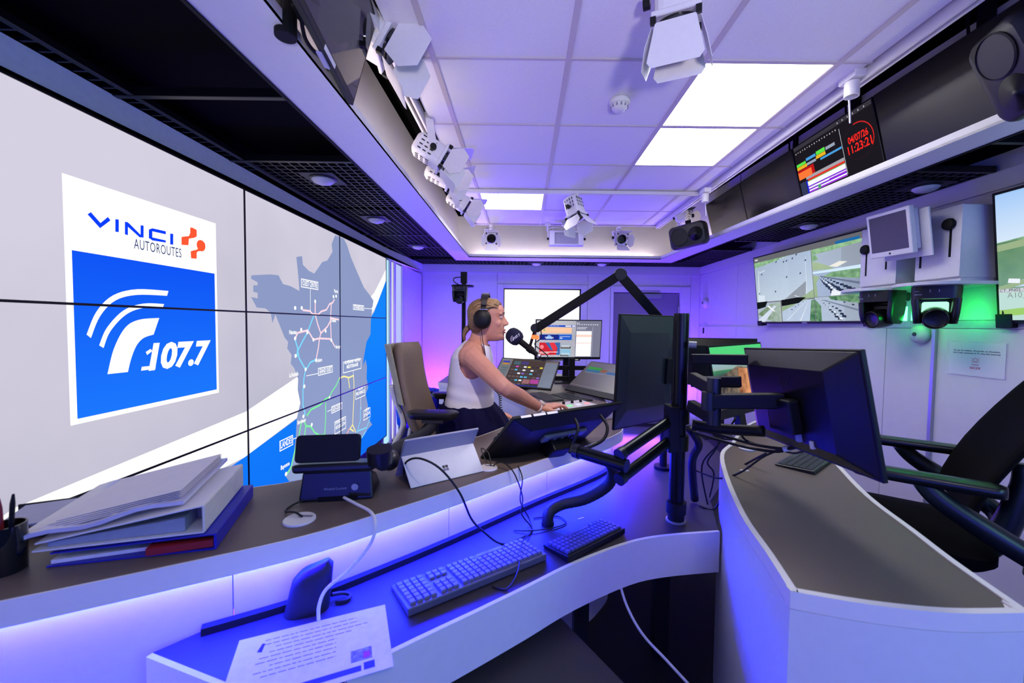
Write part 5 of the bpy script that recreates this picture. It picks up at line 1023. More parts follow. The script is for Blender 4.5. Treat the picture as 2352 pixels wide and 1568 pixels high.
# mouse on the ledge near the presenter, and the big black mouse on the worktop
def mouse(label, M, s, mt):
    t = thing('computer_mouse', label, 'mouse', M)
    m = MB(); R = []
    for k in range(9):
        f = k / 8; y = -0.055 + 0.11 * f; e = math.sin(PI * (0.08 + 0.84 * f)) ** 0.5; hh = 0.036 * e * (1.0 - 0.35 * abs(f - 0.4))
        R.append([(0.031 * e * math.cos(a), y, hh * max(0, math.sin(a)) ** 0.8 + 0.001) for a in [PI * i / 12 for i in range(13)]] + [(-0.026 * e, y, 0), (0.026 * e, y, 0)])
    m.rings([[(x * s, y * s, z * s) for x, y, z in q] for q in R]); obj('shell', m, mt, t, smooth=True, angle=50)
    m = MB(); m.cyl((-0.004 * s, 0.03 * s, 0.031 * s), (0.004 * s, 0.03 * s, 0.031 * s), 0.006 * s, n=14); obj('wheel', m, BLACK, t); return t
mouse('small dark mouse on the ledge beside the tilted screen', rotz((-0.09, 1.80, 0.921), 0.4), 1.0, mat('grey_mouse_shell', '#2b2a2e', 0.35))
# upright black pouch-like mouse on worktop
t = thing('black_pouch', 'bulky black rounded pouch standing at the back of the lower worktop', 'pouch', rotz((-0.535, 1.015, 0.721), 0.42))
m = MB(); R = []
for k in range(9):
    f = k / 8; w_ = 0.052 * (1 - 0.10 * f) * (1 if k < 8 else 0.75); d_y = 0.036 * (1 - 0.35 * f) * (1 if k < 8 else 0.6); dx = -0.006 + 0.016 * f
    R.append([(dx + w_ * math.copysign(abs(math.cos(a)) ** 0.65, math.cos(a)), d_y * math.copysign(abs(math.sin(a)) ** 0.75, math.sin(a)), (0.098 * f + (0.016 * f * (math.cos(a) + 0.4))) if k < 8 else 0.1005 + 0.016 * (math.cos(a) * 0.75 + 0.4)) for a in [2 * PI * i / 28 for i in range(28)]])
m.rings(R); obj('body', m, mat('navy_pouch', '#0c0c14', 0.6, bump=0.1, scale=120), t, smooth=True, angle=60)
m = MB(); m.tube([(0.05, 0.0, 0.02), (0.075, 0.01, 0.012), (0.095, 0.0, 0.008), (0.085, -0.015, 0.006), (0.06, -0.01, 0.006)], 0.005, n=8); obj('strap', m, RUBBER, t)
# letter lying over the worktop edge
PM = frame((-0.455, 0.878, 0.7212), (0.918, 0.396, 0), (0, 0, 1))
t = thing('letter', 'white printed sheet with a blue footer lying at the worktop edge', 'paper', PM)
m = MB(); m.slab([(-0.158, -0.112, 0), (0.158, -0.112, 0), (0.158, 0.095, 0), (-0.158, 0.095, 0)], [(-0.158, -0.112, 0.0008), (0.158, -0.112, 0.0008), (0.158, 0.095, 0.0008), (-0.158, 0.095, 0.0008)]); obj('sheet', m, mat('letter_paper', '#dcd6ea', 0.7), t)
m = MB(); random.seed(3)
for k in range(9):
    z = 0.070 - k * 0.0135; x0 = -0.115 + random.uniform(0, 0.05); x1 = 0.10 + random.uniform(-0.05, 0.02) if k < 4 else 0.045
    x = x0
    while x < x1: L = random.uniform(0.006, 0.02); m.poly([(x, z, 0.001), (min(x + L, x1), z, 0.001), (min(x + L, x1), z + 0.0026, 0.001), (x, z + 0.0026, 0.001)]); x += L + 0.003
o = obj('printed_lines', m, mat('violet_grey_print', '#6d62a0', 0.7), t, fix=False); o['kind'] = 'stuff'
m = MB(); m.poly([(-0.115, 0.040, 0.0011), (-0.105, 0.036, 0.0011), (-0.102, 0.062, 0.0011), (-0.108, 0.064, 0.0011)]); obj('printed_crest', m, INKD, t, fix=False)
m = MB(); m.bx(-0.06, 0.095, -0.098, -0.083, 0.0009, 0.0012); m.bx(0.100, 0.122, -0.098, -0.078, 0.0009, 0.0012); obj('blue_footer', m, mat('blue_footer_ink', '#2a2ab8', 0.6), t)
m = MB(); m.bx(0.075, 0.118, -0.070, -0.036, 0.0009, 0.0012); obj('printed_photo', m, mat('printed_photo', '#7c78b8', 0.6, noise=0.6, scale=90), t)
m = MB(); m.bx(0.10, 0.114, -0.066, -0.048, 0.0012, 0.0014); obj('printed_photo_red', m, mat('printed_red', '#b02a4a', 0.6), t)
# keyboards
def keyboard(label, M, w, d, rows, mt, keym, numpad=False, th=0.014, kh=0.0075, feet=False):
    t = thing('keyboard', label, 'keyboard', M)
    m = MB(); m.slab([(-w / 2, -d / 2, 0), (w / 2, -d / 2, 0), (w / 2, d / 2, 0), (-w / 2, d / 2, 0)], [(-w / 2, -d / 2, th * 0.7), (w / 2, -d / 2, th * 0.7), (w / 2, d / 2, th * 1.5), (-w / 2, d / 2, th * 1.5)]); obj('case', m, mt, t, bevel=0.003)
    kd = (d - 0.02) / rows; blocks = [(-w / 2 + 0.008, w / 2 - 0.008)] if not numpad else [(-w / 2 + 0.008, -w / 2 + w * 0.645), (-w / 2 + w * 0.665, -w / 2 + w * 0.79), (-w / 2 + w * 0.81, w / 2 - 0.008)]
    base = None; kk = {}
    for r in range(rows):
        for bi, (a, b) in enumerate(blocks):
            n = max(3, round((b - a) / 0.0185)); p = (b - a) / n
            y0 = -d / 2 + 0.010 + r * kd; x = a; i = 0
            while i < n:
                span = 1
                if bi == 0 and r == 0: span = 6 if i == 4 else 1
                if bi == 1 and r in (2,): i += 1; continue
                span = min(span, n - i)
                key = round(p * span, 4)
                if key not in kk:
                    q = MB(); sx, sy = p * span - 0.0026, kd - 0.0026; q.rings([[(xx, yy, z) for xx, yy in ((-sx / 2 * e, -sy / 2 * e), (sx / 2 * e, -sy / 2 * e), (sx / 2 * e, sy / 2 * e), (-sx / 2 * e, sy / 2 * e))] for z, e in ((0, 1), (kh * 0.4, 0.98), (kh, 0.82))]); kk[key] = mkmesh('key', q, keym)
                o = bpy.data.objects.new('key', kk[key]); COL.objects.link(o); o.parent = t
                yc = y0 + kd / 2; o.location = (a + p * (i + span / 2), yc, th * 0.7 + th * 0.8 * (yc + d / 2) / d)
                i += span
    return t
kx = Vector((0.367, 0.2606, 0)).normalized()
keyboard('pale full size keyboard with number pad on the blue lit worktop', frame((-0.135 - 0.05 * kx.y * 0 , 1.165, 0.721), tuple(-kx), (0, 0, 1)), 0.44, 0.135, 6, mat('pale_keyboard_case', '#565468', 0.4), mat('pale_keycap', '#66647e', 0.4), True)
kx = Vector((0.207, 0.170, 0)).normalized()
keyboard('small black keyboard with pale keys on the worktop before the pole', frame((0.222, 1.357, 0.721), tuple(-kx), (0, 0, 1)), 0.285, 0.115, 5, BLACK, mat('lilac_keycap', '#4e4c6c', 0.4))
keyboard('dark thin keyboard on the right counter under the leaning monitor', frame((1.139, 1.606, 0.92), tuple(Vector((0.10, -0.119, 0)).normalized() * -1), (0, 0, 1)) @ Matrix.Rotation(PI / 2, 4, 'Z') @ Matrix.Rotation(0, 4, 'Z'), 0.31, 0.13, 5, mat('charcoal_keyboard', '#1c2022', 0.35), mat('charcoal_key', '#23282a', 0.35), False, 0.008, 0.003)
t = thing('small_sticker', 'small pale sticker on the right counter near the cables', 'sticker', (0.8301, 1.4954, 0.9188)); m = MB(); m.bx(-0.014, 0.014, -0.008, 0.008, 0, 0.0008); obj('label_face', m, LAMPW, t)
# ---------------------------------------------------------------- monitor pole with arms
PX, PY = 0.585, 1.508
t = thing('monitor_pole', 'thick black monitor pole standing on the lower worktop with swivel arms', 'monitor stand', (PX, PY, 0.72))
pole = t
m = MB(); m.cyl((0, 0, 0.0), (0, 0, 0.775), 0.0275, n=28); obj('pole', m, POLEM, t, smooth=True, angle=40)
m = MB()
for a in range(4): m.box((0.0272 * math.cos(a * PI / 2 + 0.5), 0.0272 * math.sin(a * PI / 2 + 0.5), 0.40), (0.006, 0.006, 0.70))
o = obj('groove', m, MATTE, t); o['kind'] = 'stuff'
m = MB(); m.cyl((0, 0, 0.775), (0, 0, 0.778), 0.0270, n=28); obj('cap', m, mat('grey_cap', '#2c2c30', 0.3), t)
m = MB(); m.lathe([(0.036, 0), (0.036, 0.004), (0.030, 0.006)], 28); obj('base_ring', m, ALU, t, smooth=True, angle=40)
m = MB(); m.lathe([(0.030, 0.006), (0.030, 0.03), (0.036, 0.032), (0.036, 0.075), (0.029, 0.078)], 28); obj('collar', m, BLACK, t, smooth=True, angle=40)
for z in (0.30, 0.40): m = MB(); m.lathe([(0.028, z - 0.03), (0.038, z - 0.028), (0.038, z + 0.028), (0.028, z + 0.03)], 24); obj('clamp', m, POLEM, t, smooth=True, angle=40)
ARMM = mat('anodised_arm', '#1d2226', 0.28, 0.7, noise=0.04)
def arm(p0, p1, r, label=None, capr=1.15):
    m = MB(); m.cyl(p0, p1, r, n=20); o = obj('arm', m, ARMM, pole, world=True, smooth=True, angle=40)
    p0, p1 = Vector(p0), Vector(p1); d = (p1 - p0).normalized()
    m = MB(); m.cyl(p1 - d * 0.004, p1 + d * 0.018, r * capr, n=20); obj('arm_joint', m, BLUEPL, o, world=True, smooth=True, angle=40); return o
a1 = arm((PX - 0.03, PY - 0.01, 1.105), (0.3306, 1.32, 1.034), 0.0185)
a2 = arm((PX - 0.03, PY - 0.01, 1.030), (0.3323, 1.32, 0.9531), 0.0185)
a3 = arm((0.3419, 1.3, 0.9979), (0.2038, 1.42, 1.0053), 0.022)
dd = (Vector((0.3323, 1.32, 0.9531)) - Vector((PX - 0.03, PY - 0.01, 1.030))); LM_ = frame(Vector((PX - 0.03, PY - 0.01, 1.030)) + dd * 0.38 + Vector((-0.004, -0.0187, 0.0)), tuple(-dd), (0, 0, 1))
tt = text_mb('YELLOWTEC', 0.011); xs = [q[0] for q in tt.v]; o = obj('lettering', tt, mat('pale_print', '#9a9cc0', 0.5), pole, M=TM[pole.name].inverted() @ LM_, fix=False)
m = MB(); m.bx(-0.050, -0.042, -0.0005, 0.0005, -0.005, 0.005); obj('emblem', m, mat('yellow_mark', '#d8b468', 0.5), pole, M=TM[pole.name].inverted() @ LM_)
m = MB(); m.bx(-0.02, 0.02, -0.045, 0.02, -0.04, 0.13); obj('arm_bracket', m, BLACK, pole, M=Matrix.Translation((-0.03, 0.0, 0.31)), bevel=0.004)
# arms to the right-hand monitors
def flatarm(p0, p1, w, d): 
    m = MB(); bar(m, p0, p1, w, d, (0, 0, 1)); o = obj('flat_arm', m, BLACK, pole, world=True, bevel=0.004); return o
flatarm((0.6227, 1.5, 1.3309), (0.7757, 1.4, 1.3381), 0.036, 0.03); flatarm((0.6252, 1.5, 1.2471), (0.7544, 1.4, 1.2612), 0.038, 0.03)
flatarm((0.5945, 1.42, 1.2702), (0.6056, 1.28, 1.2515), 0.042, 0.03); flatarm((0.5774, 1.27, 1.2172), (0.7876, 1.22, 1.2305), 0.046, 0.032)
for q in ((0.6029, 1.275, 1.2619), (0.5842, 1.27, 1.2186), (0.6177, 1.3, 1.1641)):
    m = MB(); m.cyl((q[0], q[1], q[2] - 0.028), (q[0], q[1], q[2] + 0.028), 0.021, n=18); obj('arm_joint', m, BLUEPL, pole, world=True, smooth=True, angle=40)
flatarm((0.5897, 1.42, 1.1752), (0.6202, 1.32, 1.1554), 0.04, 0.03)
m = MB(); m.tube([(0.5993, 1.42, 1.106), (0.6868, 1.38, 1.102), (0.7801, 1.3, 1.1167)], 0.018, n=12); obj('lower_arm', m, BLACK, pole, world=True, smooth=True)
m = MB(); m.cyl((0.5993, 1.47, 1.385), (0.6233, 1.46, 1.3842), 0.012, n=16); obj('clamp_lever', m, RAILM, pole, world=True)
# small marks left on the worktop
for q, lb in (((1335, 1190), ''),):
    t = thing('small_sticker', 'small white sticker on the worktop behind the small black keyboard', 'sticker', (0.2303, 1.5156, 0.7205)); m = MB(); m.slab([(-0.012, -0.010, 0), (0.012, 0.004, 0), (0.010, 0.010, 0), (-0.014, -0.004, 0)], [(-0.012, -0.010, 0.0006), (0.012, 0.004, 0.0006), (0.010, 0.010, 0.0006), (-0.014, -0.004, 0.0006)]); obj('label_face', m, PAPER, t)
# rear view of the upright monitor left of the pole
BACKM = mat('monitor_back_teal_reflection', '#26312f', 0.34, noise=0.04)  # teal reflection put into the base colour of the dark back
def rear_monitor(M, label, w, h, d, mt, group=None):
    t = thing('monitor', label, 'monitor', M, group)
    m = MB(); m.bx(-w / 2, w / 2, 0, 0.012, 0, h); obj('front_frame', m, BLACK, t, bevel=0.002)
    m = MB(); m.bx(-w / 2 + 0.008, w / 2 - 0.008, -0.0008, 0, 0.012, h - 0.008); obj('screen', m, SCREENOFF, t)
    m = MB(); m.slab([(-w / 2 + 0.003, 0.012, 0.004), (w / 2 - 0.003, 0.012, 0.004), (w / 2 - 0.003, 0.012, h - 0.003), (-w / 2 + 0.003, 0.012, h - 0.003)], [(-w * 0.34, d, h * 0.16), (w * 0.34, d, h * 0.16), (w * 0.34, d, h * 0.84), (-w * 0.34, d, h * 0.84)]); obj('back_cover', m, mt, t, bevel=0.004); return t
t = rear_monitor(frame((0.552, 1.86, 1.001), (-0.814, -0.581, 0), (0.027, -0.038, 0.999)), 'upright dark monitor seen from behind, left of the black pole', 0.40, 0.50, 0.02, BACKM)
m = MB(); m.bx(-0.197, 0.197, 0.0125, 0.0132, 0.345, 0.347); m.bx(-0.197, 0.197, 0.0125, 0.0132, 0.42, 0.422); obj('seam', m, MATTE, t)
m = MB(); m.bx(-0.20, -0.12, 0.012, 0.035, 0.18, 0.30); obj('mount', m, BLACK, t, bevel=0.004)
# leaning monitor over the right counter
t = rear_monitor(frame((0.874, 1.216, 1.074), (0.029, 0.998, -0.048), (-0.173, 0.052, 0.984)), 'dark monitor seen from behind, leaning over the right counter', 0.54, 0.32, 0.05, mat('black_monitor_back', '#09090b', 0.42, noise=0.04, spec=0.3))
m = MB(); m.bx(-0.07, 0.05, 0.05, 0.085, 0.08, 0.18); obj('mount', m, BLACK, t, bevel=0.006)
tt = text_mb('hp', 0.042, 0, 0.3); tt.v = [(-q[0] + 0.0, 0.0508 , q[2] + 0.225) for q in tt.v]; obj('lettering', tt, mat('dark_chrome_print', '#4a4c54', 0.25, 0.6), t, fix=False)
m = MB(); m.bx(-0.055, -0.04, 0.052, 0.062, 0.055, 0.08); obj('blue_plug', m, mat('pale_blue_plug', '#8c90d8', 0.4), t)
m = MB(); m.bx(-0.10, -0.09, 0.046, 0.056, 0.045, 0.066); obj('white_plug', m, PAPER, t)
# cable bundle on the counter
t = thing('cable_bundle', 'bundle of dark cables with a white tie running from pole to leaning monitor', 'cable', (0.8, 1.5, 1.0))
for k, pts in enumerate(([(0.628, 1.45, 1.0832), (0.7075, 1.42, 1.0687), (0.7959, 1.36, 1.0537), (0.8663, 1.3, 1.0611), (0.879, 1.25, 1.1039)], [(0.6127, 1.45, 1.072), (0.7024, 1.44, 1.0475), (0.7931, 1.38, 1.0356), (0.8585, 1.32, 1.0476), (0.8581, 1.24, 1.12)], [(0.7031, 1.62, 0.8722), (0.7363, 1.5, 0.8864), (0.7731, 1.42, 0.9376), (0.8265, 1.36, 1.0199), (0.88, 1.3, 1.0683)], [(0.7349, 1.36, 1.1225), (0.7653, 1.38, 1.0654), (0.855, 1.36, 1.0425), (0.8879, 1.3, 1.0472), (0.8848, 1.22, 1.0992)])):
    m = MB(); m.tube(pts, 0.005 if k < 2 else 0.0035); obj('cable', m, RUBBER, t, world=True)
m = MB(); m.tube([(0.8523, 1.315, 1.0534), (0.8801, 1.3, 1.0669), (0.9015, 1.285, 1.0773)], 0.009, n=10); obj('tie', m, WCABLE, t, world=True)
t = thing('power_cable', 'black cables dangling from the pole onto the worktop beside the right counter', 'cable', (0.8, 1.7, 0.75))
for pts, r in (([(0.6463, 1.55, 1.0576), (0.7034, 1.6, 0.9844), (0.6881, 1.62, 0.9075), (0.72, 1.66, 0.735)], 0.016), ([(0.6678, 1.5, 1.1115), (0.7563, 1.55, 1.0083), (0.7401, 1.6, 0.9149), (0.7771, 1.62, 0.8589), (0.80, 1.70, 0.73)], 0.0035), ([(0.7936, 1.5, 1.113), (0.7615, 1.56, 0.9969), (0.7181, 1.6, 0.8971), (0.76, 1.63, 0.73)], 0.0035), ([(0.72, 1.62, 0.728), (0.78, 1.60, 0.73), (0.8368, 1.6, 0.8635), (0.9112, 1.5, 0.9838)], 0.004)):
    m = MB(); m.tube(pts, r, n=10); obj('cable', m, RUBBER, t, world=True, smooth=True)
# ribbed sleeve from the tilted screen to the worktop
t = thing('cable_sleeve', 'thick black braided cable sleeve curving over the lower worktop', 'cable', (0.1, 1.46, 0.722))
m = MB(); pts = spline([(0.10, 1.462, 0.722), (0.106, 1.468, 0.765), (0.1538, 1.5, 0.7802), (0.2429, 1.5, 0.8028), (0.3188, 1.48, 0.8613), (0.3316, 1.45, 0.9292), (0.3061, 1.43, 0.9753)], 12)
m.tube(pts, [0.020 + 0.0012 * (i % 2) for i in range(len(pts))], n=14, sub=1); obj('sleeve', m, mat('braided_black', '#121116', 0.6, noise=0.2, scale=200), t, world=True, smooth=True)
m = MB(); m.cyl((0.10, 1.462, 0.7205), (0.10, 1.462, 0.735), 0.023, n=16); obj('foot_ring', m, RUBBER, t, world=True)
# thin tangled cables at the keyboards
t = thing('tangled_cables', 'thin tangled black cables trailing over the ledge edge to the keyboards', 'cable', (0.0, 1.4, 0.73))
for pts in ([(-0.1072, 1.49, 0.9224), (-0.071, 1.47, 0.9493), (-0.0253, 1.43, 0.9242), (0.0066, 1.42, 0.8424), (0.0042, 1.41, 0.7844), (0.042, 1.422, 0.724), (0.0078, 1.2984, 0.742), (-0.0046, 1.1477, 0.742), (-0.0337, 1.0928, 0.724), (-0.0765, 1.1051, 0.724)], [(-0.0106, 1.5, 0.9234), (0.006, 1.46, 0.8896), (-0.0009, 1.44, 0.8179), (0.0317, 1.4702, 0.74), (0.0417, 1.4067, 0.724), (-0.0067, 1.3531, 0.724), (-0.0489, 1.3061, 0.724)], [(0.0488, 1.5037, 0.724), (0.1404, 1.5235, 0.724), (0.1681, 1.473, 0.724), (0.1171, 1.4331, 0.724), (0.0385, 1.4049, 0.728), (-0.0227, 1.4112, 0.724)], [(-0.1266, 1.49, 0.9385), (-0.1509, 1.52, 0.9811), (-0.1221, 1.51, 0.9681), (-0.11, 1.485, 0.9274)]):
    m = MB(); m.tube(pts, 0.0024, n=7); obj('cable', m, RUBBER, t, world=True)
t = thing('worktop_cable', 'white cable hanging in the dark under the curved worktop', 'cable', (0.3, 1.3, 0.6))
m = MB(); m.tube([(0.34, 1.36, 0.5772), (0.3579, 1.32, 0.5186), (0.3984, 1.28, 0.4562), (0.4631, 1.24, 0.4036), (0.5302, 1.2, 0.3491)], 0.0045, n=10); obj('cord', m, WCABLE, t, world=True, smooth=True)
# chair pushed under the worktop
GREYF = mat('grey_upholstery', '#3a3638', 0.85, noise=0.1, scale=250)
t = thing('stool', 'grey upholstered stool tucked in the dark under the curved worktop', 'stool', rotz((0.00, 1.04, 0), 0.55))
m = pad(0.50, 0.46, 0.085, 0.07, 0.012); obj('seat', m, GREYF, t, M=Matrix.Translation((0, 0, 0.505)), smooth=True, angle=50)
for x, y in ((-0.2, -0.17), (0.2, -0.17), (0.2, 0.17), (-0.2, 0.17)): m = MB(); m.cyl((x * 1.05, y * 1.05, 0), (x * 0.9, y * 0.9, 0.44), 0.014, n=12); obj('leg', m, DARK, t)
# ================================================================ presenter's chair
CHF = mat('taupe_chair_fabric', '#7a6956', 0.9, noise=0.12, scale=350, bump=0.15)
CHS = mat('silver_chair_frame', '#b9b9bd', 0.35, 0.3)
CHD = mat('dark_chair_plastic', '#1e1f24', 0.42, noise=0.06)
t = thing('swivel_chair', 'tall taupe swivel chair with a silver back frame behind the woman', 'chair', Matrix.Translation((-0.335, 2.18, 0)) @ Matrix.Rotation(-PI / 2, 4, 'Z'))
m = MB(); R = []
for k in range(15):
    f = k / 14; z = 0.90 + 0.445 * f; w = 0.222 - 0.028 * f - 0.05 * max(0, f - 0.9) * 4; yb = -0.205 - 0.045 * math.sin(PI * min(1, f * 1.1)) * 0.4 - 0.105 * f
    th = 0.026 * (1 if 0 < k < 14 else 0.45)
    R.append([(w * math.copysign(abs(math.cos(a)) ** 0.5, math.cos(a)), yb + 0.045 * (abs(math.cos(a)) ** 2) + th * math.copysign(abs(math.sin(a)) ** 0.7, math.sin(a)), z) for a in [2 * PI * (i + 0.5) / 28 for i in range(28)]])
m.rings(R); obj('backrest', m, CHF, t, smooth=True, angle=60)
m = MB(); R = []
for k in range(10):
    f = k / 9; z = 1.05 + 0.29 * f; w = 0.212 - 0.022 * f; yb = -0.238 - 0.105 * (0.34 + 0.66 * f)
    R.append([(w * math.copysign(abs(math.cos(a)) ** 0.5, math.cos(a)), yb - 0.012 + 0.045 * (abs(math.cos(a)) ** 2) + 0.016 * math.copysign(abs(math.sin(a)) ** 0.7, math.sin(a)), z) for a in [2 * PI * (i + 0.5) / 24 for i in range(24)]])
m.rings(R); obj('back_shell', m, mat('pale_olive_shell', '#8d8a72', 0.5), t, smooth=True, angle=60)
for k in (-1, 1):
    m = MB(); m.tube([(k * 0.16, -0.315, 1.14), (k * 0.15, -0.30, 1.07), (k * 0.15, -0.262, 0.98), (k * 0.15, -0.262, 0.92), (k * 0.15, -0.30, 0.84), (k * 0.14, -0.31, 0.76)], [0.012, 0.013, 0.014, 0.015, 0.016, 0.014], n=12); obj('back_strut', m, CHS, t, smooth=True)
    m = MB(); m.tube([(k * 0.15, -0.29, 1.16), (k * 0.15, -0.275, 1.09)], 0.014); obj('strut_joint', m, CHD, t)
m = MB(); m.bx(0.14, 0.16, -0.215, -0.19, 0.86, 0.93); obj('lever_block', m, BLACK, t, bevel=0.004)
m = pad(0.52, 0.48, 0.08, 0.12); obj('seat', m, CHF, t, M=Matrix.Translation((0, 0.02, 0.835)), smooth=True, angle=50)
for k in (1, -1):
    m = MB(); m.rings([[(k * 0.265 + x * e, 0.0 + y * (0.5 + 0.5 * e) - 0.085, 1.035 + z) for x, y in rrect(0.095, 0.245, 0.045, 5)] for z, e in ((-0.034, 0.72), (-0.022, 0.96), (-0.006, 1.0), (0.0, 0.9), (0.002, 0.4))]); obj('armrest', m, mat('black_arm_pad', '#121315', 0.3), t, smooth=True, angle=40)
    m = MB(); m.bx(k * 0.265 - 0.03, k * 0.265 + 0.03, -0.13, -0.03, 0.985, 1.002); m.tube([(k * 0.265, -0.075, 0.995), (k * 0.268, -0.10, 0.95), (k * 0.265, -0.19, 0.885), (k * 0.262, -0.27, 0.835), (k * 0.25, -0.285, 0.76), (k * 0.18, -0.25, 0.68)], [0.022, 0.026, 0.034, 0.038, 0.038, 0.034], n=14); obj('arm_support', m, CHD, t, smooth=True, angle=60)
m = MB(); m.bx(-0.18, 0.18, -0.28, 0.12, 0.66, 0.75); obj('mechanism', m, CHD, t, bevel=0.02)
m = MB(); m.cyl((0, 0, 0.08), (0, 0, 0.68), 0.03); obj('gas_column', m, BLACK, t)
m = MB()
for i in range(28): a, b = 2 * PI * i / 28, 2 * PI * (i + 1) / 28; bar(m, (0.2 * math.cos(a), 0.2 * math.sin(a), 0.30), (0.2 * math.cos(b), 0.2 * math.sin(b), 0.30), 0.02, 0.02)
for i in range(4): bar(m, (0, 0, 0.30), (0.2 * math.cos(i * PI / 2), 0.2 * math.sin(i * PI / 2), 0.30), 0.016, 0.016)
o = obj('foot_ring', m, CHS, t)
for k in range(5):
    a = 2 * PI * k / 5; m = MB(); bar(m, (0, 0, 0.10), (0.30 * math.cos(a), 0.30 * math.sin(a), 0.065), 0.045, 0.03, (-math.sin(a), math.cos(a), 0)); l = obj('base_spoke', m, BLACK, t, bevel=0.004)
    m = MB(); m.cyl((0.30 * math.cos(a) - 0.02 * math.sin(a), 0.30 * math.sin(a) + 0.02 * math.cos(a), 0.03), (0.30 * math.cos(a) + 0.02 * math.sin(a), 0.30 * math.sin(a) - 0.02 * math.cos(a), 0.03), 0.029, n=14); obj('castor', m, BLACK, l)
# ================================================================ the presenter
SKIN = mat('skin', '#c98d74', 0.5, noise=0.05, scale=25)
SKIN.node_tree.nodes['Principled BSDF'].inputs['Subsurface Weight'].default_value = 0.12
SKIN.node_tree.nodes['Principled BSDF'].inputs['Subsurface Radius'].default_value = (0.02, 0.008, 0.004)
per = thing('person', 'woman in white sleeveless top and navy skirt leaning to the microphone', 'person', (-0.3, 2.2, 0))
HC = Vector((-0.1864, 2.2, 1.4711))
def hp(x, y, z): return (HC.x + x, HC.y + y, HC.z + z)          # head space: x towards the face, -y her right side
HEAD = [(-0.112, .058, -.004, .026), (-.102, .079, -.022, .038), (-.088, .085, -.04, .047), (-.072, .079, -.052, .053), (-.062, .084, -.058, .056), (-.050, .082, -.064, .059), (-.040, .086, -.072, .061), (-.026, .081, -.080, .064), (0.0, .079, -.091, .069), (.012, .078, -.095, .070), (.024, .080, -.098, .071), (.038, .088, -.100, .072), (.058, .088, -.098, .071), (.078, .077, -.090, .064), (.096, .055, -.07, .050), (.108, .026, -.042, .030), (.113, .0, -.016, .01)]
def head_ring(z, f, b, w, n=28, grow=0.0, fmax=None):
    c, h = (f + b) / 2, (f - b) / 2 + grow; w = w + grow; q = []
    for i in range(n):
        a = 2 * PI * i / n; ca, sa = math.cos(a), math.sin(a)
        q.append((c + h * math.copysign(abs(ca) ** 0.85, ca), w * math.copysign(abs(sa) ** 0.82, sa), z))
    return q
m = MB(); m.rings([[hp(*v) for v in head_ring(*r)] for r in HEAD])
# nose, lips, brow, ears, chin
m.rings([[hp(x, y * s, z) for x, y, z in q] for s, q in ((1, [(0.076, -.007, .026), (0.088, 0, .028), (0.076, .007, .026), (0.072, 0, .024)]), (1, [(0.078, -.010, .005), (0.099, 0, .006), (0.078, .010, .005), (0.07, 0, .004)]), (1, [(0.08, -.014, -.012), (0.113, -.004, -.013), (0.113, .004, -.013), (0.08, .014, -.012)]), (1, [(0.080, -.018, -.022), (0.112, -.007, -.022), (0.112, .007, -.022), (0.08, .018, -.022)]), (1, [(0.078, -.014, -.031), (0.097, -.006, -.031), (0.097, .006, -.031), (0.078, .014, -.031)]))])
m.ball(hp(0.083, 0, -.051), (0.012, 0.022, 0.0055), 12, 7); m.ball(hp(0.080, 0, -.066), (0.0125, 0.019, 0.006), 12, 7); m.ball(hp(0.072, 0, -.092), (0.018, 0.024, 0.017), 12, 8)
for k in (-1, 1):
    m.ball(hp(0.070, k * 0.034, 0.033), (0.013, 0.024, 0.006), 12, 7); m.ball(hp(-0.012, k * 0.072, -0.004), (0.020, 0.008, 0.030), 12, 8); m.ball(hp(0.052, k * 0.042, -0.018), (0.022, 0.018, 0.022), 12, 8)
def tw_ring(c, hx, hy, n=28, pw=0.8): return [(c[0] + hx * math.copysign(abs(math.cos(a)) ** pw, math.cos(a)), c[1] + hy * math.copysign(abs(math.sin(a)) ** pw, math.sin(a)), c[2]) for a in [2 * PI * i / n for i in range(n)]]
TOR = [((-0.2815, 2.2, 0.974), .135, .175), ((-0.2818, 2.2, 1.0216), .120, .155), ((-0.2798, 2.2, 1.0692), .108, .138), ((-0.2755, 2.2, 1.1286), .110, .138), ((-0.2734, 2.2, 1.176), .109, .142), ((-0.2714, 2.2, 1.228), .104, .150), ((-0.2694, 2.2, 1.2752), .098, .158), ((-0.2626, 2.2, 1.3106), .083, .150), ((-0.2534, 2.2, 1.3366), .068, .120), ((-0.2418, 2.2, 1.3579), .056, .075), ((-0.2302, 2.2, 1.3791), .053, .056), ((-0.2187, 2.2, 1.4074), .054, .052), ((-0.2073, 2.2, 1.4404), .05, .05)]
m.rings([tw_ring(*r) for r in TOR])
def limb(pts, rs, n=14, sub=5):
    m.tube(pts, rs, n=n, sub=sub); m.ball(pts[0], rs[0], 12, 8); m.ball(pts[-1], rs[-1], 12, 8)
SH, EL, WR = (-0.2526, 2.045, 1.2831), (-0.0821, 1.88, 1.1589), (0.0881, 2.06, 1.0309)
mid1 = [SH[i] * 0.5 + EL[i] * 0.5 for i in range(3)]; mid2 = [EL[i] * 0.6 + WR[i] * 0.4 for i in range(3)]
limb([SH, mid1, EL, mid2, WR], [0.054, 0.046, 0.038, 0.037, 0.0235])
m.ball((-0.2677, 2.06, 1.2861), (0.058, 0.055, 0.058), 14, 9)
m.tube([(-0.2626, 2.2, 1.3176), (-0.2641, 2.1, 1.31), SH], [0.05, 0.052, 0.05], n=14)
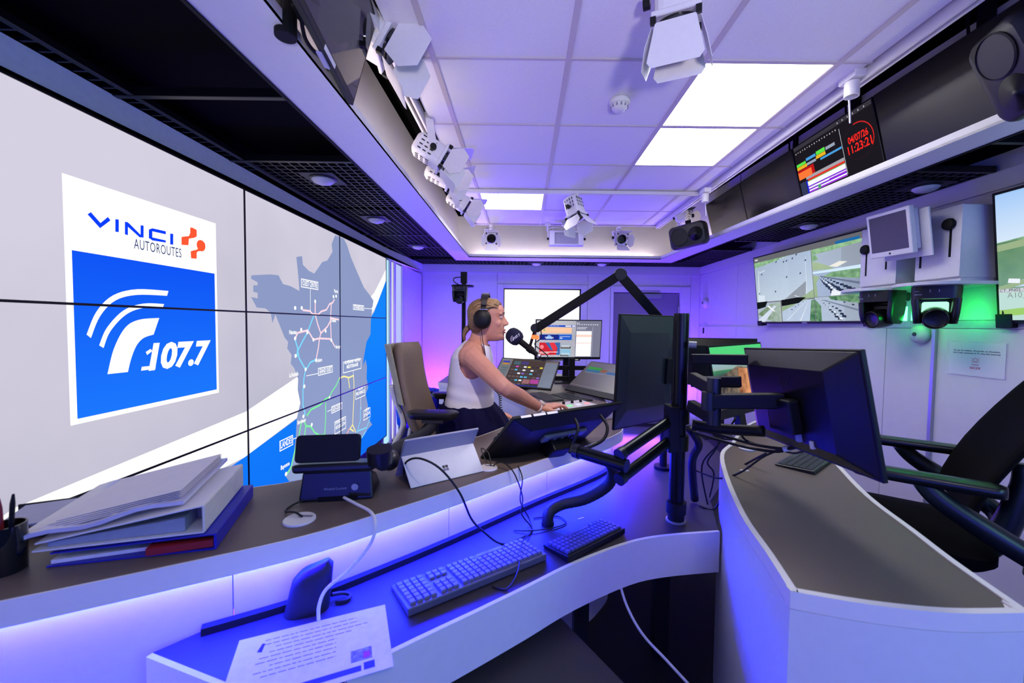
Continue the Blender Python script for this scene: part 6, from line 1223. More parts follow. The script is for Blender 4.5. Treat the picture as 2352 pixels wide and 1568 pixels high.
# right hand resting on the console: palm, four fingers of different lengths and a thumb
W_ = Vector(WR); fd = Vector((0.93, 0.36, -0.06)).normalized(); sd = Vector((fd.y, -fd.x, 0)).normalized(); ud = Vector((0.06, 0.02, 1)).normalized()
def hpt(f, s, u): v = W_ + fd * f + sd * s + ud * u; return (v.x, v.y, v.z)
m.rings([[hpt(f, s * w, u * h + o_) for s, u in [(math.cos(a), math.sin(a)) for a in [2 * PI * i / 14 for i in range(14)]]] for f, w, h, o_ in ((-0.01, .023, .020, 0), (0.02, .030, .018, 0.002), (0.05, .038, .016, 0.004), (0.078, .040, .014, 0.006), (0.090, .036, .010, 0.004))])
for s, L, r in ((0.030, 0.078, .0080), (0.010, 0.086, .0085), (-0.011, 0.081, .0082), (-0.031, 0.064, .0072)):
    m.tube([hpt(0.07, s * 0.9, 0.004), hpt(0.088, s, 0.010), hpt(0.088 + L * 0.42, s * 1.12, 0.012), hpt(0.088 + L * 0.75, s * 1.16, -0.004), hpt(0.088 + L * 0.92, s * 1.17, -0.022)], [r * 1.05, r * 1.05, r, r * 0.9, r * 0.8], n=10, sub=4); m.ball(hpt(0.088 + L * 0.92, s * 1.17, -0.022), r * 0.8, 8, 6)
m.tube([hpt(0.015, 0.020, -0.003), hpt(0.045, 0.046, -0.008), hpt(0.078, 0.056, -0.014), hpt(0.100, 0.054, -0.020)], [0.013, 0.012, 0.0095, 0.0080], n=10, sub=4); m.ball(hpt(0.100, 0.054, -0.020), 0.008, 8, 6)
# left arm down to the lap
limb([(-0.27, 2.345, 1.285), (-0.30, 2.40, 1.17), (-0.32, 2.41, 1.06), (-0.27, 2.37, 1.00), (-0.20, 2.32, 0.965)], [0.052, 0.045, 0.038, 0.034, 0.022])
m.ball((-0.28, 2.34, 1.285), (0.056, 0.05, 0.056), 14, 9)
m.rings([[(-0.20 + f, 2.32 - f * 0.5 + s * .035 * math.cos(a), 0.965 - f * 0.2 + .014 * math.sin(a)) for a in [2 * PI * i / 12 for i in range(12)]] for f, s in ((-0.01, .65), (0.03, .95), (0.075, 1.0), (0.085, .8))])
for k, L in enumerate((0.07, 0.08, 0.075, 0.06)): m.tube([(-0.13, 2.258 + 0.018 * k, 0.948), (-0.11 + L * .4, 2.245 + 0.018 * k, 0.942), (-0.11 + L * .8, 2.24 + 0.018 * k, 0.925)], 0.008, n=8, sub=3)
m.tube([(-0.18, 2.29, 0.96), (-0.155, 2.25, 0.955), (-0.13, 2.225, 0.945)], [.013, .011, .009], n=8, sub=3)
for y in (2.12, 2.29):
    limb([(-0.30, y, 0.90), (-0.19, y, 0.82), (-0.09, y, 0.70), (-0.10, y, 0.52), (-0.14, y, 0.36)], [0.085, 0.075, 0.056, 0.052, 0.034])
    m.tube([(-0.16, y, 0.335), (-0.11, y, 0.335), (-0.01, y, 0.325), (0.03, y, 0.325)], [0.036, 0.036, 0.034, 0.026], n=10, sub=3)
body = obj('body', m, SKIN, per, world=True, smooth=True)
rm = body.modifiers.new('join', 'REMESH'); rm.mode = 'VOXEL'; rm.voxel_size = 0.0042; rm.use_smooth_shade = True
sm = body.modifiers.new('soften', 'SMOOTH'); sm.factor = 0.5; sm.iterations = 4
# face details
for k in (-1, 1):
    m = MB(); m.ball(hp(0.0715, k * 0.033, 0.016), (0.0105, 0.0125, 0.0068), 14, 9); e = obj('eye', m, mat('eye_white', '#d8cfd0', 0.25), per, world=True, smooth=True)
    m = MB(); m.ball(hp(0.0805, k * 0.033, 0.016), (0.0025, 0.0052, 0.0052), 12, 7); obj('iris', m, mat('grey_brown_iris', '#2c2622', 0.2), e, world=True, smooth=True)
    m = MB(); m.tube([hp(0.078, k * 0.018, 0.0225), hp(0.083, k * 0.033, 0.0245), hp(0.072, k * 0.048, 0.0215)], [0.0012, 0.0022, 0.0012], n=6); obj('eyelid', m, mat('lid_skin', '#a86f5c', 0.5), per, world=True, smooth=True)
    m = MB(); m.tube([hp(0.086, k * 0.014, 0.036), hp(0.087, k * 0.030, 0.041), hp(0.075, k * 0.050, 0.037)], [0.0018, 0.0024, 0.0010], n=6); obj('eyebrow', m, mat('brow_hair', '#7a5a40', 0.8), per, world=True, smooth=True)
m = MB()
for z, s in ((-0.0515, 0.0038), (-0.0645, 0.0042)): m.tube([hp(0.076, -0.023, -0.058), hp(0.0895, -0.010, z), hp(0.0925, 0, z - 0.001), hp(0.0895, 0.010, z), hp(0.076, 0.023, -0.058)], [0.0010, s, s, s, 0.0010], n=8)
obj('lips', m, mat('lip_skin', '#a5525a', 0.45), per, world=True, smooth=True)
# hair: swept back crown, side locks, pony tail
HAIR = mat('dark_blond_hair', '#7d5f3c', 0.5, noise=0.35, scale=30)
_nt = HAIR.node_tree; _mp = _nt.nodes.new('ShaderNodeMapping'); _mp.inputs['Scale'].default_value = (0.5, 8, 3.0); _tc = [n for n in _nt.nodes if n.type == 'TEX_COORD'][0]; _nz = [n for n in _nt.nodes if n.type == 'TEX_NOISE'][0]
_nt.links.new(_tc.outputs['Object'], _mp.inputs[0]); _nt.links.new(_mp.outputs[0], _nz.inputs['Vector'])
HR = [(-.085, -.045, -.064, .040), (-.065, -.022, -.086, .056), (-.045, -.012, -.098, .066), (-.02, -.004, -.106, .074), (.01, 0.006, -.110, .078), (.032, .022, -.112, .080), (.052, .046, -.112, .080), (.070, .068, -.106, .077), (.084, .074, -.098, .069), (.098, .064, -.084, .058), (.112, .040, -.058, .040), (.1195, .008, -.026, .018)]
m = MB(); m.rings([[hp(*v) for v in head_ring(*r, n=36)] for r in HR]); hair = obj('hair', m, HAIR, per, world=True, smooth=True, angle=80)
random.seed(5); m = MB()
for i in range(46):
    k = -1 if i % 2 else 1; y0 = random.uniform(0.01, 0.066); z0 = 0.101 - 0.55 * y0 + random.uniform(-0.008, 0.004); zz = random.uniform(-0.05, 0.07)
    m.tube([hp(0.074 - 0.25 * y0, k * y0 * 0.9, z0 * 0.93), hp(0.03, k * (y0 * 0.75 + 0.03), min(0.108, z0 + 0.016) - 0.25 * max(0, y0 - .03)), hp(-0.045, k * (0.072 + random.uniform(-.004, .008)) * (0.6 + 0.4 * min(1, y0 / 0.04)), 0.052 + 0.5 * zz), hp(-0.095, k * 0.04, 0.01 + 0.4 * zz), hp(-0.106, k * 0.012, -0.035)], [0.001, 0.0042, 0.005, 0.0045, 0.003], n=6, sub=4)
o = obj('hair_locks', m, mat('light_blond_strands', '#a08055', 0.5, noise=0.2), hair, world=True, smooth=True); o['kind'] = 'stuff'
m = MB(); 
for i in range(9):
    a = 2 * PI * i / 9; r = 0.010
    m.tube([hp(-0.095, r * .4 * math.cos(a), -0.038 + r * .4 * math.sin(a)), hp(-0.116, r * math.cos(a), -0.052 + r * math.sin(a)), hp(-0.128, 1.2 * r * math.cos(a), -0.078 + r * math.sin(a)), hp(-0.126 + 0.004 * math.cos(i), r * math.cos(a), -0.108 - 0.004 * (i % 3))], [0.008, 0.0095, 0.008, 0.002], n=8, sub=4)
obj('pony_tail', m, HAIR, per, world=True, smooth=True)
m = MB(); m.tube([hp(-0.106, 0.012 * math.cos(a), -0.046 + 0.012 * math.sin(a)) for a in [2 * PI * i / 10 for i in range(11)]], 0.004, n=6, sub=1); obj('hair_tie', m, RUBBER, per, world=True)
# sleeveless top: a sheet a few millimetres off the torso with openings at arms and neck
TOPM = mat('white_knit_top', '#dcd8de', 0.85, noise=0.03, scale=200, bump=0.12)
def cloth(rings, grow, keep, n=140, th=0.004):
    R = []
    for c, hx, hy in rings: R.append(tw_ring(c, hx + grow, hy + grow, n))
    Q = []
    for a, b in zip(R[:-1], R[1:]):
        for k in range(12): f = k / 12; Q.append([tuple(p[i] * (1 - f) + q[i] * f for i in range(3)) for p, q in zip(a, b)])
    Q.append(R[-1]); return Q
Q = cloth([((TOR[1][0][0], TOR[1][0][1], TOR[1][0][2] - 0.004), .120, .150), (TOR[2][0], .114, .142)] + TOR[3:10], 0.007, None)
top_z = {}
RS = Vector(SH) + Vector((0.0, 0, -0.012)); LSh = Vector((-0.275, 2.36, 1.275))
def keep(v):
    p = Vector(v); d = p - RS
    if p.y < 2.2 - 0.082 and (d.x / 0.062) ** 2 + (d.z / 0.098) ** 2 < 1: return False
    d = p - LSh
    if p.y > 2.2 + 0.082 and (d.x / 0.062) ** 2 + (d.z / 0.098) ** 2 < 1: return False
    nc = Vector(TOR[10][0]); 
    lim = nc.z + 0.004 - 0.42 * max(0, p.x - nc.x + 0.02) - 0.02 * max(0, 1)
    return p.z < lim
vs = []; fs = []; n = len(Q[0])
for q in Q:
    for v in q:
        fold = 0.0025 * math.sin(v[2] * 95 + v[0] * 22) * max(0, 1 - abs(v[2] - 1.08) / 0.09); c = Vector((-0.28, 2.2)); d = Vector((v[0], v[1])) - c; d = d.normalized() * fold
        bust = 0.016 * math.exp(-((v[2] - 1.165) / 0.04) ** 2) if v[0] > -0.26 else 0
        vs.append((v[0] + d.x + bust, v[1] + d.y, v[2]))
for j in range(len(Q) - 1):
    for i in range(n):
        f = (j * n + i, j * n + (i + 1) % n, (j + 1) * n + (i + 1) % n, (j + 1) * n + i); cc_ = [sum(vs[k][a] for k in f) / 4 for a in range(3)]
        if keep(cc_): fs.append(f)
m = MB(); m.add(vs, fs); tp_ = obj('sleeveless_top', m, TOPM, per, world=True, smooth=True)
ss = tp_.modifiers.new('soften', 'SMOOTH'); ss.factor = 0.5; ss.iterations = 12
so = tp_.modifiers.new('thickness', 'SOLIDIFY'); so.thickness = 0.004; so.offset = 1
# skirt
SKM = mat('navy_skirt', '#0a0834', 0.85, noise=0.12, scale=120, spec=0.15)
m = MB(); R = []
SKL = [(1.062, -.288, .098, .128), (1.045, -.288, .104, .134), (1.02, -.286, .142, .168), (0.97, -.278, .178, .195), (0.91, -.262, .200, .212), (0.85, -.235, .215, .22), (0.76, -.185, .215, .215), (0.66, -.12, .17, .20), (0.58, -.085, .13, .19)]
for j, (z, cx, hx, hy) in enumerate(SKL):
    R.append([(cx + (hx * (1 + 0.035 * min(1, j / 3) * math.sin(13 * a + 0.4 * j))) * math.cos(a), 2.2 + (hy * (1 + 0.035 * min(1, j / 3) * math.sin(15 * a + 0.3 * j))) * math.sin(a), z) for a in [2 * PI * i / 96 for i in range(96)]])
m.rings(R); obj('skirt', m, SKM, per, world=True, smooth=True, angle=70)
m = MB(); m.rings([[(-.288 + .106 * math.cos(a), 2.2 + .136 * math.sin(a), z) for a in [2 * PI * i / 40 for i in range(40)]] for z in (1.036, 1.060)]); obj('waistband', m, SKM, per, world=True, smooth=True, angle=50)
for y in (2.12, 2.29): m = MB(); m.rings([[(-0.07 + x * e, y + yy * e, z) for x, yy in rrect(0.25, 0.088, 0.04, 4)] for z, e in ((0.305, 1.0), (0.318, 1.02), (0.34, 0.95), (0.358, 0.72))]); obj('shoe', m, BLACK, per, world=True, smooth=True, angle=50)
# headphones, with cord
t = thing('headphones', 'black closed headphones on the head of the woman', 'headphones', HC)
for k in (-1, 1):
    Mx = Matrix.Translation((-0.023, k * 0.073, 0.004)) @ Matrix.Rotation(-k * PI / 2, 4, 'X') @ Matrix.Scale(1.12, 4, (0, 1, 0))
    m = MB(); m.lathe([(0.044, 0.0), (0.047, 0.006), (0.046, 0.016), (0.040, 0.020)], 28); obj('ear_cushion', m, RUBBER, t, M=Mx, smooth=True, angle=60)
    m = MB(); m.lathe([(0.044, 0.020), (0.0455, 0.026), (0.043, 0.036), (0.032, 0.044), (0.012, 0.047), (0.003, 0.0475)], 28); c_ = obj('ear_cup', m, BLACK, t, M=Mx, smooth=True, angle=40)
    m = MB(); m.bx(-0.012, 0.012, -0.016, 0.002, 0.062, 0.098); obj('slider', m, BLACK, t, M=Matrix.Translation((-0.018, k * 0.092, -0.01)) @ Matrix.Rotation(k * 0.22, 4, 'X'), bevel=0.003)
tt = text_mb('STUDIO', 0.006); tt.v = [(q[0] - 0.023, -0.1206, q[2] + 0.004) for q in tt.v]
m = MB(); R = []
for i in range(25):
    a = PI * i / 24; y, z = -0.093 * math.cos(a), 0.075 + 0.060 * math.sin(a) ** 0.8 if 0 < i < 24 else 0.075
    ty, tz = math.cos(a), math.sin(a); ny, nz = -math.cos(a), max(0.15, math.sin(a)); L = math.hypot(ny, nz); ny, nz = ny / L, nz / L
    w = 0.018 if 3 < i < 21 else 0.013
    R.append([(-0.012 + sx * w, y + ny * th, z + nz * th) for sx, th in ((-1, 0), (1, 0), (1, 0.010), (-1, 0.010))])
m.rings(R); obj('headband', m, mat('black_headband', '#18130f', 0.5), t, smooth=True, angle=60)
m = MB(); m.bx(-0.034, 0.006, -0.1085, -0.106, 0.052, 0.055); obj('silver_line', m, ALU, t)
m = MB(); m.tube([(-0.024, -0.10, -0.045), (-0.018, -0.125, -0.09), (-0.004, -0.15, -0.15), (0.004, -0.15, -0.20)], 0.0022, n=6); obj('cord', m, RUBBER, t)
# wrist watch
t = thing('wristwatch', 'white wristwatch on the right wrist of the woman', 'watch', WR)
ax = Vector([WR[i] - mid2[i] for i in range(3)]).normalized(); u1 = ax.cross(Vector((0, 0, 1))).normalized(); u2 = u1.cross(ax)
pos = -0.004; m = MB(); R = []
for s in (-0.011, -0.004, 0.004, 0.011): R.append([tuple(ax * (pos + s) + (u1 * math.cos(a) + u2 * math.sin(a)) * (0.0275 if abs(s) < 0.01 else 0.0262)) for a in [2 * PI * i / 24 for i in range(24)]])
m.rings(R, cap=False); o = obj('strap', m, mat('white_watch_strap', '#e2d6dc', 0.45), t, smooth=True); so = o.modifiers.new('thickness', 'SOLIDIFY'); so.thickness = 0.003
cdir = (u1 * -0.55 + u2 * 0.83); 
if cdir.y > 0: cdir = (u1 * 0.55 + u2 * 0.83)
cdir = cdir.normalized(); cp_ = ax * pos + cdir * 0.026
m = MB(); m.cyl(cp_, cp_ + cdir * 0.009, 0.017, n=24); obj('case', m, mat('white_watch_case', '#d8ccd2', 0.3), t, bevel=0.001)
m = MB(); m.cyl(cp_ + cdir * 0.009, cp_ + cdir * 0.0096, 0.0135, n=24); obj('dial', m, mat('cream_dial', '#cfc4b0', 0.2), t)
# ================================================================ microphone on its boom
FOAM = mat('navy_foam', '#0f1030', 0.95, noise=0.25, scale=500, bump=0.3)
MC = Vector((-0.042, 2.17, 1.3847)); MB2 = Vector((0.0989, 2.13, 1.2759)); md = (MB2 - MC).normalized()
t = thing('boom_microphone', 'studio microphone with a round navy foam cover before the face of the woman', 'microphone', tuple(MB2))
QM = frame(MC, (1, 0, 0), tuple(-md)); QM = md.to_track_quat('Z', 'Y').to_matrix().to_4x4(); QM.translation = MC
m = MB(); m.lathe([(0.004, -0.047), (0.022, -0.044), (0.036, -0.033), (0.042, -0.015), (0.043, 0.004), (0.040, 0.022), (0.031, 0.036), (0.018, 0.042)], 28, QM); obj('foam_cover', m, FOAM, t, world=True, smooth=True)
m = MB(); m.cyl(MC + md * 0.035, MC + md * 0.13, 0.0165, 0.0155, 22); m.cyl(MC + md * 0.13, MC + md * 0.175, 0.0135, 0.012, 20); obj('mic_body', m, MATTE, t, world=True, smooth=True, angle=40)
m = MB(); m.cyl(MC + md * 0.150, MC + md * 0.172, 0.0125, n=18); obj('connector', m, ALU, t, world=True, smooth=True, angle=40)
camv = (Vector((0, 0, 1.45)) - MC).normalized(); LX = Vector((1, 0, 0)) - camv * camv.x; LX.normalize(); up_ = camv.cross(LX)
LX2 = (LX * 0.80 + up_ * 0.60).normalized(); UP2 = camv.cross(LX2)
FM = Matrix((LX2, -camv, UP2)).transposed().to_4x4(); FM.translation = MC + camv * 0.0462
tt = text_mb('107.7', 0.017, 0.0004); obj('lettering', moved(tt, FM @ Matrix.Translation((0.010, 0.002, -0.006))), SWW if False else mat('white_print', '#e8e6f0', 0.6), t, world=True, fix=False)
m = MB()
for r in (0.012, 0.018, 0.024):
    for i in range(7):
        a, b = PI * (0.5 + 0.5 * i / 7), PI * (0.5 + 0.5 * (i + 1) / 7); w = 0.0016 if r > 0.013 else 0.005
        m.poly([(-0.006 + r * math.cos(a), 0.004 - 0.05 * r, -0.012 + r * math.sin(a)), (-0.006 + r * math.cos(b), 0.004 - 0.05 * r, -0.012 + r * math.sin(b)), (-0.006 + (r - w) * math.cos(b), 0.004 - 0.05 * r, -0.012 + (r - w) * math.sin(b)), (-0.006 + (r - w) * math.cos(a), 0.004 - 0.05 * r, -0.012 + (r - w) * math.sin(a))])
obj('emblem', moved(m, FM), mat('white_print', '#e8e6f0', 0.6), t, world=True, fix=False)
HJ = Vector((0.0654, 2.14, 1.4256)); cl = MC + md * 0.105
t2 = thing('microphone_boom', 'long black hinged boom arm reaching over to the microphone', 'boom arm', (0.73, 2.07, 0.72))
m = MB(); bar(m, HJ, cl + Vector((0, 0, 0.012)), 0.014, 0.02, (1, 0, 0)); m.cyl(cl + md * -0.012, cl + md * 0.016, 0.0195, n=20); obj('mic_clip', m, MATTE, t2, world=True, bevel=0.002)
m = MB(); m.cyl(HJ + Vector((0, -0.02, 0.006)), HJ + Vector((0, 0.02, 0.006)), 0.024, n=22); obj('hinge', m, BLACK, t2, world=True, bevel=0.003)
q0, q1 = Vector((0.0659, 2.14, 1.3868)), Vector((0.0679, 2.14, 1.4097)); dq = (q1 - q0).normalized()
m = MB(); m.cyl(q0 - dq * 0.012, q0 + dq * 0.008, 0.0195, n=22); obj('on_air_ring', m, emit((1.0, 0.10, 0.03), 3.2, 'on_air_red'), t2, world=True, label='glowing red ring')
EB = Vector((0.4708, 2.0, 1.697)); BS = Vector((0.73, 2.07, 1.445))
m = MB(); bar(m, HJ, EB, 0.042, 0.034, (0, 0, 1)); obj('boom', m, MATTE, t2, world=True, bevel=0.005)
m = MB(); bar(m, EB, BS, 0.046, 0.036, (1, 0, 0)); obj('boom', m, MATTE, t2, world=True, bevel=0.005)
m = MB(); m.cyl(EB + Vector((0, -0.022, 0)), EB + Vector((0, 0.022, 0)), 0.030, n=24); obj('elbow', m, BLACK, t2, world=True, bevel=0.004)
m = MB(); m.cyl((0.73, 2.07, 0.72), (0.73, 2.07, 1.46), 0.018, n=18); m.cyl((0.73, 2.07, 0.721), (0.73, 2.07, 0.735), 0.045, n=22); obj('post', m, MATTE, t2, world=True)
m = MB(); m.tube([(0.0894, 2.12, 1.4442), (0.0965, 2.11, 1.3836), (0.0635, 2.12, 1.3489), (0.1024, 2.12, 1.3154), (0.1323, 2.12, 1.2862), (0.1145, 2.12, 1.2633), (0.0922, 2.13, 1.2713)], 0.0028, n=7); obj('mic_cable', m, RUBBER, t2, world=True)
# coiled headphone cord
t = thing('coiled_cord', 'black coiled cord hanging by the desk edge behind the arm of the woman', 'cable', (-0.1457, 2.4, 1.0495))
m = MB(); pts = []; A = [Vector((-0.1639, 2.4, 1.0674)), Vector((-0.1301, 2.4, 1.0289)), Vector((-0.1242, 2.4, 0.9589)), Vector((-0.0977, 2.4, 0.8812)), Vector((-0.0969, 2.4, 0.8108))]; sp = spline(A, 30)
for i, p in enumerate(sp): a = i * 1.15; pts.append(p + Vector((0.009 * math.cos(a), 0.009 * math.sin(a), 0)))
m.tube(pts, 0.0022, n=5, sub=1); obj('coil', m, RUBBER, t, world=True, smooth=True)
# ================================================================ screens and gear on the presenter's desk
t = rear_monitor(frame((0.0675, 1.755, 0.926), (-0.819, -0.574, 0), (0.166, -0.145, 0.193)), 'black tilted console screen seen from behind, with white stickers on its top edge', 0.56, 0.305, 0.045, mat('black_console_back', '#0c0c10', 0.45, noise=0.05))
for x, w in ((0.225, 0.045), (0.165, 0.055), (0.105, 0.05)):
    m = MB(); m.bx(x - w / 2, x + w / 2, 0.003, 0.0124, 0.3048, 0.3056); obj('white_sticker', m, PAPER, t)
m = MB(); m.bx(-0.12, 0.10, 0.045, 0.058, 0.16, 0.20); obj('port_panel', m, RAILM, t, bevel=0.002)
for x in (-0.05, -0.02, 0.02, 0.06): m = MB(); m.bx(x - 0.008, x + 0.008, 0.057, 0.064, 0.168, 0.18); obj('port', m, BLACK, t)
m = MB(); m.bx(-0.05, 0.05, 0.045, 0.10, 0.08, 0.16); obj('mount', m, BLACK, t, bevel=0.006)
t = thing('console_cables', 'black cables drooping behind the tilted console screen', 'cable', (0.2, 1.65, 1.0))
for pts in ([(0.2036, 1.55, 1.0909), (0.2106, 1.5, 1.0652), (0.1906, 1.5, 1.0078), (0.1774, 1.48, 0.9812)], [(0.3096, 1.6, 1.0979), (0.3292, 1.55, 1.0622), (0.3075, 1.52, 1.0199), (0.2362, 1.48, 0.9981)]): m = MB(); m.tube(pts, 0.006, n=9); obj('cable', m, RUBBER, t, world=True, smooth=True)
# flat mixing console under the hand
MXM = frame((0.30, 2.36, 0.921), (0.819, 0.574, 0), (0, 0, 1))
t = thing('mixing_console', 'flat white mixing console with lit keys under the hand of the woman', 'mixer', MXM)
m = MB(); m.slab([(-0.22, -0.17, 0), (0.22, -0.17, 0), (0.22, 0.17, 0), (-0.22, 0.17, 0)], [(-0.22, -0.17, 0.035), (0.22, -0.17, 0.035), (0.22, 0.17, 0.048), (-0.22, 0.17, 0.048)]); obj('body', m, mat('pale_console', '#c4bcc2', 0.45), t, bevel=0.003)
for i in range(6):
    x = -0.18 + i * 0.07; z = lambda y: 0.0355 + 0.013 * (y + 0.17) / 0.34
    m = MB(); m.bx(x - 0.004, x + 0.004, -0.13, -0.01, z(-0.07) - 0.004, z(-0.07) + 0.0035); o = obj('fader_slot', m, MATTE, t)
    m = MB(); m.bx(x - 0.009, x + 0.009, -0.08, -0.055, z(-0.07) + 0.0035, z(-0.07) + 0.012); obj('fader_knob', m, BLACK, o)
    m = MB(); m.bx(x - 0.014, x + 0.014, 0.05, 0.075, z(0.06), z(0.06) + 0.006); obj('lit_key', m, emit(('#9dffb8', '#e8e8ff', '#ffb0c0')[i % 3], 1.0), t)
    m = MB(); m.cyl((x, 0.12, z(0.12)), (x, 0.12, z(0.12) + 0.015), 0.009, n=12); obj('rotary_knob', m, BLACK, t)
# wide monitor facing the presenter
M = frame((0.413, 3.692, 1.139), (0.989, 0.145, 0), (0.016, -0.108, 0.994))
t, sc, w, h, ch = monitor(M, 'wide monitor with a web page, in front of the bright window', 0.61, 0.36, 0.04, 0.008, emit('#7b7c93', 1.0), chin=0.022)
Z = ch
def bp(polys, c, lift, s=1.0): return pic(sc, w, h, [[(u, v + Z / h) for u, v in q] for q in polys], emit(c, s) if isinstance(c, (str, tuple)) else c, lift)
bp([R_(0, 0.0, 0.605, 0.995)], '#fdfdff', 2, 1.05); bp([R_(0.0, 0.83, 0.595, 0.875)], '#1c48c8', 3); bp([R_(0.44, 0.838, 0.53, 0.866), R_(0.545, 0.838, 0.59, 0.866)], '#fafaff', 4); bp([R_(0.05 + 0.05 * k, 0.848, 0.09 + 0.05 * k, 0.858) for k in range(6)], '#b8c8f8', 4)
bp([R_(0.05, 0.66, 0.54, 0.81)], '#ffc9a2', 3); bp([[(0.07 + 0.05 * k + 0.013 * math.cos(a), 0.735 + 0.022 * math.sin(a)) for a in [2 * PI * i / 8 for i in range(8)]] for k in range(2)], '#68c25a', 4); bp([R_(0.20, 0.735, 0.46, 0.742)], '#ffe8da', 4)
bp([R_(0.05, 0.47, 0.345, 0.62)], '#1a2a8a', 3); bp([R_(0.345, 0.47, 0.545, 0.62)], '#2560d0', 3); bp([R_(0.36, 0.56, 0.52, 0.57), R_(0.36, 0.51, 0.40, 0.535)], '#f0f4ff', 4); bp([[(0.15, 0.50), (0.25, 0.50), (0.24, 0.55), (0.21, 0.60), (0.18, 0.60), (0.15, 0.55)]], '#88b8ff', 4)
pic_text(sc, w, h, 'Faites le plein', 0.20, 0.535 + Z / h, 0.026, emit('#ffffff', 1.0), 5, width=w * 0.13)
bp([R_(0.05, 0.06, 0.37, 0.40)], '#d02838', 3); bp([[(0.14, 0.40), (0.20, 0.40), (0.26, 0.19), (0.23, 0.19)], [(0.28, 0.40), (0.37, 0.40), (0.37, 0.06), (0.31, 0.06), (0.33, 0.25)]], '#3a6ab0', 4); bp([[(0.20, 0.40), (0.28, 0.40), (0.32, 0.3), (0.30, 0.06), (0.26, 0.19)]], '#e83a48', 4); bp([R_(0.06, 0.13, 0.34, 0.145), R_(0.06, 0.10, 0.20, 0.115)], '#ffffff', 5)
bp([[(0.09 + 0.03 * math.cos(a), 0.28 + 0.055 * math.sin(a)) for a in [2 * PI * i / 14 for i in range(14)]]], '#ff8a94', 5)
bp([R_(0.38, 0.24, 0.535, 0.39)], '#aab4c4', 3); bp([R_(0.38, 0.24, 0.535, 0.29)], '#2c2a30', 4); bp([R_(0.38, 0.02, 0.535, 0.22)], '#8fc4e0', 3); bp([R_(0.38, 0.03, 0.51, 0.075)], '#40363c', 4)
for v0 in (0.27, 0.305, 0.055, 0.09): bp([R_(0.39, v0, 0.52, v0 + 0.012)], '#ffffff', 5)
bp([R_(0.612, 0.93, 0.66, 0.945)] + [R_(0.62 + 0.035 * k, 0.885, 0.635 + 0.035 * k, 0.91) for k in range(10)], '#f0f0fa', 4); bp([R_(0.62, 0.81, 0.78, 0.823)] + [R_(0.62 + 0.014 * k, 0.77, 0.63 + 0.014 * k, 0.79) for k in range(10)], '#e6e6f4', 4)
bp([R_(0.615, 0.02, 0.855, 0.72)], '#fdfbff', 4, 1.05); bp([R_(0.615, 0.56, 0.855, 0.62), R_(0.615, 0.38, 0.855, 0.40)], '#ffd9cb', 5); bp([R_(0.868, 0.0, 0.872, 0.84)], '#c4c6de', 4)
m = MB(); m.bx(-0.03, 0.03, 0.04, 0.07, -0.21, 0.20); m.bx(-0.12, 0.12, -0.05, 0.12, -0.218, -0.206); obj('stand', m, BLACK, t, bevel=0.003)
# tilted touch screen
M = frame((-0.02, 3.29, 0.945), (0.938, -0.346, -0.023), (0.282, 0.721, 0.633))
t, sc, w, h, ch = monitor(M, 'tilted touch screen with coloured keys beside the arm of the woman', 0.53, 0.324, 0.03, 0.010, emit('#4a3d3c', 1.0), chin=0.014)
Z = ch
bp([R_(0.0, 0.0, 0.20, 0.985)], '#aebac6', 2); bp([R_(0.79, 0.0, 1.0, 0.93)], '#bcd2f6', 2); bp([R_(0.79, 0.93, 1.0, 0.99)], '#b8a4a8', 2); bp([R_(0.2, 0.95, 0.79, 0.985)], '#6a5a56', 2)
bp([R_(0.04, 0.84, 0.16, 0.9)], '#3a3ab8', 3); bp([R_(0.04, 0.76, 0.16, 0.82)], '#c08a3a', 3); bp([R_(0.05, 0.10 + 0.1 * k, 0.17, 0.16 + 0.1 * k) for k in range(6)], '#5f6c78', 3)
random.seed(9)
cs = ['#58b8e8', '#8a6ad8', '#e8d848', '#68d868', '#f0f0f8', '#d858c8', '#4a4a58', '#6a5a60', '#3a3440']
for k in range(48):
    u, v = 0.23 + 0.07 * (k % 8), 0.03 + 0.13 * (k // 8); c = cs[random.randrange(6)] if random.random() < 0.3 else cs[random.randrange(6, 9)]
    bp([R_(u, v, u + 0.05, v + 0.055)], c, 3); 
bp([R_(0.24, 0.78, 0.36, 0.92)], '#4a6470', 3); bp([R_(0.38, 0.80, 0.5, 0.92)], '#4a4080', 3); bp([R_(0.64, 0.10, 0.78, 0.26)], '#b0489a', 4); bp([R_(0.51, 0.08, 0.63, 0.24)], '#9a6a70', 4); bp([R_(0.2, 0.0, 0.79, 0.02)], '#2030c0', 3)
_b = M @ Vector((0, 0.03, 0.17)); _f = Vector((_b.x, _b.y, 0.921)); m = MB(); m.cyl(_f, _b, 0.02, n=14); m.cyl(_f, _f + Vector((0, 0, 0.01)), 0.07, n=22); obj('stand', m, BLACK, t, world=True)
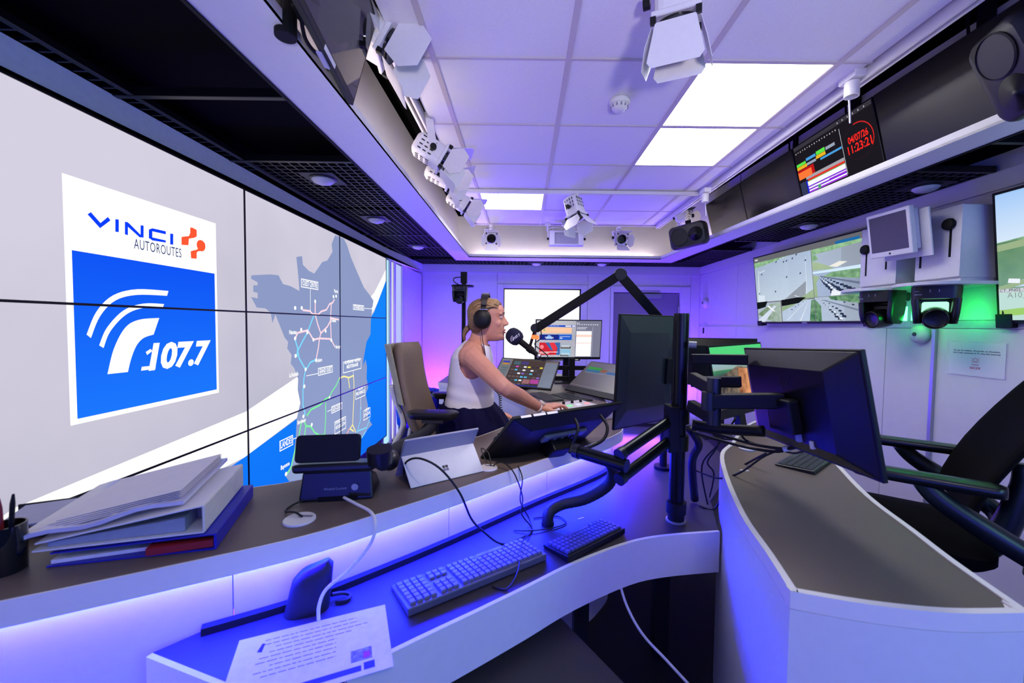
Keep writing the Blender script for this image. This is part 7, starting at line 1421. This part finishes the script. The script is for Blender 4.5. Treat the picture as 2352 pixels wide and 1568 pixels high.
# second tilted screen, mostly dark
M = frame((0.48, 2.98, 0.945), (0.542, -0.841, 0), (0.673, 0.434, 0.599))
t, sc, w, h, ch = monitor(M, 'tilted dark touch screen with a green bar, left of the upright monitor', 0.54, 0.352, 0.03, 0.008, mat('glossy_grey_screen', '#3a3438', 0.3), chin=0.05)
Z = ch
bp([R_(0.06 + 0.045 * k, 0.90, 0.075 + 0.045 * k, 0.925) for k in range(14)], '#8a8288', 3); bp([R_(0.06, 0.70, 0.35, 0.80)], '#3f8f4a', 3); bp([R_(0.06, 0.60, 0.35, 0.70)], '#3f6a90', 3); bp([R_(0.35, 0.66, 0.48, 0.74)], '#8a5a48', 3); bp([R_(0.5, 0.60, 0.72, 0.69)], '#4a6aa0', 3); bp([R_(0.06, 0.57, 0.72, 0.585)], '#8890a8', 3)
bp([R_(0.74, 0.06, 0.748, 0.93), R_(0.02, 0.06, 0.748, 0.068)], '#9a9094', 3)
m = MB(); m.bx(0.10, 0.20, -0.001, 0, 0.333, 0.348); obj('white_sticker', m, PAPER, t)
_b = M @ Vector((0, 0.03, 0.17)); _f = Vector((_b.x, _b.y, 0.921)); m = MB(); m.cyl(_f, _b, 0.02, n=14); m.cyl(_f, _f + Vector((0, 0, 0.01)), 0.07, n=22); obj('stand', m, BLACK, t, world=True)
KX = Vector((0.144, -0.32, 0)).normalized(); KBM = mat('charcoal_keyboard', '#1c2022', 0.35); KBK = mat('charcoal_key', '#23282a', 0.35)
keyboard('thin black keyboard on the desk under the tilted touch screen', frame((0.165, 2.965, 0.921), tuple(KX), (0, 0, 1)), 0.34, 0.135, 5, KBM, KBK, False, 0.007, 0.003)
KX = Vector((0.542, -0.841, 0)).normalized()
keyboard('thin black keyboard under the dark tilted screen, right of its twin', frame((0.355, 2.955, 0.921), tuple(KX), (0, 0, 1)), 0.34, 0.125, 5, KBM, KBK, False, 0.007, 0.003)
# dark stand bars between the screens
t = thing('screen_stand', 'black post with two cross bars between the presenter screens', 'monitor stand', (0.42, 3.45, 0.92))
m = MB(); m.bx(-0.025, 0.025, -0.02, 0.02, 0, 0.25); obj('post', m, MATTE, t); 
for z in (0.06, 0.15): m = MB(); m.bx(-0.22, 0.12, -0.012, 0.012, z, z + 0.035); obj('cross_bar', m, MATTE, t)
# far right screens
M = frame((1.16, 2.078, 1.01), (0.813, 0.582, 0.019), (-0.126, 0.143, 0.982))
t, sc, w, h, ch = monitor(M, 'bright monitor with a rocky landscape picture, behind the swivel arms of the pole', 0.54, 0.36, 0.03, 0.010, glow_grad('screen_rock_scene', '#3a3e50', '#55d880', 'Z', 0.20, 0.30, 1.0, noise=0.3, nscale=14), chin=0.045)
Z = ch
bp([R_(0, 0.62, 1, 0.75)], glow_grad('screen_hazy_sky', '#d8d0c8', '#90b0d8', 'Z', 0.2, 0.28, 1.0, noise=0.4, nscale=8), 2)
bp([[(0, 0.0), (1, 0.0), (1, 0.45), (0.7, 0.6), (0.45, 0.66), (0.2, 0.55), (0, 0.5)]], glow_grad('screen_rocks', '#232634', '#8a7a68', 'X', -0.3, 0.05, 1.0, noise=2.2, nscale=30), 3); bp([[(0.40, 0.05), (0.62, 0.0), (1.0, 0.1), (1, 0.45), (0.62, 0.6), (0.45, 0.62)]], glow_grad('screen_orange_cliff', '#5a2a22', '#e8a070', 'X', -0.1, 0.1, 1.0, noise=2.0, nscale=24), 4)
bp([R_(0.04 + 0.04 * k, 0.03, 0.06 + 0.04 * k, 0.06) for k in range(5)], '#d8e0e8', 5)
m = MB(); m.bx(-0.03, 0.03, 0.03, 0.06, -0.085, 0.2); m.bx(-0.08, 0.08, -0.02, 0.09, -0.0885, -0.08); obj('stand', m, BLACK, t)
t = rear_monitor(frame((1.30, 2.72, 1.06), (-0.99, 0.1, 0), (0, 0.02, 1)), 'plain black monitor seen from behind, far behind the pole', 0.50, 0.315, 0.04, mat('black_monitor_back', '#09090b', 0.42, spec=0.3))
m = MB(); m.bx(-0.03, 0.03, 0.04, 0.07, -0.335, 0.2); m.bx(-0.1, 0.1, -0.03, 0.12, -0.338, -0.328); obj('stand', m, BLACK, t)
# camera on a tall stand at the back
SX, SY = -0.70, 4.85
t = thing('camera_stand', 'tall black stand by the back wall, left of the window', 'stand', (SX, SY, 0))
m = MB(); m.cyl((0, 0, 0.04), (0, 0, 2.04), 0.024, n=18); m.bx(-0.035, 0.035, -0.03, 0.03, 1.93, 2.06); obj('post', m, MATTE, t)
m = MB(); m.lathe([(0.01, 0), (0.2, 0.0), (0.2, 0.012), (0.03, 0.04)], 28); obj('foot', m, MATTE, t, smooth=True, angle=40)
m = MB(); m.lathe([(0.13, 1.885), (0.132, 1.892), (0.13, 1.90)], 28, Matrix.Translation((-0.01, -0.03, 0))); obj('camera_plate', m, MATTE, t, smooth=True, angle=40)
m = MB(); m.tube([(-0.03, 0, 2.0), (-0.11, 0, 1.99), (-0.12, 0, 1.95), (-0.06, 0, 1.91)], 0.006, n=8); obj('cable', m, RUBBER, t)
o = ptz('small robotic camera hanging on the tall stand at the back, no light', (0, 0, 0), 0, 0.0, False, 'robotic camera on the stand')
for c in list(o.children):
    if c.name.startswith('tally_light'): bpy.data.objects.remove(c)
del o['group']
o.matrix_world = Matrix.Translation((SX - 0.03, SY - 0.10, 1.88)) @ Matrix.Scale(0.85, 4)
# blue bag lined bin
t = thing('waste_bin', 'tall bin with a shiny blue liner at the far end of the desk', 'bin', (-1.02, 4.05, 0))
BAGM = mat('blue_plastic_liner', '#2322c8', 0.22, noise=0.2, scale=12, bump=0.6)
m = MB(); m.lathe([(0.17, 0), (0.19, 0.02), (0.215, 0.74), (0.20, 0.74), (0.18, 0.05)], 28); obj('bucket', m, DARK, t, smooth=True, angle=50)
m = MB(); random.seed(2); m.rings([[((r + random.uniform(-.005, .005)) * math.cos(a), (r + random.uniform(-.005, .005)) * math.sin(a), z + random.uniform(-.006, .006)) for a in [2 * PI * i / 40 for i in range(40)]] for r, z in ((0.212, 0.45), (0.219, 0.56), (0.226, 0.66), (0.232, 0.74), (0.222, 0.775), (0.205, 0.76), (0.19, 0.66))], cap=False); o = obj('liner', m, BAGM, t, smooth=True); so = o.modifiers.new('thickness', 'SOLIDIFY'); so.thickness = 0.002
